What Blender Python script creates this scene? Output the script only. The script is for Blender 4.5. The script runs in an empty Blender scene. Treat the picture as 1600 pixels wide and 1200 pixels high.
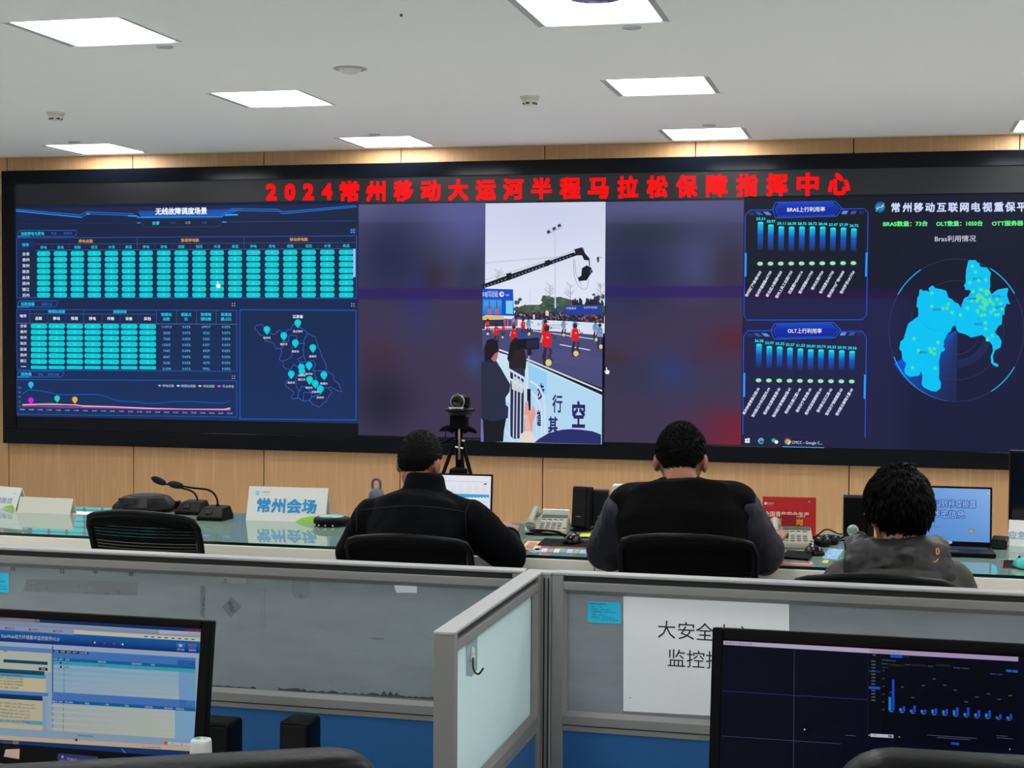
import bpy, bmesh, math, random
import numpy as np
from mathutils import Vector, Matrix, Euler
from mathutils.geometry import tessellate_polygon
random.seed(7)
SC = bpy.context.scene
COL = SC.collection
PI = math.pi

# ------------------------------------------------------------------ camera
YAW, PITCH, ROLL, FPX = -0.2414, 0.0364, 0.0061, 2383.2
EYE = Vector((0, 0, 1.62))
_f = Vector((math.sin(YAW)*math.cos(PITCH), math.cos(YAW)*math.cos(PITCH), -math.sin(PITCH)))
_r = Vector((math.cos(YAW), -math.sin(YAW), 0)); _u = _r.cross(_f)
CR = math.cos(ROLL)*_r + math.sin(ROLL)*_u
CU = -math.sin(ROLL)*_r + math.cos(ROLL)*_u
cam = bpy.data.cameras.new('camera'); camo = bpy.data.objects.new('camera', cam); COL.objects.link(camo)
cam.sensor_fit = 'HORIZONTAL'; cam.sensor_width = 36; cam.lens = 36*FPX/1600
cam.clip_start = 0.05; cam.clip_end = 100
camo.matrix_world = Matrix(((CR.x, CU.x, -_f.x, EYE.x), (CR.y, CU.y, -_f.y, EYE.y), (CR.z, CU.z, -_f.z, EYE.z), (0, 0, 0, 1)))
SC.camera = camo

# ------------------------------------------------------------------ world, exposure
wd = bpy.data.worlds.new('world'); SC.world = wd; wd.use_nodes = True
wd.node_tree.nodes['Background'].inputs[0].default_value = (0.5, 0.55, 0.6, 1)
wd.node_tree.nodes['Background'].inputs[1].default_value = 0.05
SC.view_settings.view_transform = 'Standard'; SC.view_settings.look = 'None'
SC.view_settings.exposure = 0.0; SC.view_settings.gamma = 1.0; SC.view_settings.use_curve_mapping = False
LAMP_POWER = 20.0            # brightness of the ceiling panels over the video wall and desk
LAMP_POWER_FRONT = 15.0      # the rows over the cubicles

# ------------------------------------------------------------------ geometry of sight (a photo point to a point on a real plane)
def ray(px, py): return CR*((px-800)/FPX) - CU*((py-600)/FPX) + _f
def at_y(px, py, Y): d = ray(px, py); return EYE + d*(Y/d.y)
def at_z(px, py, Z): d = ray(px, py); return EYE + d*((Z-EYE.z)/d.z)
def at_plane(px, py, P, N): d = ray(px, py); return EYE + d*((P-EYE).dot(N)/d.dot(N))

# ------------------------------------------------------------------ materials
def lin(c):
    c = c/255.0
    return c/12.92 if c <= 0.04045 else ((c+0.055)/1.055)**2.4
def rgb(r, g=None, b=None):
    if g is None: r, g, b = r
    return (lin(r), lin(g), lin(b), 1.0)
MATS = {}
def mat(name, color=(128, 128, 128), rough=0.5, metal=0.0, spec=0.5, emis=None, estr=1.0, coat=0.0, noise=None, bump=None, trans=0.0, ior=1.45, sheen=0.0):
    if name in MATS: return MATS[name]
    m = bpy.data.materials.new(name); m.use_nodes = True; MATS[name] = m
    nt = m.node_tree; b = nt.nodes['Principled BSDF']
    b.inputs['Base Color'].default_value = rgb(color); b.inputs['Roughness'].default_value = rough
    b.inputs['Metallic'].default_value = metal; b.inputs['Specular IOR Level'].default_value = spec
    b.inputs['Coat Weight'].default_value = coat; b.inputs['Transmission Weight'].default_value = trans; b.inputs['IOR'].default_value = ior
    b.inputs['Sheen Weight'].default_value = sheen
    if emis: b.inputs['Emission Color'].default_value = rgb(emis); b.inputs['Emission Strength'].default_value = estr
    if noise or bump:
        tc = nt.nodes.new('ShaderNodeTexCoord')
    if noise:      # (scale xyz, colour B, contrast)
        (sx, sy, sz), cb, k = noise
        mp = nt.nodes.new('ShaderNodeMapping'); mp.inputs['Scale'].default_value = (sx, sy, sz)
        nz = nt.nodes.new('ShaderNodeTexNoise'); nz.inputs['Scale'].default_value = 1; nz.inputs['Detail'].default_value = 5
        rp = nt.nodes.new('ShaderNodeValToRGB')
        rp.color_ramp.elements[0].position = 0.5-k; rp.color_ramp.elements[1].position = 0.5+k
        rp.color_ramp.elements[0].color = rgb(color); rp.color_ramp.elements[1].color = rgb(cb)
        nt.links.new(tc.outputs['Object'], mp.inputs['Vector']); nt.links.new(mp.outputs[0], nz.inputs['Vector'])
        nt.links.new(nz.outputs['Fac'], rp.inputs[0]); nt.links.new(rp.outputs[0], b.inputs['Base Color'])
    if bump:       # (scale, strength)
        nz = nt.nodes.new('ShaderNodeTexNoise'); nz.inputs['Scale'].default_value = bump[0]; nz.inputs['Detail'].default_value = 4
        bp = nt.nodes.new('ShaderNodeBump'); bp.inputs['Strength'].default_value = bump[1]; bp.inputs['Distance'].default_value = 0.01
        nt.links.new(tc.outputs['Object'], nz.inputs['Vector']); nt.links.new(nz.outputs['Fac'], bp.inputs['Height'])
        nt.links.new(bp.outputs[0], b.inputs['Normal'])
    return m
def display_mat(name, rough=0.35, spec=0.5, gain=1.0):     # a lit display: its picture glows, its face reflects a little
    if name in MATS: return MATS[name]
    m = mat(name, (2, 2, 3), rough, spec=spec); nt = m.node_tree; b = nt.nodes['Principled BSDF']
    a = nt.nodes.new('ShaderNodeAttribute'); a.attribute_name = 'Picture'
    nt.links.new(a.outputs['Color'], b.inputs['Emission Color']); b.inputs['Emission Strength'].default_value = gain
    return m
def print_mat(name, rough=0.6):                            # ink on paper, plastic labels: colour only
    if name in MATS: return MATS[name]
    m = mat(name, (200, 200, 200), rough); nt = m.node_tree; b = nt.nodes['Principled BSDF']
    a = nt.nodes.new('ShaderNodeAttribute'); a.attribute_name = 'Picture'
    nt.links.new(a.outputs['Color'], b.inputs['Base Color'])
    return m

# ------------------------------------------------------------------ objects
def tag(o, label=None, cat=None, group=None, kind=None):
    if label: o['label'] = label
    if cat: o['category'] = cat
    if group: o['group'] = group
    if kind: o['kind'] = kind
    return o
def thing(name, label, cat, loc=(0, 0, 0), rotz=0.0, group=None, kind=None):
    o = bpy.data.objects.new(name, None); COL.objects.link(o); o.empty_display_size = 0.1
    o.location = loc; o.rotation_euler = (0, 0, rotz)
    return tag(o, label, cat, group, kind)
def obj(name, bm, m=None, parent=None, bevel=0.0, smooth=False, segs=2, subsurf=0, loc=None, rot=None, label=None, world=False):
    me = bpy.data.meshes.new(name)
    bmesh.ops.recalc_face_normals(bm, faces=bm.faces[:]) if not getattr(bm, '_keep', False) else None
    bm.to_mesh(me); bm.free()
    return obj_me(name, me, m, parent, bevel, smooth, segs, subsurf, loc, rot, label, world)
def obj_me(name, me, m=None, parent=None, bevel=0.0, smooth=False, segs=2, subsurf=0, loc=None, rot=None, label=None, world=False):
    o = bpy.data.objects.new(name, me); COL.objects.link(o)
    for mm in (m if isinstance(m, (list, tuple)) else [m] if m else []): me.materials.append(mm)
    if parent is not None:
        o.parent = parent
        if world: o.matrix_parent_inverse = chain(parent).inverted()
    if loc: o.location = loc
    if rot: o.rotation_euler = rot
    if smooth:
        for p in me.polygons: p.use_smooth = True
    if bevel:
        b = o.modifiers.new('bevel', 'BEVEL'); b.width = bevel; b.segments = segs; b.limit_method = 'ANGLE'; b.angle_limit = 0.6
        b.harden_normals = False
        for p in me.polygons: p.use_smooth = True
        w = o.modifiers.new('wn', 'WEIGHTED_NORMAL'); w.keep_sharp = True
    if subsurf:
        s = o.modifiers.new('sub', 'SUBSURF'); s.levels = s.render_levels = subsurf
    if label: o['label'] = label
    return o
def chain(o):
    M = Matrix.LocRotScale(o.location, o.rotation_euler, o.scale)
    return (chain(o.parent) @ o.matrix_parent_inverse @ M) if o.parent else M
def copy_tree(o, parent=None):
    c = o.copy(); COL.objects.link(c); c.parent = parent
    for ch in [k for k in bpy.data.objects if k.parent == o]: copy_tree(ch, c)
    return c
def B(): return bmesh.new()
def box(bm, x0, x1, y0, y1, z0, z1, M=None, mi=0):
    vs = [bm.verts.new(Vector(p) if M is None else M @ Vector(p)) for p in
          [(x0, y0, z0), (x1, y0, z0), (x1, y1, z0), (x0, y1, z0), (x0, y0, z1), (x1, y0, z1), (x1, y1, z1), (x0, y1, z1)]]
    for f in [(0, 3, 2, 1), (4, 5, 6, 7), (0, 1, 5, 4), (1, 2, 6, 5), (2, 3, 7, 6), (3, 0, 4, 7)]:
        q = bm.faces.new([vs[i] for i in f]); q.material_index = mi
    return bm
def ring(bm, c, ax, bx, n): return [bm.verts.new(c + ax*math.cos(2*PI*i/n) + bx*math.sin(2*PI*i/n)) for i in range(n)]
def bridge(bm, A, C, mi=0):
    n = len(A)
    for i in range(n):
        q = bm.faces.new((A[i], A[(i+1) % n], C[(i+1) % n], C[i])); q.material_index = mi
def lathe(bm, prof, n=24, M=None, mi=0):       # prof: (r, z) from bottom to top
    prev = None
    for r, z in prof:
        if r < 1e-6: cur = [bm.verts.new(Vector((0, 0, z)))]
        else: cur = [bm.verts.new(Vector((r*math.cos(2*PI*i/n), r*math.sin(2*PI*i/n), z))) for i in range(n)]
        if M is not None:
            for v in cur: v.co = M @ v.co
        if prev is not None:
            for i in range(n):
                a, b = prev[i % len(prev)], prev[(i+1) % len(prev)]; c, d = cur[(i+1) % len(cur)], cur[i % len(cur)]
                k = [a, b, c, d]; u = []
                for v in k:
                    if v not in u: u.append(v)
                if len(u) > 2:
                    q = bm.faces.new(u); q.material_index = mi
        prev = cur
    return bm
def frame_of(d):
    d = d.normalized(); h = Vector((0, 0, 1)) if abs(d.z) < 0.9 else Vector((1, 0, 0))
    a = d.cross(h).normalized(); return a, d.cross(a).normalized()
def tube(bm, pts, r, n=8, cap=True, mi=0):
    pts = [Vector(p) for p in pts]; rr = r if isinstance(r, (list, tuple)) else [r]*len(pts)
    prev = None; a = None
    for i, p in enumerate(pts):
        d = (pts[min(i+1, len(pts)-1)] - pts[max(i-1, 0)])
        if d.length < 1e-9: d = Vector((0, 0, 1))
        d.normalize()
        if a is None: a, b = frame_of(d)
        else:
            a = (a - d*a.dot(d)).normalized(); b = d.cross(a)
        R = ring(bm, p, a*rr[i], b*rr[i], n)
        if prev: bridge(bm, prev, R, mi)
        elif cap: bm.faces.new(R[::-1]).material_index = mi
        prev = R
    if cap: bm.faces.new(prev).material_index = mi
    return bm
def ball(bm, c, rx, ry=None, rz=None, n=16, M=None):
    ry = rx if ry is None else ry; rz = rx if rz is None else rz; c = Vector(c)
    h = n//2; prof = [(math.sin(PI*k/h), -math.cos(PI*k/h)) for k in range(h+1)]
    T = Matrix.Translation(c) @ (M if M is not None else Matrix.Identity(4)) @ Matrix.Diagonal((rx, ry, rz, 1))
    return lathe(bm, [(max(r, 0) if 0 < k < h else 0, z) for k, (r, z) in enumerate(prof)], n, T)
def prism(bm, pts, d, mi=0):                   # polygon of 3D points pushed along d
    A = [bm.verts.new(Vector(p)) for p in pts]; C = [bm.verts.new(Vector(p)+Vector(d)) for p in pts]
    bm.faces.new(A).material_index = mi; bm.faces.new(C[::-1]).material_index = mi
    n = len(A)
    for i in range(n): bm.faces.new((A[i], C[i], C[(i+1) % n], A[(i+1) % n])).material_index = mi
    return bm
def arc(c, r, a0, a1, n, plane='xz'):
    out = []
    for i in range(n+1):
        a = a0+(a1-a0)*i/n; u, v = r*math.cos(a), r*math.sin(a)
        out.append(Vector(c) + (Vector((u, 0, v)) if plane == 'xz' else Vector((u, v, 0)) if plane == 'xy' else Vector((0, u, v))))
    return out
def catmull(pts, k=6):
    P = [Vector(p) for p in pts]; P = [P[0]*2-P[1]] + P + [P[-1]*2-P[-2]]; out = []
    for i in range(1, len(P)-2):
        for j in range(k):
            t = j/k; a, b, c, d = P[i-1], P[i], P[i+1], P[i+2]
            out.append(0.5*((2*b) + (c-a)*t + (2*a-5*b+4*c-d)*t*t + (3*b-a-3*c+d)*t**3))
    out.append(P[-2]); return out
def rrect(w, h, r, n=4):                        # rounded rectangle outline, centred
    out = []
    for cx, cy, a in ((w/2-r, h/2-r, 0), (-w/2+r, h/2-r, PI/2), (-w/2+r, -h/2+r, PI), (w/2-r, -h/2+r, 1.5*PI)):
        for i in range(n+1):
            t = a+PI/2*i/n; out.append((cx+r*math.cos(t), cy+r*math.sin(t)))
    return out

# ------------------------------------------------------------------ lettering
GLY = {}
def glyphs(s, bold=0.0):
    k = (s, bold)
    if k not in GLY:
        c = bpy.data.curves.new('t', 'FONT'); c.body = s; c.offset = bold; c.resolution_u = 2; c.size = 1
        o = bpy.data.objects.new('t', c); COL.objects.link(o)
        dg = bpy.context.evaluated_depsgraph_get(); me = bpy.data.meshes.new_from_object(o.evaluated_get(dg))
        v = [(p.co.x, p.co.y) for p in me.vertices]; f = [tuple(p.vertices) for p in me.polygons]
        bpy.data.objects.remove(o); bpy.data.curves.remove(c); bpy.data.meshes.remove(me)
        xs = [p[0] for p in v] or [0]; GLY[k] = (v, f, min(xs), max(xs))
    return GLY[k]

# ------------------------------------------------------------------ printed or displayed pictures on a real plane
class Plate:
    """Flat coloured shapes on the plane through O with axes U (right) and V (up); N points to the viewer. Photo points are dropped on that plane."""
    def __init__(s, O, U, V, step=0.0003, auto=False, ref=None):
        s.O = Vector(O); s.U = Vector(U).normalized(); s.V = Vector(V).normalized(); s.N = s.U.cross(s.V).normalized()
        s.step = step; s.auto = auto; s.L = 1; s.v = []; s.f = []; s.c = []
        s.ref = ref; s.clip = None
    def uv(s, px, py):
        if s.ref: px, py = s.ref(px, py)
        p = at_plane(px, py, s.O, s.N) - s.O; return (p.dot(s.U), p.dot(s.V))
    def scale(s, px, py):
        a, b = s.uv(px, py), s.uv(px+1, py); c = s.uv(px, py+1)
        return math.hypot(b[0]-a[0], b[1]-a[1]), math.hypot(c[0]-a[0], c[1]-a[1])
    def up(s, n=1): s.L += n
    def tri(s, uvs, faces, cols):
        if s.clip: uvs, faces, cols = s.cut(uvs, faces, cols)
        o = len(s.v); h = s.step*s.L
        s.v += [tuple(s.O + s.U*u + s.V*v + s.N*h) for u, v in uvs]
        for f in faces:
            s.f.append(tuple(i+o for i in f)); s.c.append([cols[i] for i in f] if isinstance(cols, list) else [cols]*len(f))
        if s.auto: s.L += 1
    def cut(s, uvs, faces, cols):              # keep what lies inside the picture's edges
        nv, nf, nc = [], [], []
        for f in faces:
            P = [tuple(uvs[i]) + tuple(cols[i] if isinstance(cols, list) else cols) for i in f]
            for axis, sign, lim in s.clip:
                Q = []
                for a, b in zip(P, P[1:]+P[:1]):
                    da, db = sign*(a[axis]-lim), sign*(b[axis]-lim)
                    if da <= 0: Q.append(a)
                    if (da < 0 < db) or (db < 0 < da): t = da/(da-db); Q.append(tuple(x+(y-x)*t for x, y in zip(a, b)))
                P = Q
                if len(P) < 3: break
            if len(P) < 3: continue
            o = len(nv); nv += [q[:2] for q in P]; nc += [q[2:] for q in P]; nf.append(tuple(range(o, o+len(P))))
        return nv, nf, nc
    def clip_px(s, x0, y0, x1, y1):
        xm, ym = (x0+x1)/2, (y0+y1)/2
        s.clip = [(0, -1, s.uv(x0, ym)[0]), (0, 1, s.uv(x1, ym)[0]), (1, 1, s.uv(xm, y0)[1]), (1, -1, s.uv(xm, y1)[1])]
    def polyuv(s, uvs, col):
        n = len(uvs)
        if n < 3: return
        cols = [rgb(c) for c in col] if isinstance(col, list) else rgb(col)
        if n == 3: fs = [(0, 1, 2)]
        else: fs = tessellate_polygon([[Vector((u, v, 0)) for u, v in uvs]])
        s.tri(uvs, fs, cols)
    def poly(s, pts, col): s.polyuv([s.uv(*p) for p in pts], col)
    def rect(s, x0, y0, x1, y1, col, tl=None):  # sides along the plate's own axes; col may be (top, bottom)
        xm, ym = (x0+x1)/2, (y0+y1)/2
        u0, u1 = s.uv(x0, ym)[0], s.uv(x1, ym)[0]; v0, v1 = s.uv(xm, y0)[1], s.uv(xm, y1)[1]
        cols = [col[0], col[0], col[1], col[1]] if isinstance(col, list) and len(col) == 2 else col
        cc = [rgb(c) for c in cols] if isinstance(cols, list) else rgb(cols)
        s.tri([(u0, v0), (u1, v0), (u1, v1), (u0, v1)], [(0, 3, 2, 1)], cc)
    def pill(s, x0, y0, x1, y1, col):
        xm, ym = (x0+x1)/2, (y0+y1)/2
        u0, u1 = s.uv(x0, ym)[0], s.uv(x1, ym)[0]; v0, v1 = s.uv(xm, y0)[1], s.uv(xm, y1)[1]
        w, h = u1-u0, v0-v1; r = min(w, h)*0.42
        s.tri([(p[0]+(u0+u1)/2, p[1]+(v0+v1)/2) for p in rrect(w, h, r, 3)], [tuple(range(16))], rgb(col))
    def line(s, pts, w, col):
        uv = [s.uv(*p) for p in pts]; k = s.scale(*pts[0])[1]*w/2
        L, Rr = [], []
        for i, p in enumerate(uv):
            a, b = uv[max(i-1, 0)], uv[min(i+1, len(uv)-1)]; dx, dy = b[0]-a[0], b[1]-a[1]; l = math.hypot(dx, dy) or 1
            L.append((p[0]-dy/l*k, p[1]+dx/l*k)); Rr.append((p[0]+dy/l*k, p[1]-dx/l*k))
        n = len(uv); cols = None
        if isinstance(col, list): cc = [rgb(c) for c in col]; cols = cc+cc
        s.tri(L+Rr, [(i, n+i, n+i+1, i+1) for i in range(n-1)], cols or rgb(col))
    def disc(s, cx, cy, rx, ry, col, edge=None, n=20):
        u, v = s.uv(cx, cy); kx, ky = s.scale(cx, cy)
        P = [(u+rx*kx*math.cos(2*PI*i/n), v+ry*ky*math.sin(2*PI*i/n)) for i in range(n)]
        if edge: s.tri(P+[(u, v)], [(i, (i+1) % n, n) for i in range(n)], [rgb(edge)]*n+[rgb(col)])
        else: s.tri(P, [tuple(range(n))], rgb(col))
    def arcline(s, cx, cy, rx, ry, a0, a1, w, col, n=40):
        s.line([(cx+rx*math.cos(math.radians(a0+(a1-a0)*i/n)), cy-ry*math.sin(math.radians(a0+(a1-a0)*i/n))) for i in range(n+1)], w, col)
    def field(s, x0, y0, x1, y1, nx, ny, fn):
        pts = []; cols = []; fs = []
        for j in range(ny+1):
            for i in range(nx+1):
                px, py = x0+(x1-x0)*i/nx, y0+(y1-y0)*j/ny
                pts.append((px, py)); cols.append(rgb(tuple(max(0, min(255, c)) for c in fn(px, py))))
        u0 = [s.uv(x0+(x1-x0)*i/nx, (y0+y1)/2)[0] for i in range(nx+1)]; v0 = [s.uv((x0+x1)/2, y0+(y1-y0)*j/ny)[1] for j in range(ny+1)]
        uv = [(u0[i], v0[j]) for j in range(ny+1) for i in range(nx+1)]
        for j in range(ny):
            for i in range(nx):
                a = j*(nx+1)+i; fs.append((a, a+nx+1, a+nx+2, a+1))
        s.tri(uv, fs, cols)
    def text(s, t, cx, cy, h, col, w=None, bold=0.0, rot=0.0, align='c', thick=0.0):
        v, f, x0, x1 = glyphs(t)
        if not v: return
        kx, ky = s.scale(cx, cy); sy = h*ky; sx = (w*kx/(x1-x0)) if w else h*kx
        u0, v0 = s.uv(cx, cy); a = math.radians(rot); ca, sa = math.cos(a), math.sin(a)
        mid = (x0+x1)/2 if align == 'c' else x0 if align == 'l' else x1
        if thick: shifts = [(-thick, 0), (0, 0), (thick, 0)]
        elif bold: shifts = [(-bold, -bold), (bold, -bold), (bold, bold), (-bold, bold)] + ([(0, 0), (bold, 0), (-bold, 0), (0, bold), (0, -bold)] if h > 9 else [])
        else: shifts = [(0, 0)]
        keep = s.auto; s.auto = False
        for i_, (dx, dy) in enumerate(shifts):
            P = []
            for x, y in v:
                X, Y = (x-mid+dx)*sx, (y-0.38+dy)*sy
                P.append((u0+X*ca-Y*sa, v0+X*sa+Y*ca))
            s.L += .06; s.tri(P, f, rgb(col))
        s.L -= .06*len(shifts); s.auto = keep
        if s.auto: s.L += 1
    def build(s, name, m, parent=None, label=None):
        me = bpy.data.meshes.new(name); me.from_pydata(s.v, [], s.f)
        at = me.color_attributes.new('Picture', 'FLOAT_COLOR', 'CORNER')
        flat = [x for c in s.c for k in c for x in k]; at.data.foreach_set('color', flat)
        return obj_me(name, me, m, parent, label=label, world=parent is not None)
# ------------------------------------------------------------------ the room
CEIL, WALLY = 2.9807, 11.1174
XL, XR, YB = -8.6, 4.6, -2.9
paint = mat('white_paint', (222, 222, 216), 0.8)
ceil_m = mat('ceiling_paint', (240, 241, 241), 0.85)
floor_m = mat('floor_tile', (206, 205, 200), 0.4, noise=((3, 3, 3), (194, 193, 190), .3))
def wood_mat():
    m = mat('wood_panel', (196, 146, 98), 0.42, spec=0.35); nt = m.node_tree; b = nt.nodes['Principled BSDF']
    tc = nt.nodes.new('ShaderNodeTexCoord'); mp = nt.nodes.new('ShaderNodeMapping'); mp.inputs['Scale'].default_value = (9, 1, .55)
    nz = nt.nodes.new('ShaderNodeTexNoise'); nz.inputs['Scale'].default_value = 2.2; nz.inputs['Detail'].default_value = 7; nz.inputs['Distortion'].default_value = 1.4
    mp2 = nt.nodes.new('ShaderNodeMapping'); mp2.inputs['Scale'].default_value = (90, 1, 1.2)
    nz2 = nt.nodes.new('ShaderNodeTexNoise'); nz2.inputs['Scale'].default_value = 2; nz2.inputs['Detail'].default_value = 3
    mx = nt.nodes.new('ShaderNodeMath'); mx.operation = 'ADD'
    rp = nt.nodes.new('ShaderNodeValToRGB'); e = rp.color_ramp.elements
    e[0].position, e[1].position = .75, 1.3; e[0].color, e[1].color = rgb(202, 163, 120), rgb(191, 149, 105)
    nt.links.new(tc.outputs['Object'], mp.inputs[0]); nt.links.new(tc.outputs['Object'], mp2.inputs[0])
    nt.links.new(mp.outputs[0], nz.inputs['Vector']); nt.links.new(mp2.outputs[0], nz2.inputs['Vector'])
    nt.links.new(nz.outputs['Fac'], mx.inputs[0]); nt.links.new(nz2.outputs['Fac'], mx.inputs[1])
    nt.links.new(mx.outputs[0], rp.inputs[0]); nt.links.new(rp.outputs[0], b.inputs['Base Color'])
    return m
wood = wood_mat()
groove = mat('panel_groove', (42, 28, 18), 0.8)
def structure(name, bm, m, **k):
    o = obj(name, bm, m, **k); o['kind'] = 'structure'; return o
bm = B(); box(bm, XL, XR, YB, WALLY+.3, -.1, 0); structure('floor', bm, floor_m)
# wall behind the video wall: wood panels with dark open joints
SX0, SS = -6.9782, 1.1204
bm = B(); xs = [XL] + [SX0+i*SS for i in range(-1, 10)] + [XR]
box(bm, XL, XR, WALLY+.012, WALLY+.2, 0, CEIL+.1, mi=1)
for a, b_ in zip(xs, xs[1:]): box(bm, a+.004, b_-.004, WALLY, WALLY+.012, 0, CEIL)
structure('wall_back', bm, [wood, groove])
bm = B(); box(bm, XL-.15, XL, YB, WALLY+.2, 0, CEIL+.1); structure('wall_left', bm, paint)
bm = B(); box(bm, XR, XR+.15, YB, WALLY+.2, 0, CEIL+.1); structure('wall_right', bm, paint)
bm = B(); box(bm, XL, XR, YB-.15, YB, 0, CEIL+.1); structure('wall_front', bm, paint)
bm = B(); box(bm, XL, XR, WALLY-.012, WALLY, 0, .09); structure('baseboard_back', bm, mat('skirting', (90, 80, 72), .5))
# ceiling with square openings for the recessed lights
LX = [-6.262, -3.9, -1.556, .779, 3.12]; LY = [-2.3, -.19, 1.93, 4.05, 6.1706, 8.2747, 10.4107]; LS = .6
cx = sorted([XL, XR] + [v for x in LX for v in (x, x+LS)]); cy = sorted([YB, WALLY+.2] + [v for y in LY for v in (y, y+LS)])
bm = B()
for i in range(len(cx)-1):
    for j in range(len(cy)-1):
        if i % 2 == 1 and j % 2 == 1: continue
        vs = [bm.verts.new(p) for p in ((cx[i], cy[j], CEIL), (cx[i], cy[j+1], CEIL), (cx[i+1], cy[j+1], CEIL), (cx[i+1], cy[j], CEIL))]
        bm.faces.new(vs)
bmesh.ops.remove_doubles(bm, verts=bm.verts[:], dist=1e-4)
box(bm, XL, XR, YB, WALLY+.2, CEIL+.10, CEIL+.14)
structure('ceiling', bm, ceil_m)

# ------------------------------------------------------------------ ceiling lights
lamp_back = mat('light_diffuser', (255, 255, 255), .6, emis=(250, 251, 252), estr=LAMP_POWER)
lamp_front = mat('light_diffuser_dim', (255, 255, 255), .6, emis=(250, 251, 252), estr=LAMP_POWER_FRONT)
frame_m = mat('light_frame', (172, 174, 176), .45)
def light_meshes():
    bm = B(); h = .016; r = .008
    for a in (0, LS-.001): box(bm, a, a+.001, 0, LS, 0, h)
    for a in (0, LS-.001): box(bm, 0, LS, a, a+.001, 0, h)
    for x0, x1, y0, y1 in ((0, .034, 0, LS), (LS-.034, LS, 0, LS), (.034, LS-.034, 0, .012), (.034, LS-.034, LS-.008, LS)):
        box(bm, x0, x1, y0, y1, .004, .012)
    bmesh.ops.recalc_face_normals(bm, faces=bm.faces[:])
    f = bpy.data.meshes.new('frame'); bm.to_mesh(f); bm.free(); f.materials.append(frame_m)
    out = [f]
    for m in (lamp_back, lamp_front):
        bm = B(); box(bm, .034, LS-.034, .012, LS-.008, .006, .011)
        d = bpy.data.meshes.new('diffuser'); bm.to_mesh(d); bm.free(); d.materials.append(m); out.append(d)
    return out
fr_me, db_me, df_me = light_meshes()
LIGHT_LABEL = {(1, 4): 'square recessed ceiling light at the upper left of the picture, nearest on the left',
    (1, 5): 'square recessed ceiling light in the second row, above the dashboard end of the screen',
    (0, 6): 'leftmost ceiling light close to the wood wall, over the left dashboard',
    (1, 6): 'ceiling light close to the wood wall above the first red characters',
    (2, 4): 'large bright ceiling light cut by the top edge, with the wrapped round fixture under it',
    (2, 5): 'ceiling light in the second row right of the centre smoke detector',
    (2, 6): 'ceiling light close to the wood wall above the last red characters',
    (3, 6): 'ceiling light close to the wood wall cut off by the right edge'}
for i, x in enumerate(LX):
    for j, y in enumerate(LY):
        lab = LIGHT_LABEL.get((i, j), 'square recessed ceiling light outside the picture')
        t = thing('ceiling_light', lab, 'ceiling light', (x, y, CEIL), 0, 'recessed square ceiling lights')
        obj_me('frame', fr_me, None, t); obj_me('diffuser', db_me if j >= 4 else df_me, None, t)

# ------------------------------------------------------------------ small things on the ceiling
plastic_w = mat('white_plastic', (214, 213, 206), .4)
disc_m = mat('grey_disc', (176, 180, 184), .4)
def on_ceiling(px, py): return at_z(px, py, CEIL)
for px, py, r, lab in ((257, 72.5, .042, 'flat round cover plate beside the upper left ceiling light'),
                       (116, 221.5, .045, 'flat round cover plate just before the leftmost far ceiling light'),
                       (585, 210, .045, 'flat round cover plate just before the ceiling light above the first red characters'),
                       (987, 42.5, .043, 'flat round cover plate beside the large light at the top edge'),
                       (1108, 195.5, .046, 'flat round cover plate just before the ceiling light above the last red characters')):
    bm = B(); lathe(bm, [(0, -.006), (r*.93, -.006), (r, -.003), (r, .001), (0, .001)], 28)
    tag(obj('sprinkler_cover', bm, disc_m, loc=on_ceiling(px, py), smooth=False), lab, 'sprinkler cover', 'round ceiling cover plates')
det_d = mat('detector_slot', (40, 40, 40), .6)
for px, py, lab in ((87, 176, 'round smoke detector on the ceiling at the left, above the dashboard'),
                    (828, 151, 'round smoke detector on the ceiling near the centre')):
    t = thing('smoke_detector', lab, 'smoke detector', on_ceiling(px, py), 0, 'smoke detectors')
    bm = B(); lathe(bm, [(0, -.012), (.055, -.012), (.058, -.008), (.058, 0), (0, 0)], 28); obj('base', bm, plastic_w, t)
    bm = B(); lathe(bm, [(0, -.052), (.022, -.052), (.034, -.046), (.046, -.03), (.05, -.012), (0, -.012)], 28); obj('sensor_head', bm, plastic_w, t, smooth=True)
    for k in range(6):
        a = k*PI/3+.4; bm = B(); M = Matrix.Rotation(a, 4, 'Z') @ Matrix.Translation((.0385, 0, -.0415)) @ Matrix.Rotation(-.9, 4, 'Y')
        box(bm, -.004, .004, -.011, .011, -.004, .004, M); obj('vent', bm, det_d, t)
t = thing('ceiling_speaker', 'shallow domed round fixture flush in the ceiling, left of centre', 'ceiling fixture', on_ceiling(547, 107))
bm = B(); lathe(bm, [(.09, 0), (.088, -.004), (.066, -.007), (.064, 0)], 36); obj('rim', bm, mat('rim_grey', (170, 170, 166), .4), t, smooth=True)
bm = B(); lathe(bm, [(0, -.03), (.02, -.029), (.04, -.023), (.055, -.012), (.064, -.002)], 36); obj('dome', bm, plastic_w, t, smooth=True)
t = thing('wrapped_ceiling_fixture', 'round ceiling device wrapped in blue and white protective film at the top edge', 'ceiling fixture', (at_z(930, -4, CEIL-.07).x, at_z(930, -4, CEIL-.07).y, CEIL))
bm = B(); lathe(bm, [(.112, -.004), (.116, -.01), (.116, -.062), (.108, -.072), (0, -.074)], 40)
film = mat('protective_film', (205, 210, 225), .25, noise=((14, 14, 22), (70, 100, 190), .08)); obj('body', bm, film, t, smooth=True)
bm = B(); lathe(bm, [(0, .0), (.03, 0), (.03, -.01), (0, -.01)], 16); obj('mount', bm, plastic_w, t)
bm = B(); lathe(bm, [(0, -.012), (.006, -.01), (.006, .0), (0, .0)], 12)
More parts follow.
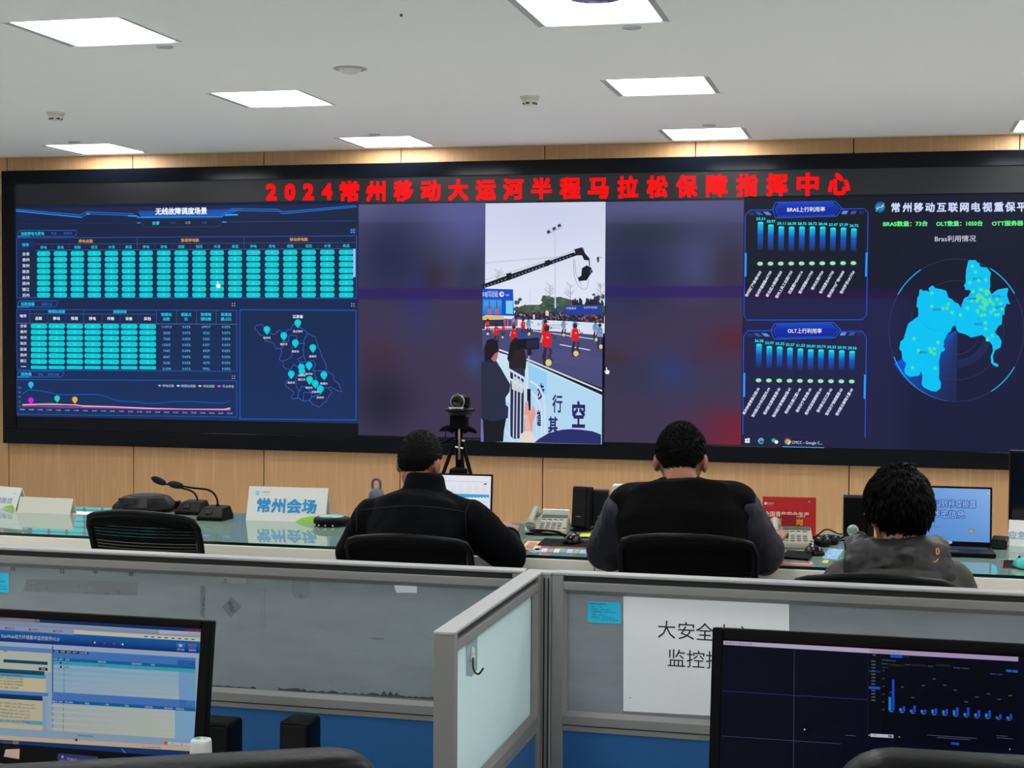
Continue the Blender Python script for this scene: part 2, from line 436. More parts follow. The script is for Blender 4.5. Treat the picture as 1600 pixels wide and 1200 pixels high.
tag(obj('ceiling_screw', bm, mat('dark_screw', (60, 60, 60), .5), loc=on_ceiling(627, 22)), 'tiny dark screw left in the ceiling near the top', 'screw')
# ------------------------------------------------------------------ the video wall
YF = WALLY-.10
def WX(px, py=480): return at_y(px, py, YF).x
def WZ(px, py): return at_y(px, py, YF).z
fl, ft, fb = WX(3), WZ(600, 254.5), WZ(600, 708.5)
il, it, ib = WX(24), WZ(600, 277), WZ(600, 683.5)
fr = 2.75; ir = fr-.1
vw = thing('video_wall', 'huge black framed video wall with a red Chinese headline on the wood wall', 'video wall', (0, YF, 0))
bez = mat('glossy_bezel', (5, 9, 17), .13, spec=.2, bump=(1.6, .02))
def wpart(name, bm, m, **k): return obj(name, bm, m, vw, world=True, **k)
bm = B()
box(bm, fl, fr, YF, WALLY-.001, it, ft); box(bm, fl, fr, YF, WALLY-.001, fb, ib)
box(bm, fl, il, YF, WALLY-.001, ib, it); box(bm, ir, fr, YF, WALLY-.001, ib, it)
wpart('bezel', bm, bez, bevel=.004)
scr_off = mat('screen_glass', (5, 6, 9), .34, spec=.35)
bm = B(); box(bm, il, ir, YF+.012, YF+.05, ib, it); wpart('screen_panel', bm, scr_off)
disp = display_mat('display_wall', .32, .10); strip_m = display_mat('display_strip', .30, .5)
PY = YF+.0115
def plate(**k): return Plate((0, PY, 0), (1, 0, 0), (0, 0, 1), **k)

# --- headline strip
p = plate()
p.field(24, 284, 1600, 297, 24, 2, lambda x, y: (21, 23, 30))
x0, x1 = il, ir; zt, zb = it, WZ(600, 317)
p.v, p.f, p.c = [], [], []
p.polyuv([(il, zt), (ir, zt), (ir, zb), (il, zb)], (20, 22, 28))
p.build('headline_strip', strip_m, vw)
p = plate(); p.up(2)
HT = '2024常州移动大运河半程马拉松保障指挥中心'
HX = [424, 453, 482, 511, 546, 587, 630.5, 673, 716, 759, 802, 846, 891, 935, 981, 1027, 1073, 1120, 1167, 1214, 1262, 1311]
for i, ch in enumerate(HT):
    x = HX[i]; big = i > 3; k = 1+(x-546)*.00017; y = 299.2-(x-546)*.0157
    if big: p.text(ch, x, y, 32.4*k, (250, 6, 8), w=28*k, bold=.045)
    else: p.text(ch, x, 299.0-(x-424)*.008, 33.5, (250, 6, 8), w=14, bold=.05)
p.build('headline_text', disp, vw)

# --- left dashboard
TEAL, CY, CYD, WH, NAVL, OR = (4, 204, 214), (30, 205, 240), (50, 120, 200), (225, 232, 250), (44, 86, 170), (236, 158, 70)
def mixc(a, b, t): return tuple(a[i]+(b[i]-a[i])*t for i in range(3))
def dash_bg(x, y):
    t = (y-318)/340; c = mixc((27, 37, 66), (25, 50, 96), t)
    c = mixc(c, (34, 56, 104), max(0, 1-abs(y-322)/14)*.5)
    return c
p = plate()
p.field(25, 317, 560, 656, 16, 22, dash_bg)
p.rect(25, 656, 560, 677, (17, 18, 23)); p.up()
def hz(x0, y0, x1, y1, w, c): p.line([(x0, y0), (x1, y1)], w, c)
def box_line(x0, y0, x1, y1, w, c, sk0, sk1):           # sk0, sk1: drop of the upper and lower side from left to right
    hz(x0, y0, x1, y0+sk0, w, c); hz(x0, y1, x1, y1+sk1, w, c); hz(x0, y0, x0, y1, w, c); hz(x1, y0+sk0, x1, y1+sk1, w, c)
# title ornament
p.poly([(214, 330), (380, 326), (352, 338), (346, 337), (222, 340)], [(34, 70, 150), (34, 70, 150), (24, 90, 190), (24, 90, 190), (24, 90, 190)])
p.up()
for pts in ([(25, 329), (128, 339), (137, 334), (210, 337), (221, 340), (345, 338.5), (358, 329), (435, 330), (442, 334), (558, 323)],
            [(25, 327), (126, 336), (136, 331), (209, 334)], [(360, 326), (434, 327), (443, 331), (556, 321)]):
    p.line(pts, 1.3, (36, 110, 205))
p.line([(25, 330), (128, 340)], .8, (60, 150, 230)); hz(200, 337, 214, 337.5, 2.4, (40, 170, 250)); hz(352, 336, 372, 335.4, 2.2, (40, 170, 250)); hz(135, 334, 141, 334.3, 2.2, (50, 190, 255))
hz(214, 339.6, 348, 338.6, 1.6, (40, 160, 240))
p.text('无线故障调度场景', 283, 329.8, 11.2, (236, 240, 255), w=80, bold=.03)
p.line([(222, 347), (225, 342), (340, 341), (345, 346), (344, 352), (340, 354), (226, 355), (222, 351), (222, 347)], .7, (56, 66, 110))
hz(214, 348.3, 220, 348.2, 2, (36, 120, 240)); hz(347, 347, 354, 346.9, 2, (36, 140, 250)); hz(354, 346.9, 558, 345, .6, (46, 80, 150)); hz(25, 350, 214, 348.3, .4, (36, 60, 120))
p.text('全省', 243.5, 348.5, 5.8, CY, bold=.03); p.text('地市', 270, 348.2, 4.2, (40, 90, 190)); p.text('江苏', 293.5, 348, 4.4, (180, 190, 220)); p.text('中国', 319, 347.8, 4.2, (40, 90, 190))
# tab and first table
def tabshape(x0, y0, x1, y1): p.line([(x0, y1), (x0+2, y0+2), (x0+5, y0), (x1, y0), (x1+1.5, y0+2), (x1-1, y1-1), (x1-4, y1), (x0, y1)], 1.0, (40, 96, 180)); hz(x0, y1, x0+19, y1, 1.5, (40, 160, 240))
tabshape(27, 360, 119, 369.5)
p.text('当前停电与发电', 51, 365, 5.9, CY, w=36, bold=.02); p.text('节点', 84, 364.6, 4.6, CYD); p.text('宏微站', 106, 364.3, 4.4, CYD)
box_line(26, 372, 557, 465, 1.2, (40, 80, 168), -3.5, 1)
p.rect(27, 375, 54, 391, (30, 44, 92))
p.line([(55, 391), (557, 388.6)], .6, (90, 110, 160)); p.line([(55, 381.5), (557, 379)], .6, (70, 90, 150))
for x in (214.5, 381.5): p.line([(x, 371), (x, 389.5)], .6, (80, 100, 160))
p.up()
p.text('地市', 40, 382.5, 5.6, CY, bold=.02)
for t, x, y in (('停电总数', 134, 376.8), ('铁塔停电数', 297, 375.4), ('移动停电数', 467, 374.2)): p.text(t, x, y, 5.7, OR, bold=.015)
colx = [68.2, 94.5, 121, 147.5, 174.3, 201, 228.3, 256, 283.3, 311.3, 339.2, 367.4, 396, 425, 453.5, 482.5, 511.5, 541]
heads = ['停电', '发电', '退服', '低压', '水浸', '高温']
for i, x in enumerate(colx):
    y = 386.6-(x-68)*.0055; p.text(heads[i % 6], x, y, 5.3, CY, bold=.01)
    if i: p.line([((x+colx[i-1])/2, 382.5), ((x+colx[i-1])/2, 389)], .5, (52, 72, 130))
cities = ['全省', '泰州', '常州', '南京', '盐城', '扬州', '镇江', '苏州']
rndv = random.Random(3)
for r in range(8):
    yl = 396.3+r*9.24; p.text(cities[r], 40.5, yl+.4, 5.8, WH, bold=.01)
    for i, x in enumerate(colx):
        t = i/17; y = yl+t*((394-396.3)+(r/7)*(461-394-64.7)) ; w = 20.8+1.9*t
        p.pill(x-w/2, y-3.8-.1*t, x+w/2, y+3.8+.1*t, TEAL)
p.up()
VAL = ['17', '11', '9', '0', '0', '0', '25', '22', '11', '0', '0', '0', '7', '9', '5', '0', '0', '0']
for r in range(8):
    for i, x in enumerate(colx):
        t = i/17; yl = 396.3+r*9.24; y = yl+t*((394-396.3)+(r/7)*(461-394-64.7))
        s_ = VAL[i] if r == 0 else ('0' if i % 6 > 2 else str(rndv.choice([1, 1, 2, 3, 0, 4])))
        p.text(s_, x, y+.2, 4.6, (120, 240, 244))
p.rect(551.8, 389, 555.6, 433, (150, 196, 236))
hz(546, 361, 557, 361, 9, (32, 62, 124)); 
def corner_icon(x, y):
    for dx in (-1, 1):
        for dy in (-1, 1): p.line([(x+dx*1.2, y+dy*1.2), (x+dx*2.4, y+dy*2.4)], 1.1, (190, 205, 240))
p.up(); corner_icon(551.5, 361)
# mouse pointer hand
def hand(x, y): p.poly([(x-2, y-5), (x-.6, y-5), (x-.2, y-1), (x+3, y), (x+3.2, y+3), (x+2, y+5.5), (x-2, y+5.5), (x-4.6, y+1), (x-4, y+.2), (x-2, y+1.6)], (235, 236, 245))
p.up(2); hand(341.5, 444.5); p.L -= 3
# second table
tabshape(27, 470, 89, 479.5)
p.text('当前退服', 43.6, 475, 5.9, CY, w=21, bold=.02); p.text('故障汇总', 73.5, 475.4, 5, CYD, w=17)
box_line(26, 483.5, 370, 578, 1.2, (40, 80, 168), 1.5, 2.2)
p.rect(27, 485, 46, 504, (30, 44, 92))
p.line([(47, 490.5), (244.5, 491)], .6, (80, 100, 160)); p.line([(26, 505), (370, 506.5)], .7, (96, 116, 166))
for x in (47, 131, 244.6, 276, 307, 338): p.line([(x, 484.5), (x, 505.6)], .6, (76, 96, 156))
for x in (75, 103, 159.5, 188, 216): p.line([(x, 492), (x, 505.2)], .5, (60, 80, 140))
p.up()
p.text('地市', 36.3, 493.6, 5.4, WH, bold=.02)
p.text('物理站退服', 88.6, 486.8, 5.3, CY, bold=.02); p.text('退服原因', 187.5, 487, 5.3, CY, bold=.02)
for t, x in (('总数', 60.5), ('移动', 88.5), ('铁塔', 116.5), ('停电', 144.5), ('传输', 173), ('设备', 201.6), ('其他', 230.5)): p.text(t, x, 497.4+(x-60)*.003, 5.6, WH, bold=.02)
for a, b_, x in (('物理站', '总数', 260.2), ('退服占', '比', 291), ('铁塔物', '理站数', 322), ('铁塔退', '服占比', 353.5)):
    p.text(a, x, 491.4, 5.6, CY, bold=.02); p.text(b_, x, 498.4, 5.6, CY, bold=.02)
nums = ['114713 0.02% 69937 0.02%', '5658 0.07% 4232 0.07%', '7368 0.05% 5363 0.06%', '13207 0.02% 6357 0.03%', '7442 0.04% 5029 0.03%', '6667 0.03% 4203 0.02%', '5620 0.03% 4270 0.05%', '21494 0.01% 9902 0.00%']
cx2 = [61, 88.8, 117, 145, 173.4, 202, 231]
for r in range(8):
    y = 509.6+r*9.22 if r < 7 else 574.0
    if r < 7: p.text(cities[r], 36.8, 509.2+r*9.1, 5.2, WH, bold=.01)
    else: p.rect(33, 572.2, 41, 573.2, WH)
    for i, x in enumerate(cx2):
        yy = y+i*.1; h = 3.7 if r < 7 else 2.6; w = 25.4+i*.12; p.pill(x-w/2, yy-h, x+w/2, yy+h, TEAL)
    for s_, x in zip(nums[r].split(), (260.5, 291.5, 322.4, 353.5)): p.text(s_, x, 510.6+r*9.35, 5.5, (96, 196, 250))
p.up()
for r in range(7):
    for i, x in enumerate(cx2): p.text(['21', '7', '14', '15', '3', '0', '3'][i] if r == 0 else str(rndv.choice([1, 2, 3, 0, 4])), x, 509.8+r*9.22+i*.1, 4.6, (120, 240, 244))
corner_icon(365, 476); corner_icon(551.5, 476.4); corner_icon(365, 589.5)
# trend chart
tabshape(27, 580, 98.5, 589)
p.text('趋势图', 41, 584.6, 5.6, CY, bold=.02); p.text('实时', 63.5, 585.2, 4.4, CYD); p.text('故障详情', 83.5, 585.3, 4.4, CYD)
box_line(26, 593, 370, 647, 1.2, (40, 80, 168), 1.8, 4.5)
for k, (t, c) in enumerate((('停电总数', (130, 170, 250)), ('物理站退服', (170, 230, 215)), ('停电退服', (250, 190, 140)), ('节点停电', (250, 90, 240)))):
    x = [249.6, 278.7, 312.6, 342.4][k]; p.line([(x-3, 602.4+k*.3), (x+3, 602.5+k*.3)], .8, c); p.disc(x, 602.5+k*.3, 1.7, 1.7, c, n=10)
    p.text(t, [263, 294.5, 326.5, 356.6][k], 602.8+k*.3, 4.6, (190, 205, 235))
yt = [('120', 605.5), ('90', 612.8), ('60', 620), ('30', 627.6), ('0', 634.6)]
for t, y in yt: p.text(t, 31, y, 3.6, (120, 150, 210))
for k in range(24): p.text('%02d:00' % ((8+k) % 24), 35+k*14.1, 639.6+k*.27, 3.6, (170, 180, 215))
p.line([(35, 636.5), (360, 641.5)], .5, (70, 90, 150))
p.line(catmull2 if False else [(v.x, v.y) for v in catmull([(35, 616, 0), (42, 611, 0), (48.5, 609.2, 0), (62, 610.5, 0), (77, 613, 0), (90, 616.4, 0), (118, 616.3, 0), (150, 616.4, 0), (163, 618.5, 0), (172, 622, 0), (185, 626, 0), (215, 628, 0), (228, 630.2, 0), (255, 629.5, 0), (268, 627.5, 0), (300, 627.4, 0), (330, 629.5, 0), (350, 629.4, 0), (360, 626, 0)], 4)], .9, (26, 96, 214))
p.up()
for pts, c in (([(35, 632), (80, 630.6), (125, 633.6), (180, 635.5), (250, 639), (360, 639.4)], (120, 170, 130)),
               ([(35, 632.5), (60, 631.6), (120, 632.6), (130, 634.6), (175, 635.4), (230, 637.8), (300, 639.6), (350, 639.6), (360, 637.4)], (250, 214, 200)),
               ([(35, 634.4), (52, 634), (100, 635.8), (160, 636.6), (235, 639.2), (360, 640.6)], (240, 40, 190))): p.line(pts, 1.2, c); p.up()
def pin(x, y, c, k=1.0):
    pts = [(x+4.3*k*math.sin(a), y-4.3*k*math.cos(a)) for a in [math.radians(d) for d in range(-120, 121, 20)]] + [(x+.2, y+7*k)]
    p.poly(pts, c)
for x, y, c in ((48.6, 600.6, (40, 178, 232)), (48.5, 625.3, (222, 20, 226)), (89.6, 622.2, (50, 208, 170)), (117.3, 624, (240, 168, 64))): pin(x, y, c)
p.L -= 4
# province map
box_line(375, 484, 556.5, 654.5, 1.6, (34, 84, 176), 1, 1.5); p.up()
def zz(x, y): return (390+x/7.06, 480+y/7.06)
OUT = [(60, 230), (75, 200), (125, 185), (160, 215), (190, 260), (250, 300), (300, 280), (315, 255), (350, 260), (360, 290), (410, 270), (430, 245), (460, 245), (470, 205), (490, 180), (520, 210), (590, 235), (640, 290), (725, 330), (745, 390), (800, 545), (825, 590), (845, 660), (840, 705), (920, 740), (930, 800), (990, 850), (1020, 935), (960, 920), (905, 880), (870, 890), (910, 940), (870, 990), (855, 1030), (800, 1070), (760, 1110), (745, 1080), (700, 1075), (660, 1030), (595, 1035), (545, 1000), (520, 1005), (465, 1005), (460, 980), (485, 960), (475, 925), (440, 900), (395, 860), (400, 820), (450, 790), (440, 750), (455, 690), (400, 685), (370, 640), (372, 590), (340, 590), (325, 570), (355, 480), (360, 460), (290, 460), (270, 400), (180, 375), (160, 340), (150, 315), (100, 290), (60, 230)]
def rag(pts, k=1.0):
    rr = random.Random(len(pts)); out = []
    for a, b_ in zip(pts, pts[1:]):
        out.append(a)
        for t in (.33, .66): out.append((a[0]+(b_[0]-a[0])*t+rr.uniform(-7, 7)*k, a[1]+(b_[1]-a[1])*t+rr.uniform(-7, 7)*k))
    return out+[pts[-1]]
p.poly([zz(*q) for q in OUT[:-1]], (27, 42, 86)); p.up()
p.line([zz(*q) for q in rag(OUT)], .7, (70, 110, 205)); p.up()
for pts in ([(360, 460), (365, 380), (430, 380), (440, 310), (520, 315), (520, 400), (470, 430), (465, 550), (410, 580), (372, 590)], [(640, 290), (600, 370), (605, 400), (590, 470), (600, 535), (530, 570), (565, 610), (620, 600), (600, 535)], [(545, 400), (605, 400)], [(620, 600), (710, 590), (730, 630), (700, 700), (740, 700), (840, 705)], [(455, 690), (490, 630), (535, 660), (560, 610)], [(520, 740), (510, 800), (520, 880), (545, 930), (530, 1000)], [(710, 710), (735, 780), (720, 830), (830, 890), (870, 890)], [(545, 930), (580, 870), (640, 890), (680, 940), (690, 990), (660, 1030)], [(595, 1035), (600, 940), (680, 940)], [(690, 990), (780, 960), (830, 890)]):
    p.line([zz(*q) for q in rag(pts, .6)], .75, (44, 120, 220))
p.up()
p.text('江苏省', *zz(534, 104), 5.4, (240, 240, 255), bold=.03)
PINS = [(193, 245, '徐州市', 338), (379, 312, '宿迁市', 408), (534, 172, '连云港市', 266), (507, 392, '淮安市', 488), (700, 445, '盐城市', 542), (462, 735, '南京市', 832), (574, 660, '', 0), (658, 640, '泰州市', 736), (580, 705, '扬州市', 752), (665, 796, '镇江市', 798), (728, 840, '常州市', 888), (823, 745, '南通市', 842), (783, 900, '苏州市', 996)]
for x, y, t, ty in PINS:
    q = zz(x, y); pin(q[0], q[1], TEAL, 1.22); p.up()
    p.text('1', q[0], q[1], 4, (150, 240, 244))
    tx = x if t != '镇江市' else 578
    if t == '常州市': tx = 660
    if t: p.text(t, *zz(tx, ty), 3.9, (225, 228, 245), bold=.01)
p.text('无锡市', *zz(728, 934), 3.9, (225, 228, 245), bold=.01)
p.build('outage_dashboard', disp, vw)

# --- blurred surround of the live picture
def blob(x, y, cx, cy, sx, sy): return math.exp(-((x-cx)/sx)**2-((y-cy)/sy)**2)
def surround(x, y):
    t = max(0, min(1, (y-318)/370))
    c = mixc((66, 70, 108), (62, 54, 82), min(1, t*2.2))
    def add(col, w):
        nonlocal c; c = mixc(c, col, max(0, min(1, w)))
    if x < 760:
        add((88, 92, 150), blob(x, y, 720, 330, 60, 40)*.8); add((96, 92, 118), blob(x, y, 575, 320, 30, 22)*.8)
        add((34, 42, 74), blob(x, y, 612, 405, 52, 62)*.95); add((48, 40, 52), blob(x, y, 675, 432, 24, 28)*.8); add((44, 44, 120), blob(x, y, 652, 470, 22, 50)*.5)
        add((84, 88, 156), blob(x, y, 735, 345, 30, 60)*.5); add((40, 50, 76), blob(x, y, 735, 430, 26, 30)*.6)
        add((66, 46, 64), blob(x, y, 592, 555, 40, 40)*.7); add((34, 34, 54), blob(x, y, 600, 628, 46, 46)*.85); add((58, 78, 140), blob(x, y, 742, 565, 16, 20)*.7)
        add((60, 62, 100), blob(x, y, 650, 510, 60, 30)*.4)
    else:
        add((92, 92, 140), blob(x, y, 1020, 325, 140, 22)*.7); add((38, 52, 62), blob(x, y, 1010, 362, 90, 26)*.7); add((30, 38, 70), blob(x, y, 985, 425, 70, 60)*.75)
        add((70, 76, 124), blob(x, y, 1090, 410, 36, 46)*.6); add((50, 44, 62), blob(x, y, 1140, 420, 30, 50)*.8); add((44, 52, 100), blob(x, y, 960, 460, 20, 50)*.4)
        add((88, 34, 52), blob(x, y, 1146, 530, 40, 26)*.75); add((80, 36, 52), blob(x, y, 1080, 560, 50, 18)*.4); add((46, 62, 116), blob(x, y, 1050, 580, 40, 34)*.75)
        add((48, 50, 76), blob(x, y, 985, 590, 40, 30)*.6); add((60, 46, 54), blob(x, y, 960, 560, 20, 14)*.7); add((110, 34, 56), blob(x, y, 1150, 660, 60, 26)*.9); add((130, 30, 52), blob(x, y, 1160, 690, 60, 20)*.8)
        add((54, 60, 70), blob(x, y, 1050, 342, 120, 5)*.35)
    if 449 < y < 466: c = mixc(c, (46, 30, 96), .75)
    elif y < 347: c = mixc(c, (96, 98, 150), .28)
    return c
p = plate(); p.field(560, 318, 757.6, 682, 44, 84, surround); p.field(945.5, 314, 1160, 693, 48, 84, surround)
p.up(); hand(949, 579); p.build('live_surround', disp, vw)

# --- live street picture in the middle
p = plate(auto=True, step=.00012); p.L = 2; p.clip_px(757.6, 316.4, 945.2, 691)
def V(x, y): return (700+x/3, 300+y/3)                  # picture points read on a three times larger view
def Z8(x, y): return (750+x/8, 440+y/8)
def P3(pts, c): p.poly([V(*q) for q in pts], c)
def P8(pts, c): p.poly([Z8(*q) for q in pts], c)
def L3(pts, w, c): p.line([V(*q) for q in pts], w, c)
def L8(pts, w, c): p.line([Z8(*q) for q in pts], w, c)
p.field(758, 316.5, 945.5, 520, 10, 14, lambda x, y: mixc((205, 210, 236), (222, 226, 244), max(0, min(1, (y-320)/130)) - .25*blob(x, y, 850, 350, 60, 30)))
# trees, bank
rt = random.Random(11)
def foliage(x0, y0, x1, y1, n, cols, rmin, rmax):
    for k in range(n):
        x, y = rt.uniform(x0, x1), rt.uniform(y0, y1); r = rt.uniform(rmin, rmax)
        P8([(x+r*rt.uniform(.7, 1.2)*math.cos(a*PI/4), y+r*.8*rt.uniform(.6, 1.2)*math.sin(a*PI/4)) for a in range(8)], rt.choice(cols))
G = [(58, 82, 60), (72, 96, 70), (48, 66, 58), (86, 108, 84), (64, 84, 78)]
P8([(440, 330), (600, 290), (760, 290), (820, 200), (900, 200), (1000, 190), (1150, 230), (1250, 280), (1560, 300), (1560, 430), (440, 430)], (66, 88, 72))
foliage(450, 300, 1160, 400, 70, G, 18, 44); foliage(780, 200, 1060, 300, 26, G, 20, 44); foliage(450, 200, 520, 300, 8, [(56, 74, 80), (66, 86, 84)], 14, 30)
for x, y, h in ((880, 300, 260), (1140, 290, 250), (1520, 280, 260), (250, 60, 190)):
    L8([(x, y), (x-6, y-h)], .5, (80, 84, 100))
    for k in range(22):
        t = rt.uniform(.3, 1); s_ = rt.choice((-1, 1)); xx, yy = x-6*t, y-h*t; l = rt.uniform(40, 100)*(1.2-t*.5)
        L8([(xx, yy), (xx+s_*l*.8, yy-l*.7)], .28, (112, 116, 136))
foliage(1380, 160, 1560, 290, 18, [(60, 66, 84), (72, 80, 92)], 12, 30)
L8([(635, 100), (635, 270)], .35, (130, 136, 160))
# crowd on the far side
P8([(440, 388), (1060, 390), (1560, 410), (1560, 525), (440, 482)], (44, 40, 56))
for k in range(300):
    x = rt.uniform(440, 1560); y = rt.uniform(385, 500) + (0 if x < 1100 else 8); r = rt.uniform(7, 14)
    P8([(x-r, y+r), (x-r*.7, y-r), (x+r*.7, y-r), (x+r, y+r)], rt.choice([(36, 34, 48), (46, 42, 58), (70, 52, 62), (120, 70, 76), (90, 90, 110), (150, 130, 140), (40, 46, 80), (180, 80, 80) if x > 1250 else (60, 60, 80)]))
P8([(845, 360), (880, 370), (885, 430), (840, 425)], (226, 196, 200)); P8([(685, 415), (710, 415), (708, 470), (688, 470)], (214, 216, 226))
P8([(1060, 310), (1540, 285), (1550, 415), (1064, 415)], (38, 62, 150))
p.text('中国常州', *Z8(1160, 335), 4, (210, 220, 250)); p.text('大运河马拉松', *Z8(1400, 325), 3.6, (210, 220, 250))
for k in range(34):
    x = rt.uniform(1180, 1550); y = 250+rt.uniform(-40, 30); P8([(x-14, 295), (x-12, y), (x, y-20), (x+12, y), (x+14, 295)], rt.choice([(38, 36, 50), (52, 48, 62), (34, 40, 60)]))
# lamp mast
p.line([V(510, 188), V(512, 560)], 2.2, (196, 206, 234)); L3([(476, 200), (542, 168)], 1.1, (150, 160, 190))
for x, y in ((480, 190), (506, 175), (530, 161)): P3([(x-9, y-3), (x+5, y-11), (x+11, y+2), (x-5, y+9)], (64, 70, 96))
P3([(505, 545), (520, 545), (520, 570), (505, 570)], (40, 60, 130))
# blue stage
P8([(62, 90), (440, 100), (445, 250), (455, 430), (62, 420)], (20, 78, 196))
P8([(62, 220), (300, 225), (300, 410), (62, 410)], (26, 126, 226))
p.text('半程马拉松', *Z8(150, 165), 8.6, (225, 236, 255), w=26); p.text('MARATHON', *Z8(185, 128), 3.2, (190, 210, 250), w=16); p.disc(*Z8(300, 160), 3.8, 4.2, (228, 226, 240)); p.disc(*Z8(306, 158), 1.8, 2.2, (150, 90, 130)); p.text('W2', *Z8(370, 170), 4, (210, 225, 255))
P8([(352, 240), (440, 242), (440, 405), (352, 402)], (120, 208, 236))
for k in range(20): P8([(80+k*11, 235), (84+k*11, 235), (84+k*11, 300+rt.uniform(0, 100)), (80+k*11, 300)], (96, 190, 240))
for x in (150, 240): P8([(x-22, 410), (x-18, 345), (x, 330), (x+22, 350), (x+22, 410)], (206, 92, 96)); P8([(x-14, 340), (x-12, 240), (x+8, 240), (x+10, 340)], (94, 96, 130))
P8([(62, 430), (320, 430), (335, 465), (62, 480)], (214, 190, 96)); P8([(62, 480), (420, 470), (430, 560), (62, 560)], (44, 52, 86))
for k in range(40): x = rt.uniform(330, 540); P8([(x-9, 560), (x-8, rt.uniform(450, 500)), (x+8, rt.uniform(450, 500)), (x+9, 560)], rt.choice([(90, 100, 170), (150, 160, 210), (180, 90, 110), (60, 66, 110)]))
# white board and road
P8([(500, 475), (800, 480), (1560, 520), (1560, 690), (700, 605), (500, 575)], (214, 224, 240))
p.text('苏', *Z8(765, 535), 5, (60, 70, 110)); p.text('大运河马拉松', *Z8(975, 545), 3.2, (80, 90, 130)); p.text('常州市人民', *Z8(970, 580), 3.0, (80, 90, 130))
P8([(62, 590), (500, 575), (700, 600), (1556, 672), (1552, 1200), (1552, 1330), (700, 1000), (62, 830)], (74, 74, 120))
P8([(800, 800), (1552, 960), (1552, 1110), (900, 1000)], (78, 78, 126))
L8([(690, 615), (1480, 722)], 1.3, (200, 204, 226)); L8([(1025, 785), (1400, 855)], 1.5, (206, 210, 226)); L8([(62, 600), (480, 590)], 1.0, (190, 196, 222))
L8([(270, 850), (660, 985), (1550, 1360)], 2.4, (216, 216, 232)); L8([(270, 875), (660, 1015), (1550, 1410)], 2.2, (48, 48, 72))
# near board with brush writing
P8([(230, 870), (640, 1000), (1550, 1415), (1545, 2090), (230, 2090)], (176, 214, 240))
P8([(230, 880), (640, 1010), (640, 1500), (230, 1500)], (196, 226, 240)); P8([(640, 1030), (860, 1130), (860, 1400), (640, 1400)], (150, 206, 240))
L8([(640, 1018), (1550, 1420)], 1.0, (222, 232, 246))
def ZB(x, y): return (750+x/8, 560+y/8)
def PB(pts, c): p.poly([ZB(*q) for q in pts], c)
INK = (48, 34, 98)
p.text('行', *ZB(995, 560), 29, INK, w=15, bold=.02); p.text('其', *ZB(940, 820), 26, INK, w=14, bold=.03); p.text('空', *ZB(1258, 700), 44, INK, w=19, bold=.03)
p.text('步', *ZB(790, 415), 27, INK, w=10, bold=.03); p.text('道', *ZB(765, 740), 26, INK, w=7, bold=.03)
# runners with balls
def runner(x, y, h, ballpos=None, blue=False, flip=1):   # x, y: feet on an 8x view, h: height there
    s_ = h/400; top = (222, 26, 34) if not blue else (60, 150, 206); T = lambda a, b_: (x+a*s_*flip, y+b_*s_)
    P8([T(-34, -10), T(-46, -110), T(-22, -190), T(4, -190), T(-8, -100), T(-12, -4)], (50, 40, 62))
    P8([T(16, -190), T(60, -170), T(40, -100), T(66, -60), T(46, -52), T(8, -104), T(26, -140)], (66, 48, 66) if not blue else (40, 44, 70))
    P8([T(-46, -196), T(-40, -330), T(-14, -350), T(30, -345), T(44, -300), T(46, -200)], top)
    P8([T(-46, -320), T(-66, -240), T(-52, -236), T(-34, -300)], (206, 150, 140)); P8([T(40, -330), T(74, -270), T(96, -292), T(90, -302), T(70, -285), T(50, -336)], (70, 56, 70))
    if blue: P8([T(-34, -250), T(34, -250), T(34, -215), T(-34, -215)], (206, 120, 160))
    P8([T(-20, -350), T(-26, -390), T(-4, -412), T(24, -404), T(28, -372), T(14, -350)], (52, 36, 48))
    P8([T(-2, -300), T(22, -296), T(20, -280), T(-4, -284)], (240, 150, 150))
    if ballpos: p.disc(*Z8(*ballpos), 3.9*s_*1.0, 4.2*s_*1.0, (214, 206, 120), n=14)
for a in ((130, 670, 200, (130, 652)), (325, 700, 170, (316, 694)), (235, 800, 270, None), (570, 700, 230, None), (455, 880, 330, None)): runner(a[0], a[1], a[2], a[3])
for a in ((640, 680, 230, (645, 655)), (455, 560, 110, None), (835, 680, 240, None), (1075, 690, 220, (1076, 666)), (1215, 700, 230, None), (1470, 740, 250, (1480, 725)), (1525, 850, 320, (1540, 812))): runner(a[0], a[1], a[2], a[3], True)
runner(850, 830, 350, None); runner(868, 1060, 500, (890, 1010)); runner(1220, 940, 410, (1230, 897))
# crane with remote camera
L3([(174, 336), (610, 300)], .4, (96, 100, 124)); L3([(174, 420), (520, 310), (610, 275)], .4, (96, 100, 124))
P3([(174, 436), (300, 390), (470, 332), (600, 286), (622, 298), (480, 348), (310, 412), (174, 456)], (30, 30, 44))
for k in range(26): x = 184+k*16; y = 445-(x-184)*.357; P3([(x, y), (x+5, y-3), (x+6, y+1), (x+1, y+4)], (150, 156, 186))
P3([(286, 386), (312, 380), (314, 408), (300, 416)], (24, 24, 34)); P3([(466, 326), (490, 320), (500, 340), (476, 352)], (24, 24, 34))
P3([(604, 272), (640, 262), (656, 292), (668, 306), (676, 324), (650, 322), (640, 300), (612, 300)], (30, 30, 44))
L3([(618, 270), (648, 266), (650, 290)], 1.0, (30, 30, 44)); L3([(672, 310), (676, 350)], 1.6, (30, 30, 44))
P3([(640, 360), (662, 346), (682, 356), (690, 374), (676, 394), (662, 416), (626, 420), (622, 402), (636, 396)], (26, 27, 40)); p.disc(*V(684, 374), 2.2, 3, (120, 130, 160)); p.disc(*V(684, 374), 1.3, 1.9, (30, 30, 44))
for pts in ([(600, 316), (606, 400), (630, 448), (660, 456), (672, 410)], [(606, 320), (614, 390), (640, 440)]): p.line([(v.x, v.y) for v in catmull([V(*q)+(0,) for q in pts], 5)], .5, (60, 64, 84))
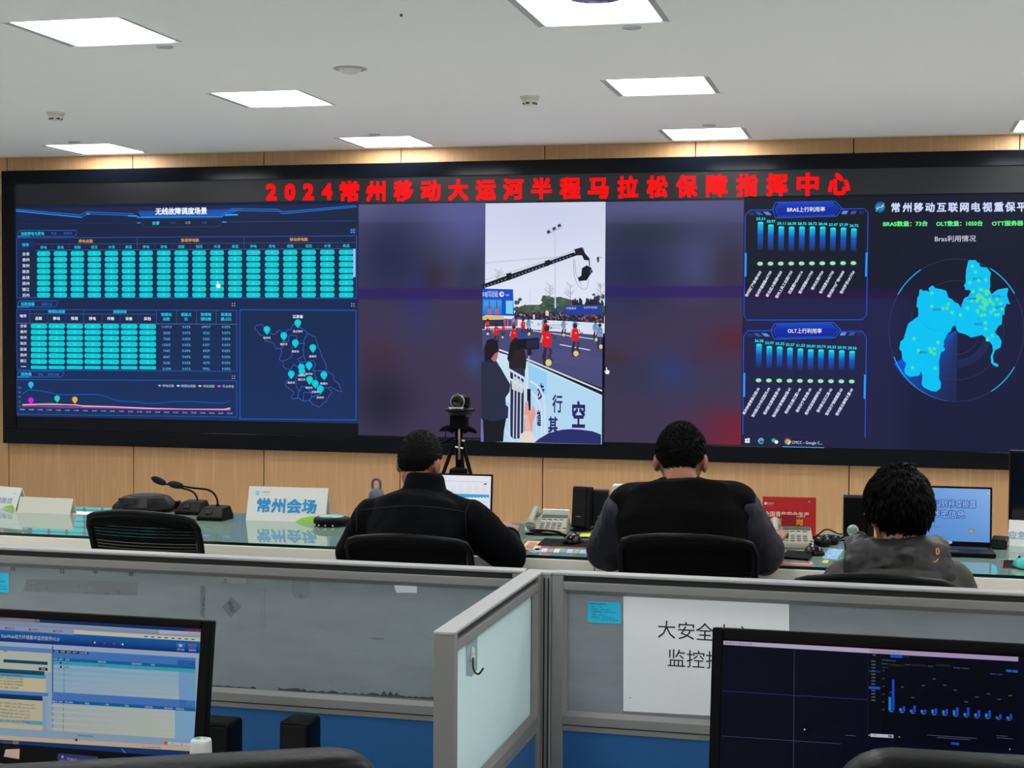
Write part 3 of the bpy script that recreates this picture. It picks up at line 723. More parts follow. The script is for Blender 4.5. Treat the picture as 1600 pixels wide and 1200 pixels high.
P3([(708, 310), (720, 306), (720, 330), (712, 334)], (60, 66, 90)); L3([(714, 306), (735, 312)], .7, (120, 128, 160))
# onlookers, rail, phone on a stick
PB([(60, 620), (380, 580), (420, 2000), (60, 2000)], (176, 214, 240)) if False else None
P8([(385, 960), (420, 760), (470, 720), (560, 740), (620, 960), (610, 1080), (570, 1180), (410, 1200), (400, 1000)], (42, 34, 40))
PB([(410, 120), (600, 120), (600, 980), (420, 1000)], (44, 46, 78)); PB([(470, 220), (540, 260), (600, 310), (570, 430), (440, 380), (430, 280)], (196, 206, 190))
P8([(400, 1000), (380, 960), (415, 800), (470, 700), (560, 700), (590, 760), (540, 850), (460, 860), (440, 950)], (30, 26, 34))
P8([(510, 650), (560, 635), (610, 660), (620, 710), (510, 720)], (48, 72, 150))
# rail
def rail(pts, w, c=(206, 220, 242)): p.line([(v.x, v.y) for v in catmull([ZB(*q)+(0,) for q in pts], 5)], w, c)
rail([(230, 40), (420, 145), (620, 260), (760, 340), (830, 480), (850, 700), (850, 980)], 3.6); rail([(330, 200), (560, 340), (700, 430), (790, 590), (810, 800), (800, 1000)], 3.2)
for x in (410, 460, 500, 545, 590): rail([(x, 160+(x-410)*.5), (x+4, 400), (x, 700), (x-4, 1020)], 1.7)
rail([(330, 850), (460, 1030)], 3); rail([(540, 990), (740, 1010)], 2); rail([(740, 460), (745, 1000)], 1.6)
# man at the left
PB([(60, 740), (370, 730), (340, 900), (330, 1030), (60, 1030)], (26, 26, 38)); PB([(50, 730), (80, 760), (90, 1030), (50, 1030)], (110, 110, 170))
PB([(58, 40), (240, 20), (310, 130), (360, 220), (420, 320), (410, 410), (360, 480), (370, 740), (200, 780), (62, 740)], (42, 46, 70)); PB([(350, 560), (395, 600), (390, 740), (360, 740)], (40, 46, 92))
P8([(110, 960), (100, 820), (130, 730), (200, 710), (262, 740), (272, 830), (262, 900), (230, 1000), (160, 960)], (32, 26, 36)); P8([(230, 890), (268, 880), (262, 940), (240, 990), (215, 1000), (180, 965)], (176, 106, 106))
P8([(100, 960), (190, 975), (235, 1010), (180, 1010), (90, 985)], (30, 34, 56))
# stick, phone, hand, hat
L8([(648, 860), (655, 1340)], 2.0, (176, 188, 220)); P8([(505, 720), (772, 702), (778, 840), (640, 850), (510, 830)], (22, 24, 38)); P8([(620, 735), (760, 722), (765, 825), (625, 838)], (34, 40, 66))
P8([(630, 850), (680, 850), (690, 900), (650, 930), (630, 900)], (30, 30, 44)); PB([(628, 375), (672, 375), (672, 640), (648, 640), (628, 540)], (24, 24, 38))
PB([(610, 540), (640, 520), (650, 640), (690, 640), (690, 580), (715, 600), (740, 680), (700, 790), (690, 920), (600, 920), (610, 800), (590, 680)], (224, 156, 146)); PB([(590, 690), (640, 700), (660, 830), (690, 930), (600, 920), (610, 800)], (230, 180, 164))
PB([(530, 1035), (540, 940), (600, 900), (690, 910), (750, 1000), (720, 1040)], (226, 214, 204))
PB([(720, 1040), (780, 990), (900, 920), (1060, 880), (1180, 872), (1300, 880), (1440, 900), (1545, 940), (1545, 1062)], (42, 46, 104))
p.build('live_picture', disp, vw)

# --- right dashboard
def rd_bg(x, y):
    t = max(0, min(1, (y-305)/150)); c = mixc((24, 28, 40), (20, 26, 44), t)
    if y > 466: c = mixc((32, 36, 76), (34, 34, 68), (y-466)/230)
    elif y > 449: c = (34, 24, 66)
    if x > 1400: c = mixc(c, (18, 24, 50), .5)
    return c
p = plate(); p.field(1161, 303, 1700, 703, 14, 50, rd_bg); p.up()
FB = (34, 84, 214)
def chart(X, Y, title, vals, labels, bx, bw, xs0, xs1, ytop, y_el, tops, close=True):
    # X, Y read off a 5.456x view
    pts = [X[0], X[1], X[2], X[3]]
    for q in pts: p.line(q, 1.4, FB)
def Q1(x, y): return (1140+x/5.456, 290+y/5.456)
def Q2(x, y): return (1140+x/5.456, 490+y/5.456)
for Q, title, vals, xs, ytops, yel, yn, frame, dy in (
    (Q1, 'BRAS上行利用率', '33.31 30.97 29.11 28.78 28.72 28.72 28.46 27.47 27.39 26.72'.split(), [264+i*88.4 for i in range(10)], [318, 340, 356, 359, 358, 357, 358, 367, 366, 374], [666-i*.6 for i in range(10)], [282, 303, 321, 323, 323, 323, 325, 332, 332, 340],
     [(365, 208), (168, 210), (134, 256), (122, 1105), (152, 1147), (1134, 1143), (1168, 1100), (1180, 230), (1148, 196), (945, 200)], 0),
    (Q2, 'OLT上行利用率', '36.28 33.97 33.33 32.27 31.53 30.81 30.74 30.33 29.93 29.56'.split(), [251+i*88.2 for i in range(10)], [266, 285, 290, 300, 306, 313, 314, 318, 322, 327], [569+i*1.1 for i in range(10)], [231, 249, 255, 264, 270, 276, 279, 284, 288, 292],
     [(352, 145), (154, 147), (119, 194), (113, 1034), None, None, (1155, 1055), (1166, 205), (1134, 151), (932, 152)], -56)):
    runs = [[]]
    for q in frame:
        if q is None: runs.append([]) if runs[-1] else None
        else: runs[-1].append(Q(*q))
    for r_ in runs: p.line(r_, 1.3, FB)
    ht = [(388, 198), (414, 152), (880, 144), (938, 196), (892, 250), (410, 262)]
    ht = [(x+(0 if dy == 0 else -12), y+dy) for x, y in ht]
    p.poly([Q(*q) for q in ht], [(14, 44, 160), (24, 66, 190), (24, 66, 190), (14, 44, 160), (12, 40, 150), (12, 40, 150)])
    p.up(); cyy = 198+dy
    o = [(x0+(x0-650)*.08, cyy+(y0-cyy)*1.2) for x0, y0 in ht]; p.line([Q(*q) for q in o+[o[0]]], 1.3, (30, 96, 235)); p.line([Q(*q) for q in ht+[ht[0]]], .9, (30, 80, 220))
    p.text(title, *Q(652-(12 if dy else 0), 203+dy), 8.2, (236, 240, 255), w=59 if not dy else 53, bold=.01)
    for k, (x, c) in enumerate(((186, (40, 50, 110)), (252, (60, 80, 170)), (322, (84, 144, 240)), (982, (84, 144, 240)), (1056, (60, 80, 170)), (1122, (36, 44, 96)))):
        y = 237+dy-(8 if k > 2 else 0); s_ = 12 if k < 3 else -12; x -= (14 if dy else 0)
        p.poly([Q(x-26-s_, y-14), Q(x+18-s_, y-14), Q(x+26+s_, y+14), Q(x-18+s_, y+14)], c)
    p.line([Q(138-(12 if dy else 0), 575-(70 if dy else 0)), Q(136-(12 if dy else 0), 775-(66 if dy else 0))], 3, (40, 150, 250)); p.line([Q(1168-(14 if dy else 0), 570-(50 if dy else 0)), Q(1162-(12 if dy else 0), 775-(48 if dy else 0))], 3, (40, 150, 250))
    for i in range(10):
        x = xs[i]; yt_ = ytops[i]; x2 = x-6; yb_ = yt_+(yel[i]-yt_)*.66
        ym = yt_+(yb_-yt_)*.42
        p.poly([Q(x-24, yt_), Q(x+24, yt_), Q(x+22, ym), Q(x-25, ym)], [(16, 196, 226), (16, 196, 226), (10, 90, 200), (10, 90, 200)])
        p.poly([Q(x-25, ym), Q(x+22, ym), Q(x+20, yb_), Q(x-27, yb_)], [(10, 90, 200), (10, 90, 200), (28, 36, 66), (28, 36, 66)])
        p.up(); p.disc(*Q(x, yt_), 4.4, 1.9, (30, 222, 232)); p.disc(*Q(x-4, yel[i]), 5.6, 4.2, (26, 76, 60)); p.up(); p.disc(*Q(x-4, yel[i]), 4.3, 2.9, (168, 226, 184)); p.L -= 2
        p.text(vals[i], *Q(x+1, yn[i]), 5.6, (36, 216, 240), w=13.5, bold=.03)
    p.L -= 1
BL = ['常州西门气象城ME60', '常州怀德南路AK7750', '新北区大数据ME60', '常州上风工业园7750', '西夏墅ME60X16', '常州湖塘AK7750', '常州北港7750', '常州西夏仓AK7750', '常州局IYQ广场M6000', '常州罗浮AK7750']
OL = ['常州钟楼青枫公园-05', '常州新北中央花园天-04', '常州新北薛家旅游-05', '常州经开雪堰建材局-01', '常州新北春江圆1-06', '常州天宁青龙路-05', '常州武进湖塘锦地-01', '常州新北汉江路-02', '常州天宁锦绣紫园-02', '常州新北春晓大厦-05']
p.up(2)
for labels, Q, xs, y0, dl, sx in ((BL, Q1, [262+i*88.4 for i in range(10)], 736, [232, 234, 234, 248, 206, 206, 170, 206, 244, 208], 1), (OL, Q2, [247+i*88.4 for i in range(10)], 638, [246, 270, 246, 270, 236, 222, 246, 222, 250, 252], 1)):
    for i, t in enumerate(labels):
        xe, ye = xs[i]-4, y0+(i*.6 if Q is Q2 else -i*.3); n = dl[i]; ang = math.radians(61)
        q = Q(xe-n*.5*math.cos(ang), ye+n*.5*math.sin(ang)); L_ = n/5.456*1.06
        p.text(t, q[0], q[1], 5.2, (222, 224, 245), w=L_, rot=61, bold=.025)
p.L -= 2
# heading of the right board
p.up()
p.disc(1375, 323.6, 8.2, 8.8, (18, 86, 160)); p.up()
for o_ in (-4.2, 4.2): p.line([(1368, 327.5+o_*.6), (1373, 323+o_*.9), (1377, 324.5+o_*.9), (1382, 320+o_*.6)], 1.7, (60, 150, 220))
p.line([(1369.5, 327), (1374, 323), (1376.4, 324.6), (1380.5, 320.4)], 1.9, (214, 220, 60))
for i, ch in enumerate('常州移动互联网电视重保平台'):
    p.text(ch, 1399.5+i*17.9, 324.2-i*.1, 15.2+i*.05, (206, 218, 255), bold=.03)
p.text('BRAS数量：73台', 1414.5, 349.6, 8.6, (96, 240, 130), w=69, bold=.03); p.text('OLT数量：1050台', 1499, 349.2, 8.6, (96, 240, 130), w=72, bold=.03); p.text('OTT服务器：', 1576, 348.8, 8.6, (96, 240, 130), w=52, bold=.03)
p.text('Bras利用情况', 1492.7, 372.8, 10.6, (226, 222, 244), w=64)
# radar and district map
CXR, CYR = 1494.5, 516.0
def M4(x, y): return (1390+x/4.8, 390+y/4.8)
SEC = [M4(510, 600)]; 
for k in range(13):
    a = math.radians(270-k*5.2); SEC.append((CXR+111*math.cos(a)*.99, CYR-111*math.sin(a)))
n = len(SEC)-1
for k in range(n-1): 
    c1, c2 = [mixc((32, 37, 74), (12, 84, 214), ((k+q)/(n-1))**1.3) for q in (0, 1)]; p.poly([SEC[0], SEC[k+1], SEC[k+2]], [mixc(c1, (34, 100, 210), .25), c1, c2])
p.up()
for r_, c in ((105.5, (58, 64, 112)), (73.5, (52, 60, 110)), (36, (50, 66, 116))): p.arcline(CXR, CYR, r_, r_*1.055, 0, 360, .6, c, 72)
p.arcline(CXR, CYR, 50, 52, 272, 345, 12, (30, 41, 84), 16)
p.up()
for a0, a1 in ((122, 150), (31, 60), (202, 222), (301, 329)): p.arcline(CXR, CYR, 105.5, 111.3, a0, a1, 1.6, (26, 170, 226), 20)
for a0 in (222, 232, 242, 252): p.arcline(CXR, CYR, 105.5, 111.3, a0, a0+10, 1.6, mixc((26, 150, 226), (30, 60, 130), (a0-222)/34), 6)
A1 = [(590, 85), (600, 78), (625, 80), (645, 78), (660, 100), (670, 95), (680, 130), (730, 135), (760, 175), (752, 215), (755, 270), (748, 300), (765, 335), (810, 300), (885, 287), (890, 300), (880, 340), (895, 390), (905, 410), (880, 405), (862, 440), (860, 490), (845, 490), (840, 560), (815, 575), (790, 620), (800, 635), (820, 650), (840, 690), (830, 735), (790, 755), (775, 800), (780, 845), (815, 860), (815, 878), (790, 875), (762, 850), (758, 800), (775, 760), (770, 715), (735, 675), (695, 640), (630, 655), (612, 660), (570, 635), (515, 620), (500, 595), (495, 570), (478, 575), (465, 590), (462, 610), (435, 630), (420, 660), (405, 690), (410, 715), (400, 725), (415, 740), (410, 760), (385, 770), (370, 840), (372, 900), (370, 965), (385, 1000), (382, 1040), (350, 1065), (310, 1060), (260, 1035), (245, 1020), (240, 1000), (248, 950), (235, 910), (222, 945), (150, 955), (115, 930), (110, 900), (125, 855), (95, 820), (90, 765), (72, 745), (82, 690), (105, 670), (110, 650), (140, 555), (215, 500), (215, 440), (202, 430), (208, 360), (220, 345), (225, 300), (240, 298), (250, 310), (280, 308), (300, 320), (292, 290), (320, 268), (345, 290), (400, 300), (425, 310), (440, 360), (465, 370), (490, 395), (515, 405), (535, 440), (545, 400), (560, 365), (590, 350), (610, 315), (600, 303), (568, 303), (565, 285), (557, 270), (572, 245), (570, 200), (575, 150)]
p.poly([M4(*q) for q in A1], (0, 194, 244)); p.up()
for pts in ([(215, 500), (240, 545), (310, 600), (420, 622), (462, 605)], [(478, 575), (500, 540), (520, 450)], [(545, 400), (600, 410), (690, 380), (755, 340)], [(700, 390), (790, 360), (880, 350)], [(590, 350), (660, 320)], [(760, 460), (840, 480)]): p.line([M4(*q) for q in pts], .5, (0, 150, 214))
for t, x, y in (('新北区', 658, 220), ('钟楼区', 625, 370), ('天宁区', 800, 350), ('经开区', 825, 432), ('武进区', 666, 558), ('金坛区', 356, 450), ('溧阳市', 252, 772)): p.text(t, *M4(x, y), 4.4, (10, 84, 132), bold=.01)
p.up()
DOTS = [(620, 126), (644, 170), (600, 248), (668, 232), (723, 228), (625, 316), (680, 300), (720, 315), (740, 322), (728, 335), (618, 386), (655, 385), (660, 355), (680, 345), (672, 368), (690, 360), (705, 372), (700, 392), (716, 380), (720, 400), (730, 390), (728, 410), (710, 408), (716, 420), (750, 375), (755, 390), (776, 408), (806, 372), (833, 404), (842, 446), (782, 452), (760, 468), (798, 490), (816, 487), (690, 492), (713, 490), (662, 468), (658, 456), (682, 430), (700, 440), (712, 444), (585, 440), (718, 548), (720, 594), (770, 645), (736, 668), (734, 676), (530, 490), (468, 472), (440, 410), (430, 440), (400, 440), (317, 425), (315, 328), (183, 668), (362, 697), (215, 757), (300, 744), (334, 744), (312, 766), (336, 782), (340, 890), (172, 887), (735, 312), (665, 340), (690, 300)]
for x, y in DOTS: p.disc(*M4(x, y), 2.9, 3.0, (104, 226, 116), (60, 214, 190), 12); p.L += .15
p.text('溧', *M4(0, 0), .01, (0, 0, 0)) if False else None
p.L = 5
# task bar
def QB(x, y): return (1140+x/5.456, 490+y/5.456)
for a, b_ in (((131, 1066), (149, 1082)), ((152, 1062), (171, 1082)), ((131, 1085), (149, 1101)), ((152, 1085), (171, 1102))): p.poly([QB(*a), QB(b_[0], a[1]-1), QB(*b_), QB(a[0], b_[1])], (236, 238, 246))
x_, y_ = QB(269, 1085); p.arcline(x_, y_, 3.7, 4, 20, 330, 1.7, (40, 186, 232), 18); p.line([(x_-3.4, y_), (x_+3.6, y_)], 1.3, (40, 186, 232)); p.arcline(x_, y_, 4.6, 2.2, 20, 200, .7, (244, 196, 60), 12)
x_, y_ = QB(375, 1080); p.disc(x_, y_, 3.3, 3.2, (36, 190, 110)); p.up(); p.disc(x_+4.4, y_+2.6, 2.9, 2.8, (230, 236, 240)); p.L -= 1
x_, y_ = QB(495, 1090)
for a0, c in ((30, (226, 60, 48)), (150, (46, 166, 80)), (270, (246, 200, 48))): p.arcline(x_, y_, 3.3, 3.6, a0, a0+120, 3.4, c, 10)
p.up(); p.disc(x_, y_, 2.4, 2.5, (240, 240, 240)); p.up(); p.disc(x_, y_, 1.8, 1.9, (66, 132, 244)); p.L -= 2
p.text('CMCC - Google C...', *QB(660, 1099), 6.4, (220, 222, 240), w=47.5)
p.line([QB(452, 1136), QB(806, 1145)], 1.6, (70, 170, 246))
p.build('traffic_dashboard', disp, vw)
# ------------------------------------------------------------------ the long conference desk
DZ = .75
desk_w = mat('desk_white', (226, 222, 208), .45)
def glass_top():
    m = mat('desk_glass', (122, 148, 136), .015, spec=.7); return m
gl = glass_top(); gl_edge = mat('glass_edge', (8, 34, 28), .15)
dark = mat('dark_gap', (22, 22, 22), .8)
DX0, DX1, DY0, DY1 = -6.6, 1.9, 5.69, 6.62
dk = thing('conference_desk', 'long white conference desk with a green tinted glass top below the video wall', 'desk', (0, 0, 0))
seams = [DX0, -3.9, -1.07, 1.9]
for a, b_ in zip(seams, seams[1:]):
    bm = B(); box(bm, a+.0015, b_-.0015, DY0-.012, DY1, DZ-.052, DZ-.012); obj('worktop', bm, desk_w, dk, bevel=.003)
bm = B(); box(bm, DX0, DX1, DY0, DY1-.02, DZ-.012, DZ); o = obj('glass_sheet', bm, [gl, gl_edge], dk)
for p_ in o.data.polygons: p_.material_index = 0 if abs(p_.normal.z) > .5 else 1
for x in (-6.5, -5.1, -3.9, -2.2, -1.07, -.05, 1.0, 1.85):
    bm = B(); box(bm, x-.018, x+.018, DY0+.05, DY1-.03, 0, DZ-.052); obj('leg', bm, desk_w, dk, bevel=.002)
bm = B(); box(bm, DX0+.05, DX1-.05, DY1-.12, DY1-.10, .12, DZ-.052); obj('modesty_panel', bm, desk_w, dk)
def D(px, py, z=DZ): return at_z(px, py, z)

blk = mat('black_plastic', (5, 5, 6), .42, spec=.14)
blk2 = mat('black_matte', (5, 5, 6), .7, spec=.08)
gry = mat('dark_grey_plastic', (26, 27, 29), .45, spec=.15)
paper = mat('white_card', (222, 222, 216), .6)
cream = mat('cream_card', (206, 204, 190), .6)
pr = print_mat('printed_card')
lit = display_mat('lit_screen', .25, .2)

def tent(name, label, P0, P1, h, dy, m, cat='name card', thick=.003, group=None):
    """folded card: front face rises from P0-P1 and leans back by dy; the back face mirrors it"""
    P0, P1 = Vector(P0), Vector(P1); U = (P1-P0).normalized(); N = Vector((-U.y, U.x, 0)).normalized()
    if N.y < 0: N = -N
    top = Vector((0, 0, h)) + N*dy; t = thing(name, label, cat, P0, 0, group); L = (P1-P0)
    bm = B(); prism(bm, [Vector(), L, L+top, top], N*thick); obj('front_panel', bm, m, t)
    bm = B(); prism(bm, [N*2*dy, L+N*2*dy, L+top, top], N*thick); obj('back_panel', bm, m, t)
    return t, Plate(P0, U, top, step=.0004)
# tent card with the venue name
t, p = tent('name_card', 'white tent card with large blue characters and a green corner beside the microphones', D(384, 813), D(508, 817), .150, .045, paper, group='tent cards')
p.up(2)
p.text('常州会场', 448, 790.5, 23, (18, 142, 206), w=92, bold=.03)
p.disc(402.5, 770.5, 3.3, 3.6, (120, 200, 205)); p.up(); p.line([(400, 772), (402.5, 769.5), (405, 770)], .8, (225, 235, 235)); p.text('中国移动', 415.5, 769, 3.3, (60, 150, 200)); p.text('China Mobile', 415, 773, 2, (120, 180, 200)); p.L -= 1
p.poly([(461, 815.2), (470, 810), (488, 806.5), (497, 807), (507.5, 816.4)], (150, 206, 52))
p.build('print', pr, t)
t, p = tent('name_card', 'white tent card with blue characters and a green corner at the far left edge', D(-40, 790.5), D(24, 796.5), .10, .04, paper, group='tent cards'); p.up(2)
p.text('司机调度员', -3, 781, 9, (70, 130, 190), w=46); p.poly([(3, 793), (14, 790), (20, 789), (23.5, 796)], (140, 190, 70)); p.text('移动', 23, 771, 2.4, (120, 170, 190)); p.build('print', pr, t)
t, p = tent('name_card', 'blank cream folded card turned away, in front of the wood wall at the left', D(26, 801), D(109, 804.5), .072, .03, cream, group='tent cards')
bm = B(); a, b_ = D(108, 806), D(133, 796); box(bm, -.13, .11, -.05, .05, 0, .002); tag(obj('paper_sheet', bm, paper, loc=(D(112, 801.5).x, D(112, 801.5).y, DZ)), 'white paper lying flat beside the blank cream card', 'paper')

# low black conference terminal
c = D(228, 797); t = thing('conference_terminal', 'low black many-sided conference unit with a tilted screen, left of the microphones', 'conference unit', (c.x, c.y, DZ), .12)
bm = B(); lathe(bm, [(0, 0), (.15, 0), (.158, .012), (.152, .026), (.108, .066), (.098, .07), (0, .07)], 8, Matrix.Rotation(PI/8, 4, 'Z')); obj('body', bm, blk, t, bevel=.004)
bm = B(); M = Matrix.Translation((-.045, -.124, .047)) @ Matrix.Rotation(.98-PI/2+.62, 4, 'X'); box(bm, -.042, .042, -.001, .004, -.022, .022, M); obj('screen', bm, mat('dark_screen', (26, 28, 32), .12), t, bevel=.002)
bm = B(); lathe(bm, [(0, .069), (.082, .069), (.080, .073), (0, .074)], 32); obj('speaker_grille', bm, gry, t)
bm = B(); box(bm, .145, .163, -.01, .03, .004, .045); obj('side_socket', bm, blk2, t, bevel=.003)

def goose_mic(label, base_px, stem_px, cap_px):
    c = D(*base_px); Y = c.y; t = thing('gooseneck_microphone', label, 'microphone', (c.x, Y, DZ), 0, 'gooseneck microphones')
    bm = B(); prism(bm, [(-.062, -.06, 0), (-.062, .06, 0), (-.05, .055, .052), (-.05, -.02, .045), (-.058, -.058, .014)], (.0001, 0, 0)); bm.clear()
    A = [(-.063, -.075, 0), (.063, -.075, 0), (.063, .05, 0), (-.063, .05, 0)]; C_ = [(-.045, -.03, .056), (.045, -.03, .056), (.048, .046, .060), (-.048, .046, .060)]; Bm = [(-.063, -.076, .016), (.063, -.076, .016), (.063, .05, .016), (-.063, .05, .016)]
    va, vb, vc = [[bm.verts.new(q) for q in k] for k in (A, Bm, C_)]
    bm.faces.new(va[::-1]); bm.faces.new(vc); bridge(bm, va, vb); bridge(bm, vb, vc); obj('base', bm, blk, t, bevel=.005)
    bm = B(); M = Matrix.Translation((-.01, -.054, .037)) @ Matrix.Rotation(.72, 4, 'X'); box(bm, -.015, .015, -.012, .012, -.002, .003, M); obj('talk_button', bm, gry, t, bevel=.002)
    o0 = Vector((c.x, Y, DZ)); W = lambda q: at_y(q[0], q[1], Y+.02)-o0
    pts = catmull([W(q) for q in stem_px], 6); bm = B(); tube(bm, pts, [.0075]*6+[.0042]*(len(pts)-6), 10); obj('gooseneck', bm, blk2, t, smooth=True)
    bm = B(); a, b_ = W(cap_px[0]), W(cap_px[1]); n = 10; prof = [(0, .0), (.1, .55), (.25, .9), (.45, 1), (.7, .95), (.9, .75), (1, .35)]
    tube(bm, [a.lerp(b_, k) for k, _ in prof], [max(.0165*r, .001) for _, r in prof], 14); obj('foam_cap', bm, mat('foam', (9, 9, 9), .95), t, smooth=True)
goose_mic('left gooseneck microphone on a black base beside the low conference unit', (303, 802), [(309, 791), (308.5, 786), (308, 779), (304, 771), (296, 766), (285, 763), (262, 757), (257, 755)], [(236, 746), (259, 756)])
goose_mic('right gooseneck microphone on a black base next to the white card', (338, 811), [(340.5, 795), (340, 787), (339, 780), (334, 771), (325, 765.5), (312, 763.5), (298, 762), (284, 759.5)], [(262, 755), (286, 760)])

# round speakerphone, bottle, red box
c = D(518, 821); t = thing('speakerphone', 'round black puck speakerphone with a colourful top beside the white name card', 'speakerphone', (c.x, c.y, DZ))
bm = B(); lathe(bm, [(0, 0), (.07, 0), (.079, .012), (.08, .026), (.074, .036), (.062, .041), (0, .041)], 36); obj('body', bm, blk, t, smooth=True)
p = Plate((c.x, c.y, DZ+.0412), (1, 0, 0), (0, 1, 0), step=.0004); R_ = .056
for k, col in enumerate(((60, 160, 210), (70, 180, 220), (196, 190, 80), (110, 200, 190), (50, 140, 200), (150, 196, 170))):
    p.polyuv([(0, 0)]+[(R_*math.cos(a), R_*math.sin(a)) for a in [k*PI/3+j*PI/12 for j in range(5)]], col)
p.build('top_label', pr, t)
for k in range(5):
    a = -PI*.9+k*.42; bm = B(); ball(bm, (.078*math.cos(a), .078*math.sin(a), .008), .004); obj('indicator', bm, plastic_w, t)
c = at_y(588, 800, 6.5); t = thing('water_bottle', 'grey water bottle with a purple carrying loop beside the left man', 'bottle', (c.x, c.y, DZ))
bm = B(); lathe(bm, [(0, 0), (.032, 0), (.035, .005), (.036, .105), (.033, .125), (.024, .142), (.018, .147), (0, .147)], 28); obj('body', bm, mat('bottle_grey', (82, 88, 100), .3), t, smooth=True)
bm = B(); tube(bm, catmull([(-.017, 0, .14), (-.019, 0, .165), (-.014, 0, .184), (0, 0, .189), (.014, 0, .184), (.019, 0, .165), (.017, 0, .14)], 4), .006, 10); obj('loop', bm, mat('bottle_loop', (96, 74, 104), .45), t, smooth=True)
c = at_y(607, 800, 6.52); bm = B(); box(bm, -.028, .03, -.02, .02, 0, .112); tag(obj('red_box', bm, mat('red_card', (170, 36, 34), .5), loc=(c.x, c.y, DZ), bevel=.003), 'small red box peeping out behind the left man\'s shoulder', 'box')

# ------------------------------------------------------------------ laptops
def laptop(label, hinge0, hinge1, h, lean, depth, body_m, paint_fn, keyb=True):
    P0, P1 = Vector(hinge0), Vector(hinge1); U = (P1-P0).normalized(); N = Vector((U.y, -U.x, 0)); L = (P1-P0).length
    if N.y > 0: N = -N
    t = thing('laptop', label, 'laptop', P0, math.atan2(U.y, U.x))
    bm = B(); box(bm, 0, L, -depth, .005, .002, .018); obj('base', bm, body_m, t, bevel=.004)
    bm = B(); box(bm, .02, L-.02, -depth*.55, -.02, .0182, .0196)
    obj('keyboard', bm, mat('laptop_keys', (30, 30, 32), .5, bump=(160, .6)), t)
    bm = B(); box(bm, L*.36, L*.64, -depth*.93, -depth*.62, .0182, .0190); obj('touchpad', bm, mat('touchpad', (34, 35, 37), .3), t)
    R_ = Matrix.Translation((0, 0, .014)) @ Matrix.Rotation(-lean, 4, 'X')
    bm = B(); box(bm, 0, L, 0, .007, 0, h, R_); lid = obj('lid', bm, body_m, t, bevel=.003)
    up = Vector((0, math.sin(lean), math.cos(lean))); rz = Matrix.Rotation(t.rotation_euler.z, 3, 'Z')
    O = P0 + Vector((0, 0, .014)); p = Plate(O + (rz @ Vector((0, -math.cos(lean), math.sin(lean))))*.0006, U, rz @ up, step=.0003); p.up(1)
    paint_fn(p, L, h); p.build('screen', lit, t)
    return t
def uvrect(p, x0, y0, x1, y1, c): p.polyuv([(x0, y0), (x1, y0), (x1, y1), (x0, y1)], c)
def lap1(p, L, h):
    b = .008; uvrect(p, b, .02, L-b, h-b, [(214, 216, 226), (214, 216, 226), (224, 225, 234), (224, 225, 234)]); p.up()
    p.rect(700, 772, 764, 777.5, (58, 158, 214)); p.up()
    for k in range(6): p.poly([(733+k*5, 779), (738+k*5, 779), (735.5+k*5, 776.5)], (236, 240, 246))
    for y in (760, 764, 768, 784, 790, 796, 802, 808):
        for x in (704, 716, 729, 741, 753): p.rect(x, y, x+8, y+.5, (186, 190, 204))
    p.rect(756, 755.4, 760.5, 757.4, (60, 62, 70)); p.rect(694, 752, 764, 752.6, (180, 184, 200))
A_, B_ = D(768, 828.5), None; hx = A_.x; hy = A_.y
laptop('open laptop with a white spreadsheet on its screen in front of the left man', (hx-.345, hy-.008, DZ), (hx, hy, DZ), .226, .10, .235, blk, lap1)
def lap2(p, L, h):
    b = .008; uvrect(p, b, .022, L-b, h-b, [(76, 128, 196), (96, 146, 206), (128, 170, 222), (100, 146, 210)]); p.up()
    p.text('以转移或披露', 1493, 787.2, 12.4, (20, 70, 150), w=64, bold=.075); p.text('涉密信息', 1482, 803.2, 12.4, (20, 70, 150), w=50, bold=.075)
    p.up(); p.text('以转移或披露', 1493, 787.2, 12.4, (156, 200, 244), w=64); p.text('涉密信息', 1482, 803.2, 12.4, (156, 200, 244), w=50)
    p.disc(1484, 847.3, 4, 2.4, (150, 172, 200)); p.line([(1455, 823), (1469, 823)], .7, (60, 96, 160)); p.rect(1513.5, 826, 1522, 833, (110, 130, 130)); p.up(); p.rect(1515, 828, 1520, 832, (168, 160, 120)); p.rect(1543, 769.5, 1546, 772, (226, 190, 150))
A_ = D(1549.5, 862)
laptop('black laptop with a blue warning notice on its screen beside the hooded man', (A_.x-.372, A_.y-.01, DZ), (A_.x, A_.y, DZ), .240, .06, .19, blk, lap2)

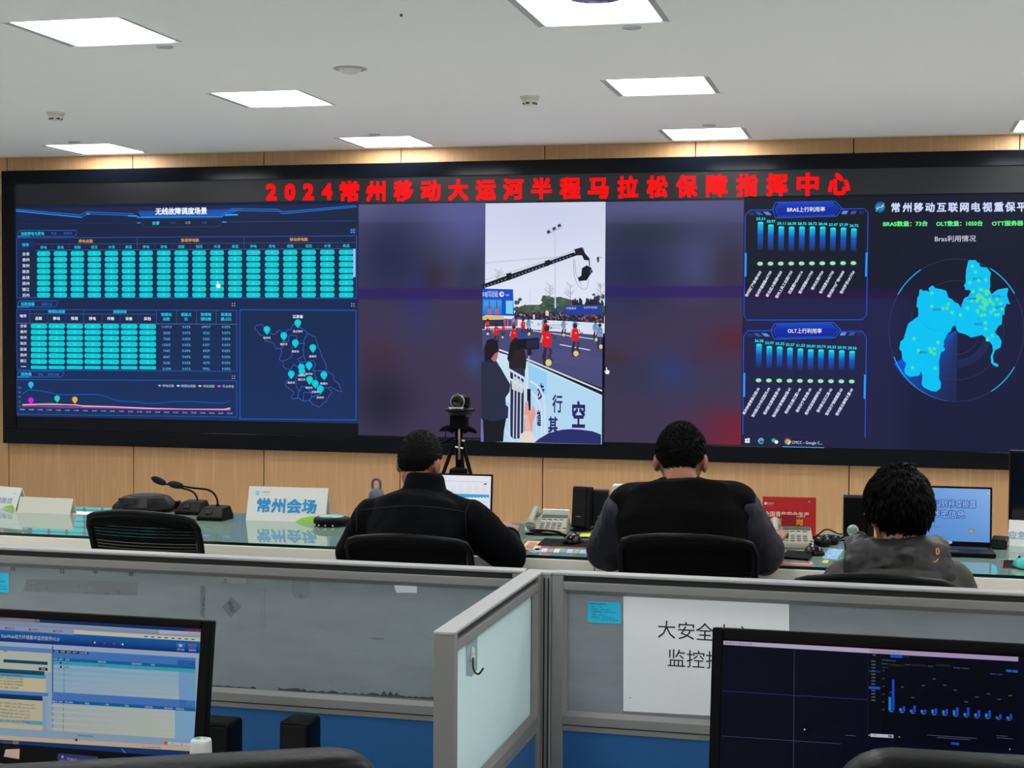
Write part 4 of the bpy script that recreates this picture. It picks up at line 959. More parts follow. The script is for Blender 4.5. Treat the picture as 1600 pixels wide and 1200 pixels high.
# ------------------------------------------------------------------ telephones
beige = mat('phone_beige', (150, 147, 133), .45); key_m = mat('phone_key', (120, 118, 108), .5); lcd = mat('phone_lcd', (70, 76, 70), .2)
def telephone(label, px, py, rz):
    c = D(px, py); t = thing('desk_telephone', label, 'telephone', (c.x, c.y, DZ), rz, 'desk telephones')
    bm = B(); W_, Dp = .088, .105
    A = [(-W_, -Dp, 0), (W_, -Dp, 0), (W_, Dp, 0), (-W_, Dp, 0)]; C_ = [(-W_+.004, -Dp+.006, .024), (W_-.004, -Dp+.006, .024), (W_-.01, Dp-.01, .066), (-W_+.01, Dp-.01, .066)]
    va, vc = [[bm.verts.new(q) for q in k] for k in (A, C_)]; bm.faces.new(va[::-1]); bm.faces.new(vc); bridge(bm, va, vc); obj('body', bm, beige, t, bevel=.008, segs=3)
    sl = math.atan2(.042, .194); T = lambda x, y: Matrix.Translation((x, y, .024+(y+Dp-.006)*.2165)) @ Matrix.Rotation(sl, 4, 'X')
    bm = B(); box(bm, -.035, .075, -.018, .018, -.001, .003, T(0, .068)); obj('display', bm, lcd, t, bevel=.002)
    for r in range(5):
        for k in range(4 if r else 5):
            bm = B(); box(bm, -.0085, .0085, -.005, .005, 0, .004, T(-.022+k*.0245, -.076+r*.026)); obj('key', bm, key_m if r != 3 else mat('phone_key_light', (208, 206, 196), .5), t, bevel=.0015)
    hs = obj('handset', _handset(), beige, t, smooth=True)
    bm = B(); tube(bm, [(-.078+.006*math.cos(k*1.1), -.1-.05*math.sin(min(k/46, 1)*PI), .012+.006*math.sin(k*1.1)+.001*k*.1) for k in range(46)], .0016, 6); obj('cord', bm, beige, t, smooth=True)
    return t
def _handset():
    bm = B(); pts = catmull([(-.067, -.092, .044), (-.067, -.08, .056), (-.067, -.03, .068), (-.067, .03, .080), (-.067, .08, .086), (-.067, .1, .080)], 4)
    tube(bm, pts, [.014+.008*abs(2*k/(len(pts)-1)-1)**3 for k in range(len(pts))], 12)
    for y, z in ((-.078, .042), (.082, .074)): ball(bm, (-.067, y, z), .026, .028, .02, 14)
    return bm
telephone('beige desk telephone with its handset at the left, between the two men\'s laptops', 857, 832, .10)
telephone('beige desk telephone in front of the red sign', 1237, 852, .08)

# ------------------------------------------------------------------ computer speakers, boxes behind the desk phones
def desk_speaker(label, px, py, w, h, rz, tilt):
    c = D(px, py); t = thing('desktop_speaker', label, 'speaker', (c.x, c.y, DZ), rz, 'computer speakers')
    bm = B(); lathe(bm, [(0, 0), (.045, 0), (.046, .006), (.03, .013), (0, .014)], 24); obj('foot', bm, blk, t)
    M = Matrix.Translation((0, 0, .012)) @ Matrix.Rotation(-tilt, 4, 'X')
    bm = B(); box(bm, -w/2, w/2, -.03, .04, 0, h, M); obj('cabinet', bm, blk, t, bevel=.008, segs=3)
    bm = B(); box(bm, -w/2+.006, w/2-.006, -.034, -.029, .008, h-.008, M); obj('grille', bm, mat('grille_cloth', (10, 10, 11), .9), t, bevel=.003)
    bm = B(); box(bm, -w*.16, w*.16, -.0355, -.0335, h*.27, h*.29, M); obj('badge', bm, mat('badge_silver', (120, 124, 128), .3), t)
desk_speaker('black computer speaker turned slightly, right beside the beige telephone', 908, 829, .072, .178, -.25, .08)
desk_speaker('black computer speaker close to the large man\'s left shoulder', 938, 826, .07, .158, .05, .03)
c = D(868, 819); bm = B(); box(bm, -.058, .062, -.012, .012, 0, .066); tag(obj('white_carton', bm, paper, loc=(c.x, c.y, DZ), bevel=.002), 'low white carton standing behind the beige telephone beside the speakers', 'carton')
c = D(975, 822); bm = B(); box(bm, -.05, .05, -.03, .03, 0, .185); tag(obj('white_box', bm, plastic_w, loc=(c.x, c.y, DZ), bevel=.006), 'tall white box behind the large man\'s left shoulder', 'box')
c = D(893, 825); bm = B(); tube(bm, catmull([(0, 0, .004), (.03, .01, .02), (.05, -.02, .012), (.02, -.03, .02), (-.02, -.015, .012), (0, .01, .02)], 5), .006, 8); tag(obj('green_cable', bm, mat('green_plastic', (96, 160, 96), .5), loc=(c.x, c.y, DZ+.002), smooth=True), 'small bundle of green cable at the foot of the speaker', 'cable')
# mouse mat, mouse, cable, notes
def flat(name, label, cat, corners, h, m, edge=None):
    P = [D(*q) for q in corners]; bm = B(); prism(bm, [q-Vector((P[0].x, P[0].y, DZ)) for q in P], (0, 0, h)); return tag(obj(name, bm, m, loc=(P[0].x, P[0].y, DZ)), label, cat)
red_m = mat('red_edge', (170, 34, 38), .5)
def mouse_mat(label, corners):
    P = [D(*q) for q in corners]; o0 = P[0]; ce = sum((q-o0 for q in P), Vector())/4; t = thing('mouse_mat', label, 'mouse mat', o0, 0, 'mouse mats')
    bm = B(); prism(bm, [q-o0 for q in P], (0, 0, .003)); obj('red_base', bm, red_m, t)
    bm = B(); prism(bm, [ce+(q-o0-ce)*.965+Vector((0, 0, .003)) for q in P], (0, 0, .001)); obj('cloth', bm, blk2, t)
mouse_mat('black mouse mat with a red edge between the left man\'s hand and the large man', [(838, 853), (925, 856.5), (932, 846), (850, 842)])
def mouse(label, px, py, rz, m, z=DZ, k=1.0):
    c = D(px, py, z); t = thing('computer_mouse', label, 'mouse', (c.x, c.y, z), rz)
    bm = B()
    for i, (y, w, h) in enumerate(((-.055, .012, .010), (-.05, .024, .022), (-.03, .032, .034), (0, .033, .039), (.03, .03, .033), (.05, .022, .02), (.056, .012, .008))):
        R = [bm.verts.new((w*k*math.cos(a), y*k, max(.001, h*k*math.sin(a)))) for a in [PI*j/12 for j in range(13)]] ; 
        if i: 
            for j in range(12): bm.faces.new((prev[j], prev[j+1], R[j+1], R[j]))
            bm.faces.new((prev[12], prev[0], R[0], R[12]))
        else: bm.faces.new(R[::-1])
        prev = R
    bm.faces.new(prev); obj('shell', bm, m, t, smooth=True)
    bm = B(); M = Matrix.Translation((0, .03*k, .0355*k)) @ Matrix.Rotation(PI/2, 4, 'Y'); lathe(bm, [(0, -.003), (.006, -.003), (.006, .003), (0, .003)], 12, M); obj('wheel', bm, gry, t)
    return t
gloss = mat('glossy_black', (6, 6, 7), .18, spec=.22)
mouse('glossy black mouse on the mat with the red edge beside the yellow note', 894.5, 848, -.2, gloss, DZ+.004)
flat('sticky_note', 'bright yellow note on the glass in front of the speakers', 'note', [(905, 838.5), (923, 838.5), (924, 833.5), (908, 834)], .001, mat('yellow_paper', (222, 206, 40), .6))
rc = random.Random(5); c = D(857, 842); bm = B()
tube(bm, catmull([(.09*math.cos(k*.9)*(1-.03*k)+.0, .05*math.sin(k*.9), .010+.002*k) for k in range(14)]+[(.12, .02, .008), (.18, .03, .006)], 5), .0035, 6)
tag(obj('power_cable', bm, blk2, loc=(c.x-.02, c.y+.01, DZ), smooth=True), 'coiled black cable lying in front of the beige telephone and beside the mouse', 'cable')
o0 = D(830, 866); p = Plate((o0.x, o0.y, DZ+.0006), (1, 0, 0), (0, 1, 0), step=.0003)
p.poly([(814, 858), (842, 860), (850, 846), (824, 845)], (206, 178, 150)); p.up(); p.poly([(818, 857), (832, 858), (840, 848), (828, 847)], (170, 120, 100)); p.poly([(834, 856), (840, 857), (846, 849), (842, 848)], (226, 206, 186))
tag(p.build('leaflet', pr), 'pinkish printed leaflet on the glass by the left man\'s sleeve', 'leaflet')
o0 = D(870, 866); p = Plate((o0.x, o0.y, DZ+.0006), (1, 0, 0), (0, 1, 0), step=.0003)
for k in range(9): p.poly([(834+k*10, 862.2+k*.35), (843.5+k*10, 862.5+k*.35), (846+k*10, 856.6+k*.35), (837+k*10, 856.3+k*.35)], [(150, 176, 214), (190, 200, 216), (120, 140, 170), (206, 206, 200), (110, 150, 130), (176, 190, 220), (150, 160, 150), (160, 180, 220), (190, 196, 210)][k])
tag(p.build('photo_strip', pr), 'strip of small pale pictures along the desk edge before the mouse mat', 'pictures')

# ------------------------------------------------------------------ things around the hooded man
P0, P1 = D(1191, 838), D(1269, 838.6); P1 = Vector((P0.x+.222, P0.y+.02, DZ)); U = (P1-P0).normalized(); lean = .10
t = thing('red_sign', 'red sign with white and yellow characters standing behind the telephone', 'sign', P0, math.atan2(U.y, U.x))
R_ = Matrix.Rotation(-lean, 4, 'X'); bm = B(); box(bm, 0, .222, 0, .006, 0, .168, R_); obj('board', bm, mat('red_board', (186, 22, 26), .35), t, bevel=.001)
bm = B(); box(bm, .08, .14, .006, .012, 0, .10, Matrix.Translation((0, .004, 0)) @ Matrix.Rotation(.35, 4, 'X')); obj('easel_back', bm, red_m, t)
p = Plate(P0+Vector((0, -.0006, 0)), U, Matrix.Rotation(t.rotation_euler.z, 3, 'Z') @ Vector((0, math.sin(lean), math.cos(lean))), step=.0003); p.up()
p.text('全国青年安全生产', 1229, 803.5, 8.6, (236, 226, 214), w=70, bold=.01); p.text('示范岗', 1235, 815.3, 10.5, (226, 180, 60), w=38, bold=.02)
p.disc(1196.2, 786.5, 2.3, 2.4, (226, 190, 190)); p.text('中国移动', 1204, 786.4, 3.2, (230, 190, 190), w=11); p.line([(1199, 789), (1208, 789.3)], .5, (220, 160, 160))
for x, y in ((1190.5, 781), (1264.5, 784)): p.disc(x, y, .9, 1, (226, 200, 190))
p.build('lettering', pr, t)
c = D(1342, 836); t = thing('black_cabinet', 'black box-shaped speaker standing behind the crystal ball', 'speaker', (c.x, c.y, DZ), .06)
bm = B(); box(bm, -.066, .03, -.05, .06, 0, .165); obj('cabinet', bm, blk, t, bevel=.004); bm = B(); box(bm, .032, .06, -.05, .05, 0, .162); obj('side_panel', bm, gry, t, bevel=.004)
c = D(1332.5, 842); t = thing('crystal_ball', 'small clear glass ball on a stand in front of the black speaker box', 'ornament', (c.x, c.y, DZ))
bm = B(); lathe(bm, [(0, 0), (.016, 0), (.016, .004), (.009, .009), (.012, .014), (0, .012)], 20); obj('stand', bm, plastic_w, t)
bm = B(); ball(bm, (0, 0, .036), .0245, n=28); obj('ball', bm, mat('crystal', (215, 235, 225), .02, trans=.8, ior=1.5), t, smooth=True)
flat('black_folder', 'flat black folder on the glass in front of the telephone with the red sign', 'folder', [(1222, 873), (1263, 876.5), (1272, 866), (1230, 862)], .008, blk2)
flat('pink_strip', 'thin pink strip at the desk edge before the black folder', 'paper', [(1215, 881), (1268, 883.5), (1270, 880.5), (1220, 878)], .001, mat('pink_paper', (206, 120, 120), .6))
flat('blue_card', 'blue printed card on the glass beside the hooded man\'s left side', 'card', [(1284, 872), (1306, 874), (1318, 859), (1296, 857)], .001, mat('blue_card_ink', (96, 150, 206), .5, noise=((60, 60, 60), (170, 200, 226), .1)))
flat('yellow_tag', 'small yellow tag at the corner of the blue card by the desk edge', 'tag', [(1284, 879), (1293, 880), (1295, 876), (1287, 875.5)], .001, mat('yellow_paper'))
mouse('black mouse lying next to the black folder', 1271.5, 866, .5, gloss, DZ, .98)
c = D(1289, 853); t = thing('headset', 'black headset with two round cups behind the mouse', 'headset', (c.x, c.y, DZ), .2)
for x, y in ((-.012, -.01), (.03, .05)):
    bm = B(); lathe(bm, [(0, 0), (.03, 0), (.034, .01), (.034, .026), (.024, .036), (0, .038)], 22, Matrix.Translation((x, y, .0))); obj('ear_cup', bm, gloss, t, smooth=True)
bm = B(); tube(bm, catmull([(-.012, .02, .03), (-.04, .09, .02), (.02, .14, .016), (.07, .11, .02), (.05, .06, .03)], 5), .006, 8); obj('headband', bm, blk2, t, smooth=True)
c = D(1302, 842); bm = B(); tube(bm, catmull([(-.07, .03, .006), (-.03, .07, .03), (.02, .05, .015), (.05, .02, .02), (.03, -.02, .006), (-.02, -.03, .02), (-.05, -.06, .006), (.03, -.075, .005), (.06, -.02, .005), (.05, .03, .03)], 6), .003, 6)
tag(obj('charger_cable', bm, blk2, loc=(c.x, c.y, DZ), smooth=True), 'tangled black charging cable on the glass left of the crystal ball', 'cable')
c = D(1298, 839); bm = B(); box(bm, -.03, .03, -.012, .012, 0, .014); tag(obj('blue_adapter', bm, mat('light_blue', (110, 170, 210), .5), loc=(c.x, c.y, DZ), bevel=.003), 'small light blue adapter beside the tangled charging cable', 'adapter')
# right of the blue laptop
c = D(1562, 857); t = thing('phone_stand', 'small black wedge-shaped phone stand right of the blue-screen laptop', 'stand', (c.x, c.y, DZ), -.25)
bm = B(); prism(bm, [(-.032, -.03, 0), (-.032, .035, 0), (-.032, .03, .05), (-.032, -.02, .036)], (.064, 0, 0)); obj('body', bm, gloss, t, bevel=.006)
bm = B(); prism(bm, [(-.026, -.0325, .006), (.026, -.0325, .006), (.026, -.0235, .032), (-.026, -.0235, .032)], (0, -.003, 0)); obj('front_pad', bm, gry, t)
t, p = tent('name_card', 'white tent card with pale blue characters under the black monitor at the right edge', D(1575, 852.5), D(1680, 858), .10, .05, paper, group='tent cards'); p.up(2)
p.text('应急调度席', 1612, 837.5, 13, (70, 150, 196), w=74); p.build('print', pr, t)
c = D(1630, 841); t = thing('monitor', 'black monitor standing on the desk, cut by the right edge', 'monitor', (c.x, c.y, DZ), 0)
Yc = c.y; zt_, zb_ = at_y(1577, 703, Yc).z, at_y(1576, 828, Yc).z; xl_ = at_y(1576.5, 760, Yc).x-c.x
bm = B(); box(bm, xl_, xl_+.54, -.02, .02, zb_-DZ, zt_-DZ); obj('housing', bm, blk, t, bevel=.006)
bm = B(); box(bm, xl_+.012, xl_+.528, -.0215, -.019, zb_-DZ+.03, zt_-DZ-.012); obj('screen', bm, mat('off_screen', (6, 6, 8), .12), t)
p = Plate((c.x+xl_, Yc-.0205, 0), (1, 0, 0), (0, 0, 1), step=.0003); p.up(); p.text('Lenovo', 1590, 825.8, 5.2, (190, 194, 198), w=16); p.build('lettering', pr, t)
bm = B(); box(bm, xl_+.25, xl_+.29, .02, .05, 0, .25); obj('stand_neck', bm, blk, t); bm = B(); lathe(bm, [(0, 0), (.11, 0), (.11, .008), (0, .014)], 28, Matrix.Translation((xl_+.27, .04, 0))); obj('stand_foot', bm, blk, t)
mouse_mat('black mouse mat with a red edge at the right end of the desk', [(1565, 888), (1660, 893), (1660, 880), (1567, 876)])
mouse('turquoise mouse on the red-edged mat at the right edge', 1597, 886, 0.3, mat('teal_plastic', (60, 178, 166), .35), DZ+.004, .9)

# ------------------------------------------------------------------ conference camera on a tripod, behind the desk
TY = 7.35
t = thing('tripod_camera', 'conference camera with a silver collar on a black tripod in front of the video wall', 'camera', (at_y(717, 690, TY).x, TY, 0))
o0 = Vector(t.location); W = lambda x, y, dy=0: at_y(x, y, TY+dy)-Vector((o0.x, o0.y, 0))
hd = W(718, 627); silver = mat('silver_plastic', (170, 170, 166), .35, metal=.3)
bm = B(); ball(bm, hd+Vector((0, 0, 0)), .041, .042, .041, 24); obj('camera_head', bm, blk, t, smooth=True)
for s_ in (-1, 1):
    bm = B(); box(bm, s_*.034-.01, s_*.034+.012, -.022, .026, -.03, .024, Matrix.Translation(hd+Vector((.004, 0, 0)))); obj('yoke', bm, blk, t, bevel=.006)
RY = Matrix.Rotation(PI/2, 4, 'X')
bm = B(); lathe(bm, [(.031, .030), (.033, .040), (.036, .040), (.036, .03)], 32, Matrix.Translation(hd) @ RY); obj('lens_ring', bm, silver, t, smooth=True)
bm = B(); lathe(bm, [(0, .040), (.018, .042), (.020, .044), (.027, .045), (.031, .041), (.031, .03)], 32, Matrix.Translation(hd) @ RY); obj('lens', bm, mat('lens_glass', (12, 13, 18), .08), t, smooth=True)
ds = W(719, 642)
bm = B(); prism(bm, [(-.022, -.05, 0), (.022, -.05, 0), (.036, -.045, .016), (.07, -.03, .014), (.074, .03, .012), (-.074, .03, .012), (-.07, -.03, .014), (-.036, -.045, .016)], (0, 0, .0001)); bm.clear()
lathe(bm, [(0, -.032), (.034, -.032), (.060, -.018), (.077, .002), (.076, .010), (.06, .016), (.03, .022), (0, .022)], 32, Matrix.Translation(ds)); obj('camera_base', bm, blk, t, smooth=True)
bm = B(); prism(bm, [ds+Vector(q) for q in ((-.045, -.062, .018), (-.026, -.066, -.0), (.018, -.066, -.0), (.036, -.062, .018))], (0, .012, .004)); obj('silver_trim', bm, silver, t, bevel=.002)
bm = B(); a = W(718, 648); b_ = W(718, 670); box(bm, -.042, .040, -.035, .035, (b_-a).z, 0, Matrix.Translation(a)); obj('pan_head', bm, blk2, t, bevel=.006)
for s_, pts in ((-1, [(-.025, 0), (-.06, .012), (-.10, -.002)]), (1, [(.025, 0), (.055, .01), (.095, -.008)])):
    q = W(717.5, 673); bm = B(); tube(bm, catmull([q+Vector((x, -.01, z)) for x, z in pts], 4), [.016, .016, .017, .017, .016, .014, .012, .009, .004][:9], 10); obj('side_flap', bm, blk2, t, smooth=True)
top, mid, low = W(717, 668), W(716.5, 718), W(716, 740)
bm = B(); tube(bm, [W(717, 668), W(717, 690), W(717, 740)], [.022, .018, .016], 14); obj('collar', bm, blk2, t, smooth=True)
bm = B(); tube(bm, [W(717.5, 670, -.03), W(717.5, 718, -.03)], .0055, 10); obj('centre_rod', bm, mat('rod_bronze', (140, 116, 100), .35, metal=.5), t, smooth=True)
for x, y in ((713.5, 698.5), (721.5, 700), (724, 688.5)):
    q = W(x, y, -.035); bm = B(); box(bm, -.008, .008, -.002, .002, -.004, .004, Matrix.Translation(q) @ Matrix.Rotation(.2, 4, 'Y')); obj('cable_tie', bm, plastic_w, t, bevel=.001)
zt2 = W(717, 690).z
for k, a in enumerate((-2.75, -.42, 1.55)):
    d = Vector((math.cos(a), math.sin(a), 0)); bm = B(); tube(bm, [d*.022+Vector((0, 0, zt2)), d*.2+Vector((0, 0, zt2*.52)), d*.39+Vector((0, 0, .012))], [.010, .009, .007], 10)
    lg = obj('leg', bm, blk2, t, smooth=True); bm = B(); ball(bm, d*.39+Vector((0, 0, .014)), .014, n=10); obj('rubber_foot', bm, blk2, lg)
bm = B(); q = W(716.5, 733); lathe(bm, [(.018, -.05), (.05, -.03), (.046, 0), (.018, .012)], 10, Matrix.Translation(q)); obj('spreader', bm, blk2, t)
bm = B(); tube(bm, catmull([W(697, 672), W(696, 684), W(700, 692), W(711, 683)], 4), .0022, 6); tube(bm, catmull([W(708, 684), W(694, 691), W(688, 693)], 4), .006, 8); obj('pan_handle', bm, blk2, t, smooth=True)
# ------------------------------------------------------------------ bodies: overlapping limbs grown into one continuous skin
def limb(bm, p0, r0, p1, r1, n=16):
    p0, p1 = Vector(p0), Vector(p1); d = (p1-p0); L = d.length; d = d/L; a, b = frame_of(d); rows = []
    for k in range(6): t = -PI/2+PI/2*k/5; rows.append((p0+d*(r0*math.sin(t)), r0*math.cos(t)))
    for k in range(6): t = PI/2*k/5; rows.append((p1+d*(r1*math.sin(t)), r1*math.cos(t)))
    prev = None
    for c, r in rows:
        R = ring(bm, c, a*max(r, 1e-4), b*max(r, 1e-4), n)
        if prev: bridge(bm, prev, R)
        else: bm.faces.new(R[::-1])
        prev = R
    bm.faces.new(prev)
def loft(bm, rows, right, n=28, power=2.4):     # rows: (centre, half width, half depth)
    right = Vector(right).normalized(); prev = None; C_ = [Vector(r[0]) for r in rows]
    for i, (c, rx, ry) in enumerate(rows):
        d = (C_[min(i+1, len(C_)-1)]-C_[max(i-1, 0)]).normalized(); r = (right-d*right.dot(d)).normalized(); f = d.cross(r)
        R = []
        for k in range(n):
            a = 2*PI*k/n; ca, sa = math.cos(a), math.sin(a)
            R.append(bm.verts.new(Vector(c)+r*(rx*math.copysign(abs(ca)**(2/power), ca))+f*(ry*math.copysign(abs(sa)**(2/power), sa))))
        if prev: bridge(bm, prev, R)
        else: bm.faces.new(R[::-1])
        prev = R
    bm.faces.new(prev)
def grow(name, bm, voxel, smooth, m, parent, wrinkle=0.0, wscale=.12, cut=None):
    bmesh.ops.recalc_face_normals(bm, faces=bm.faces[:])
    me = bpy.data.meshes.new('tmp'); bm.to_mesh(me); bm.free(); o = bpy.data.objects.new('tmp', me); COL.objects.link(o)
    r = o.modifiers.new('r', 'REMESH'); r.mode = 'VOXEL'; r.voxel_size = voxel
    s = o.modifiers.new('s', 'SMOOTH'); s.iterations = smooth; s.factor = .5
    if wrinkle:
        tx = bpy.data.textures.get('folds') or bpy.data.textures.new('folds', 'CLOUDS'); tx.noise_scale = wscale; tx.noise_depth = 2
        d = o.modifiers.new('d', 'DISPLACE'); d.texture = tx; d.strength = wrinkle; d.mid_level = .5; d.texture_coords = 'GLOBAL'
    dg = bpy.context.evaluated_depsgraph_get(); out = bpy.data.meshes.new_from_object(o.evaluated_get(dg)); out.name = name
    bpy.data.objects.remove(o); bpy.data.meshes.remove(me)
    if cut:
        b2 = B(); b2.from_mesh(out)
        for co, no in cut: bmesh.ops.bisect_plane(b2, geom=b2.verts[:]+b2.edges[:]+b2.faces[:], plane_co=co, plane_no=no, clear_outer=True)
        b2.to_mesh(out); b2.free()
    return obj_me(name, out, m, parent, smooth=True, world=True)
def hand(bm, wrist, d, up, side, curl=.5, k=1.0):
    """palm, four fingers of unequal length and a thumb; d runs to the fingertips, up is the back of the hand, side = +1 thumb to the right"""
    d = Vector(d).normalized(); up = (Vector(up)-d*Vector(up).dot(d)).normalized(); s = d.cross(up)*side; w = Vector(wrist)
    for t in (-.026, -.009, .009, .026): limb(bm, w+d*.012*k+s*t*.7*k, .013*k, w+d*.088*k+s*t*k, .0105*k, 10)
    for i, (t, L) in enumerate(((.029, .068), (.0095, .076), (-.0095, .070), (-.028, .056))):
        p = w+d*.09*k+s*t*k; a = .25*curl
        for j, (f, r) in enumerate(((.45, .0088), (.32, .008), (.23, .0072))):
            dd = (d*math.cos(a)-up*math.sin(a)+s*t*1.5).normalized(); q = p+dd*L*f*k; limb(bm, p, r*k, q, (r-.0008)*k, 8); p = q; a += .62*curl
    p = w+d*.03*k+s*.024*k; a1 = (d*.55+s*.8-up*.15).normalized(); q = p+a1*.042*k; limb(bm, p, .0125*k, q, .0105*k, 10); a2 = (d*.85+s*.45-up*.3).normalized(); limb(bm, q, .0102*k, q+a2*.034*k, .0085*k, 10)
skin = mat('skin', (150, 98, 76), .5); skin.node_tree.nodes['Principled BSDF'].inputs['Subsurface Weight'].default_value = .08
hair_m = mat('hair_black', (5, 5, 5), .6, spec=.12, bump=(220, .4))
eye_m = mat('eye_white', (225, 222, 216), .2); iris_m = mat('iris', (30, 20, 16), .2)
trouser_m = mat('trousers_dark', (14, 15, 18), .85); shoe_m = mat('shoes_black', (14, 14, 14), .4)

def head_matrix(c, yaw, pitch, roll=0): return Matrix.Translation(c) @ Matrix.Rotation(yaw, 4, 'Z') @ Matrix.Rotation(pitch, 4, 'X') @ Matrix.Rotation(roll, 4, 'Y')
def head_parts(bm, H, s):
    T = lambda x, y, z: H @ Vector((x*s, y*s, z*s))
    def eb(x, y, z, rx, ry, rz): ball(bm, (0, 0, 0), 1, n=20, M=H @ Matrix.Translation((x*s, y*s, z*s)) @ Matrix.Diagonal((rx*s, ry*s, rz*s, 1)))
    eb(0, -.004, .018, .076, .096, .098); eb(0, .034, -.055, .058, .058, .058); eb(0, .058, -.092, .034, .034, .026); eb(0, .02, -.02, .07, .075, .07)
    eb(0, .094, -.03, .013, .018, .026); eb(0, .102, -.044, .017, .013, .010)             # nose
    eb(0, .086, -.072, .024, .010, .006); eb(0, .084, -.080, .022, .010, .006)           # lips
    eb(-.03, .08, .006, .022, .012, .007); eb(.03, .08, .006, .022, .012, .007)          # brow
    for sd in (-1, 1): eb(sd*.082, -.006, -.016, .010, .020, .032); eb(sd*.080, .002, -.034, .008, .010, .014)   # ears
def eyes(H, s, root):
    for sd in (-1, 1):
        bm = B(); ball(bm, (0, 0, 0), 1, n=14, M=H @ Matrix.Translation((sd*.031*s, .080*s, -.008*s)) @ Matrix.Diagonal((.012*s, .012*s, .010*s, 1)))
        e = obj('eye', bm, eye_m, root, smooth=True, world=True); bm = B(); ball(bm, (0, 0, 0), 1, n=10, M=H @ Matrix.Translation((sd*.031*s, .089*s, -.008*s)) @ Matrix.Diagonal((.005*s, .004*s, .005*s, 1)))
        obj('iris', bm, iris_m, e, world=True)
def hair(H, s, root, nape, thick, spikes, slen, droop, seed, sides=-.12, gap=.0):
    """a cap of hair that follows the skull down to a hairline, with short tufts over it"""
    rr = random.Random(seed); bm = B(); nu, nv = 72, 40; grid = {}
    def hairline(y): 
        pts = [(-1, nape), (-.55, nape+.02), (-.2, sides), (.12, sides+.02), (.3, .22), (.62, .5), (1.01, 1.2)]
        for (a, za), (b, zb) in zip(pts, pts[1:]):
            if a <= y <= b: return za+(zb-za)*(y-a)/(b-a)
        return 1.2
    def P(n):
        w = thick*(1.0-.55*max(0, min(1, (-n.z-.1)/.6))) + thick*.12*math.sin(n.x*9+seed)*math.sin(n.y*8+n.z*7)
        return H @ Vector((n.x*(.077*s+w), -.004*s+n.y*(.097*s+w), .018*s+n.z*(.100*s+w)))
    for j in range(nv+1):
        for i in range(nu):
            t, f = PI*j/nv, 2*PI*i/nu; n = Vector((math.sin(t)*math.sin(f), math.sin(t)*math.cos(f), math.cos(t)))
            grid[i, j] = (n, bm.verts.new(P(n)))
    for j in range(nv):
        for i in range(nu):
            q = [grid[i, j], grid[(i+1) % nu, j], grid[(i+1) % nu, j+1], grid[i, j+1]]; c = sum((k[0] for k in q), Vector())/4
            if c.length > 0 and c.normalized().z > hairline(c.normalized().y)+rr.uniform(-.05, .05):
                vs = []; [vs.append(k[1]) for k in q if k[1] not in vs]
                try: bm.faces.new(vs)
                except ValueError: pass
    bmesh.ops.remove_doubles(bm, verts=bm.verts[:], dist=1e-5)
    bmesh.ops.delete(bm, geom=[v for v in bm.verts if not v.link_faces], context='VERTS')
    for k in range(spikes):
        while True:
            n = Vector((rr.gauss(0, 1), rr.gauss(0, 1), rr.gauss(0, 1))).normalized()
            if n.z > hairline(n.y)+(.02 if droop < .5 else -.1): break
        p = P(n); nn = (H.to_3x3() @ n).normalized(); tang = Vector((0, 0, -1))-nn*(-nn.z)
        k_ = .4-.28*droop; d = (nn*(1-droop)+tang*droop+Vector((rr.uniform(-k_, k_), rr.uniform(-k_, k_), rr.uniform(-k_, k_)*.5))).normalized()
        L = slen*rr.uniform(.6, 1.3); a, b = frame_of(d); w = .0042*s*(1+droop); base = p-nn*.004
        tri = [bm.verts.new(base+a*w*math.cos(u)+b*w*math.sin(u)) for u in (0, 2.1, 4.2)]; mid_ = p+d*L*.5
        m3 = [bm.verts.new(mid_+a*w*.7*math.cos(u)+b*w*.7*math.sin(u)) for u in (0, 2.1, 4.2)]; tip = bm.verts.new(p+d*L+Vector((0, 0, -droop*L*.25)))
        bridge(bm, tri, m3)
        for u in range(3): bm.faces.new((m3[u], m3[(u+1) % 3], tip))
    o = obj('hair', bm, hair_m, root, smooth=True, world=True)
    return o

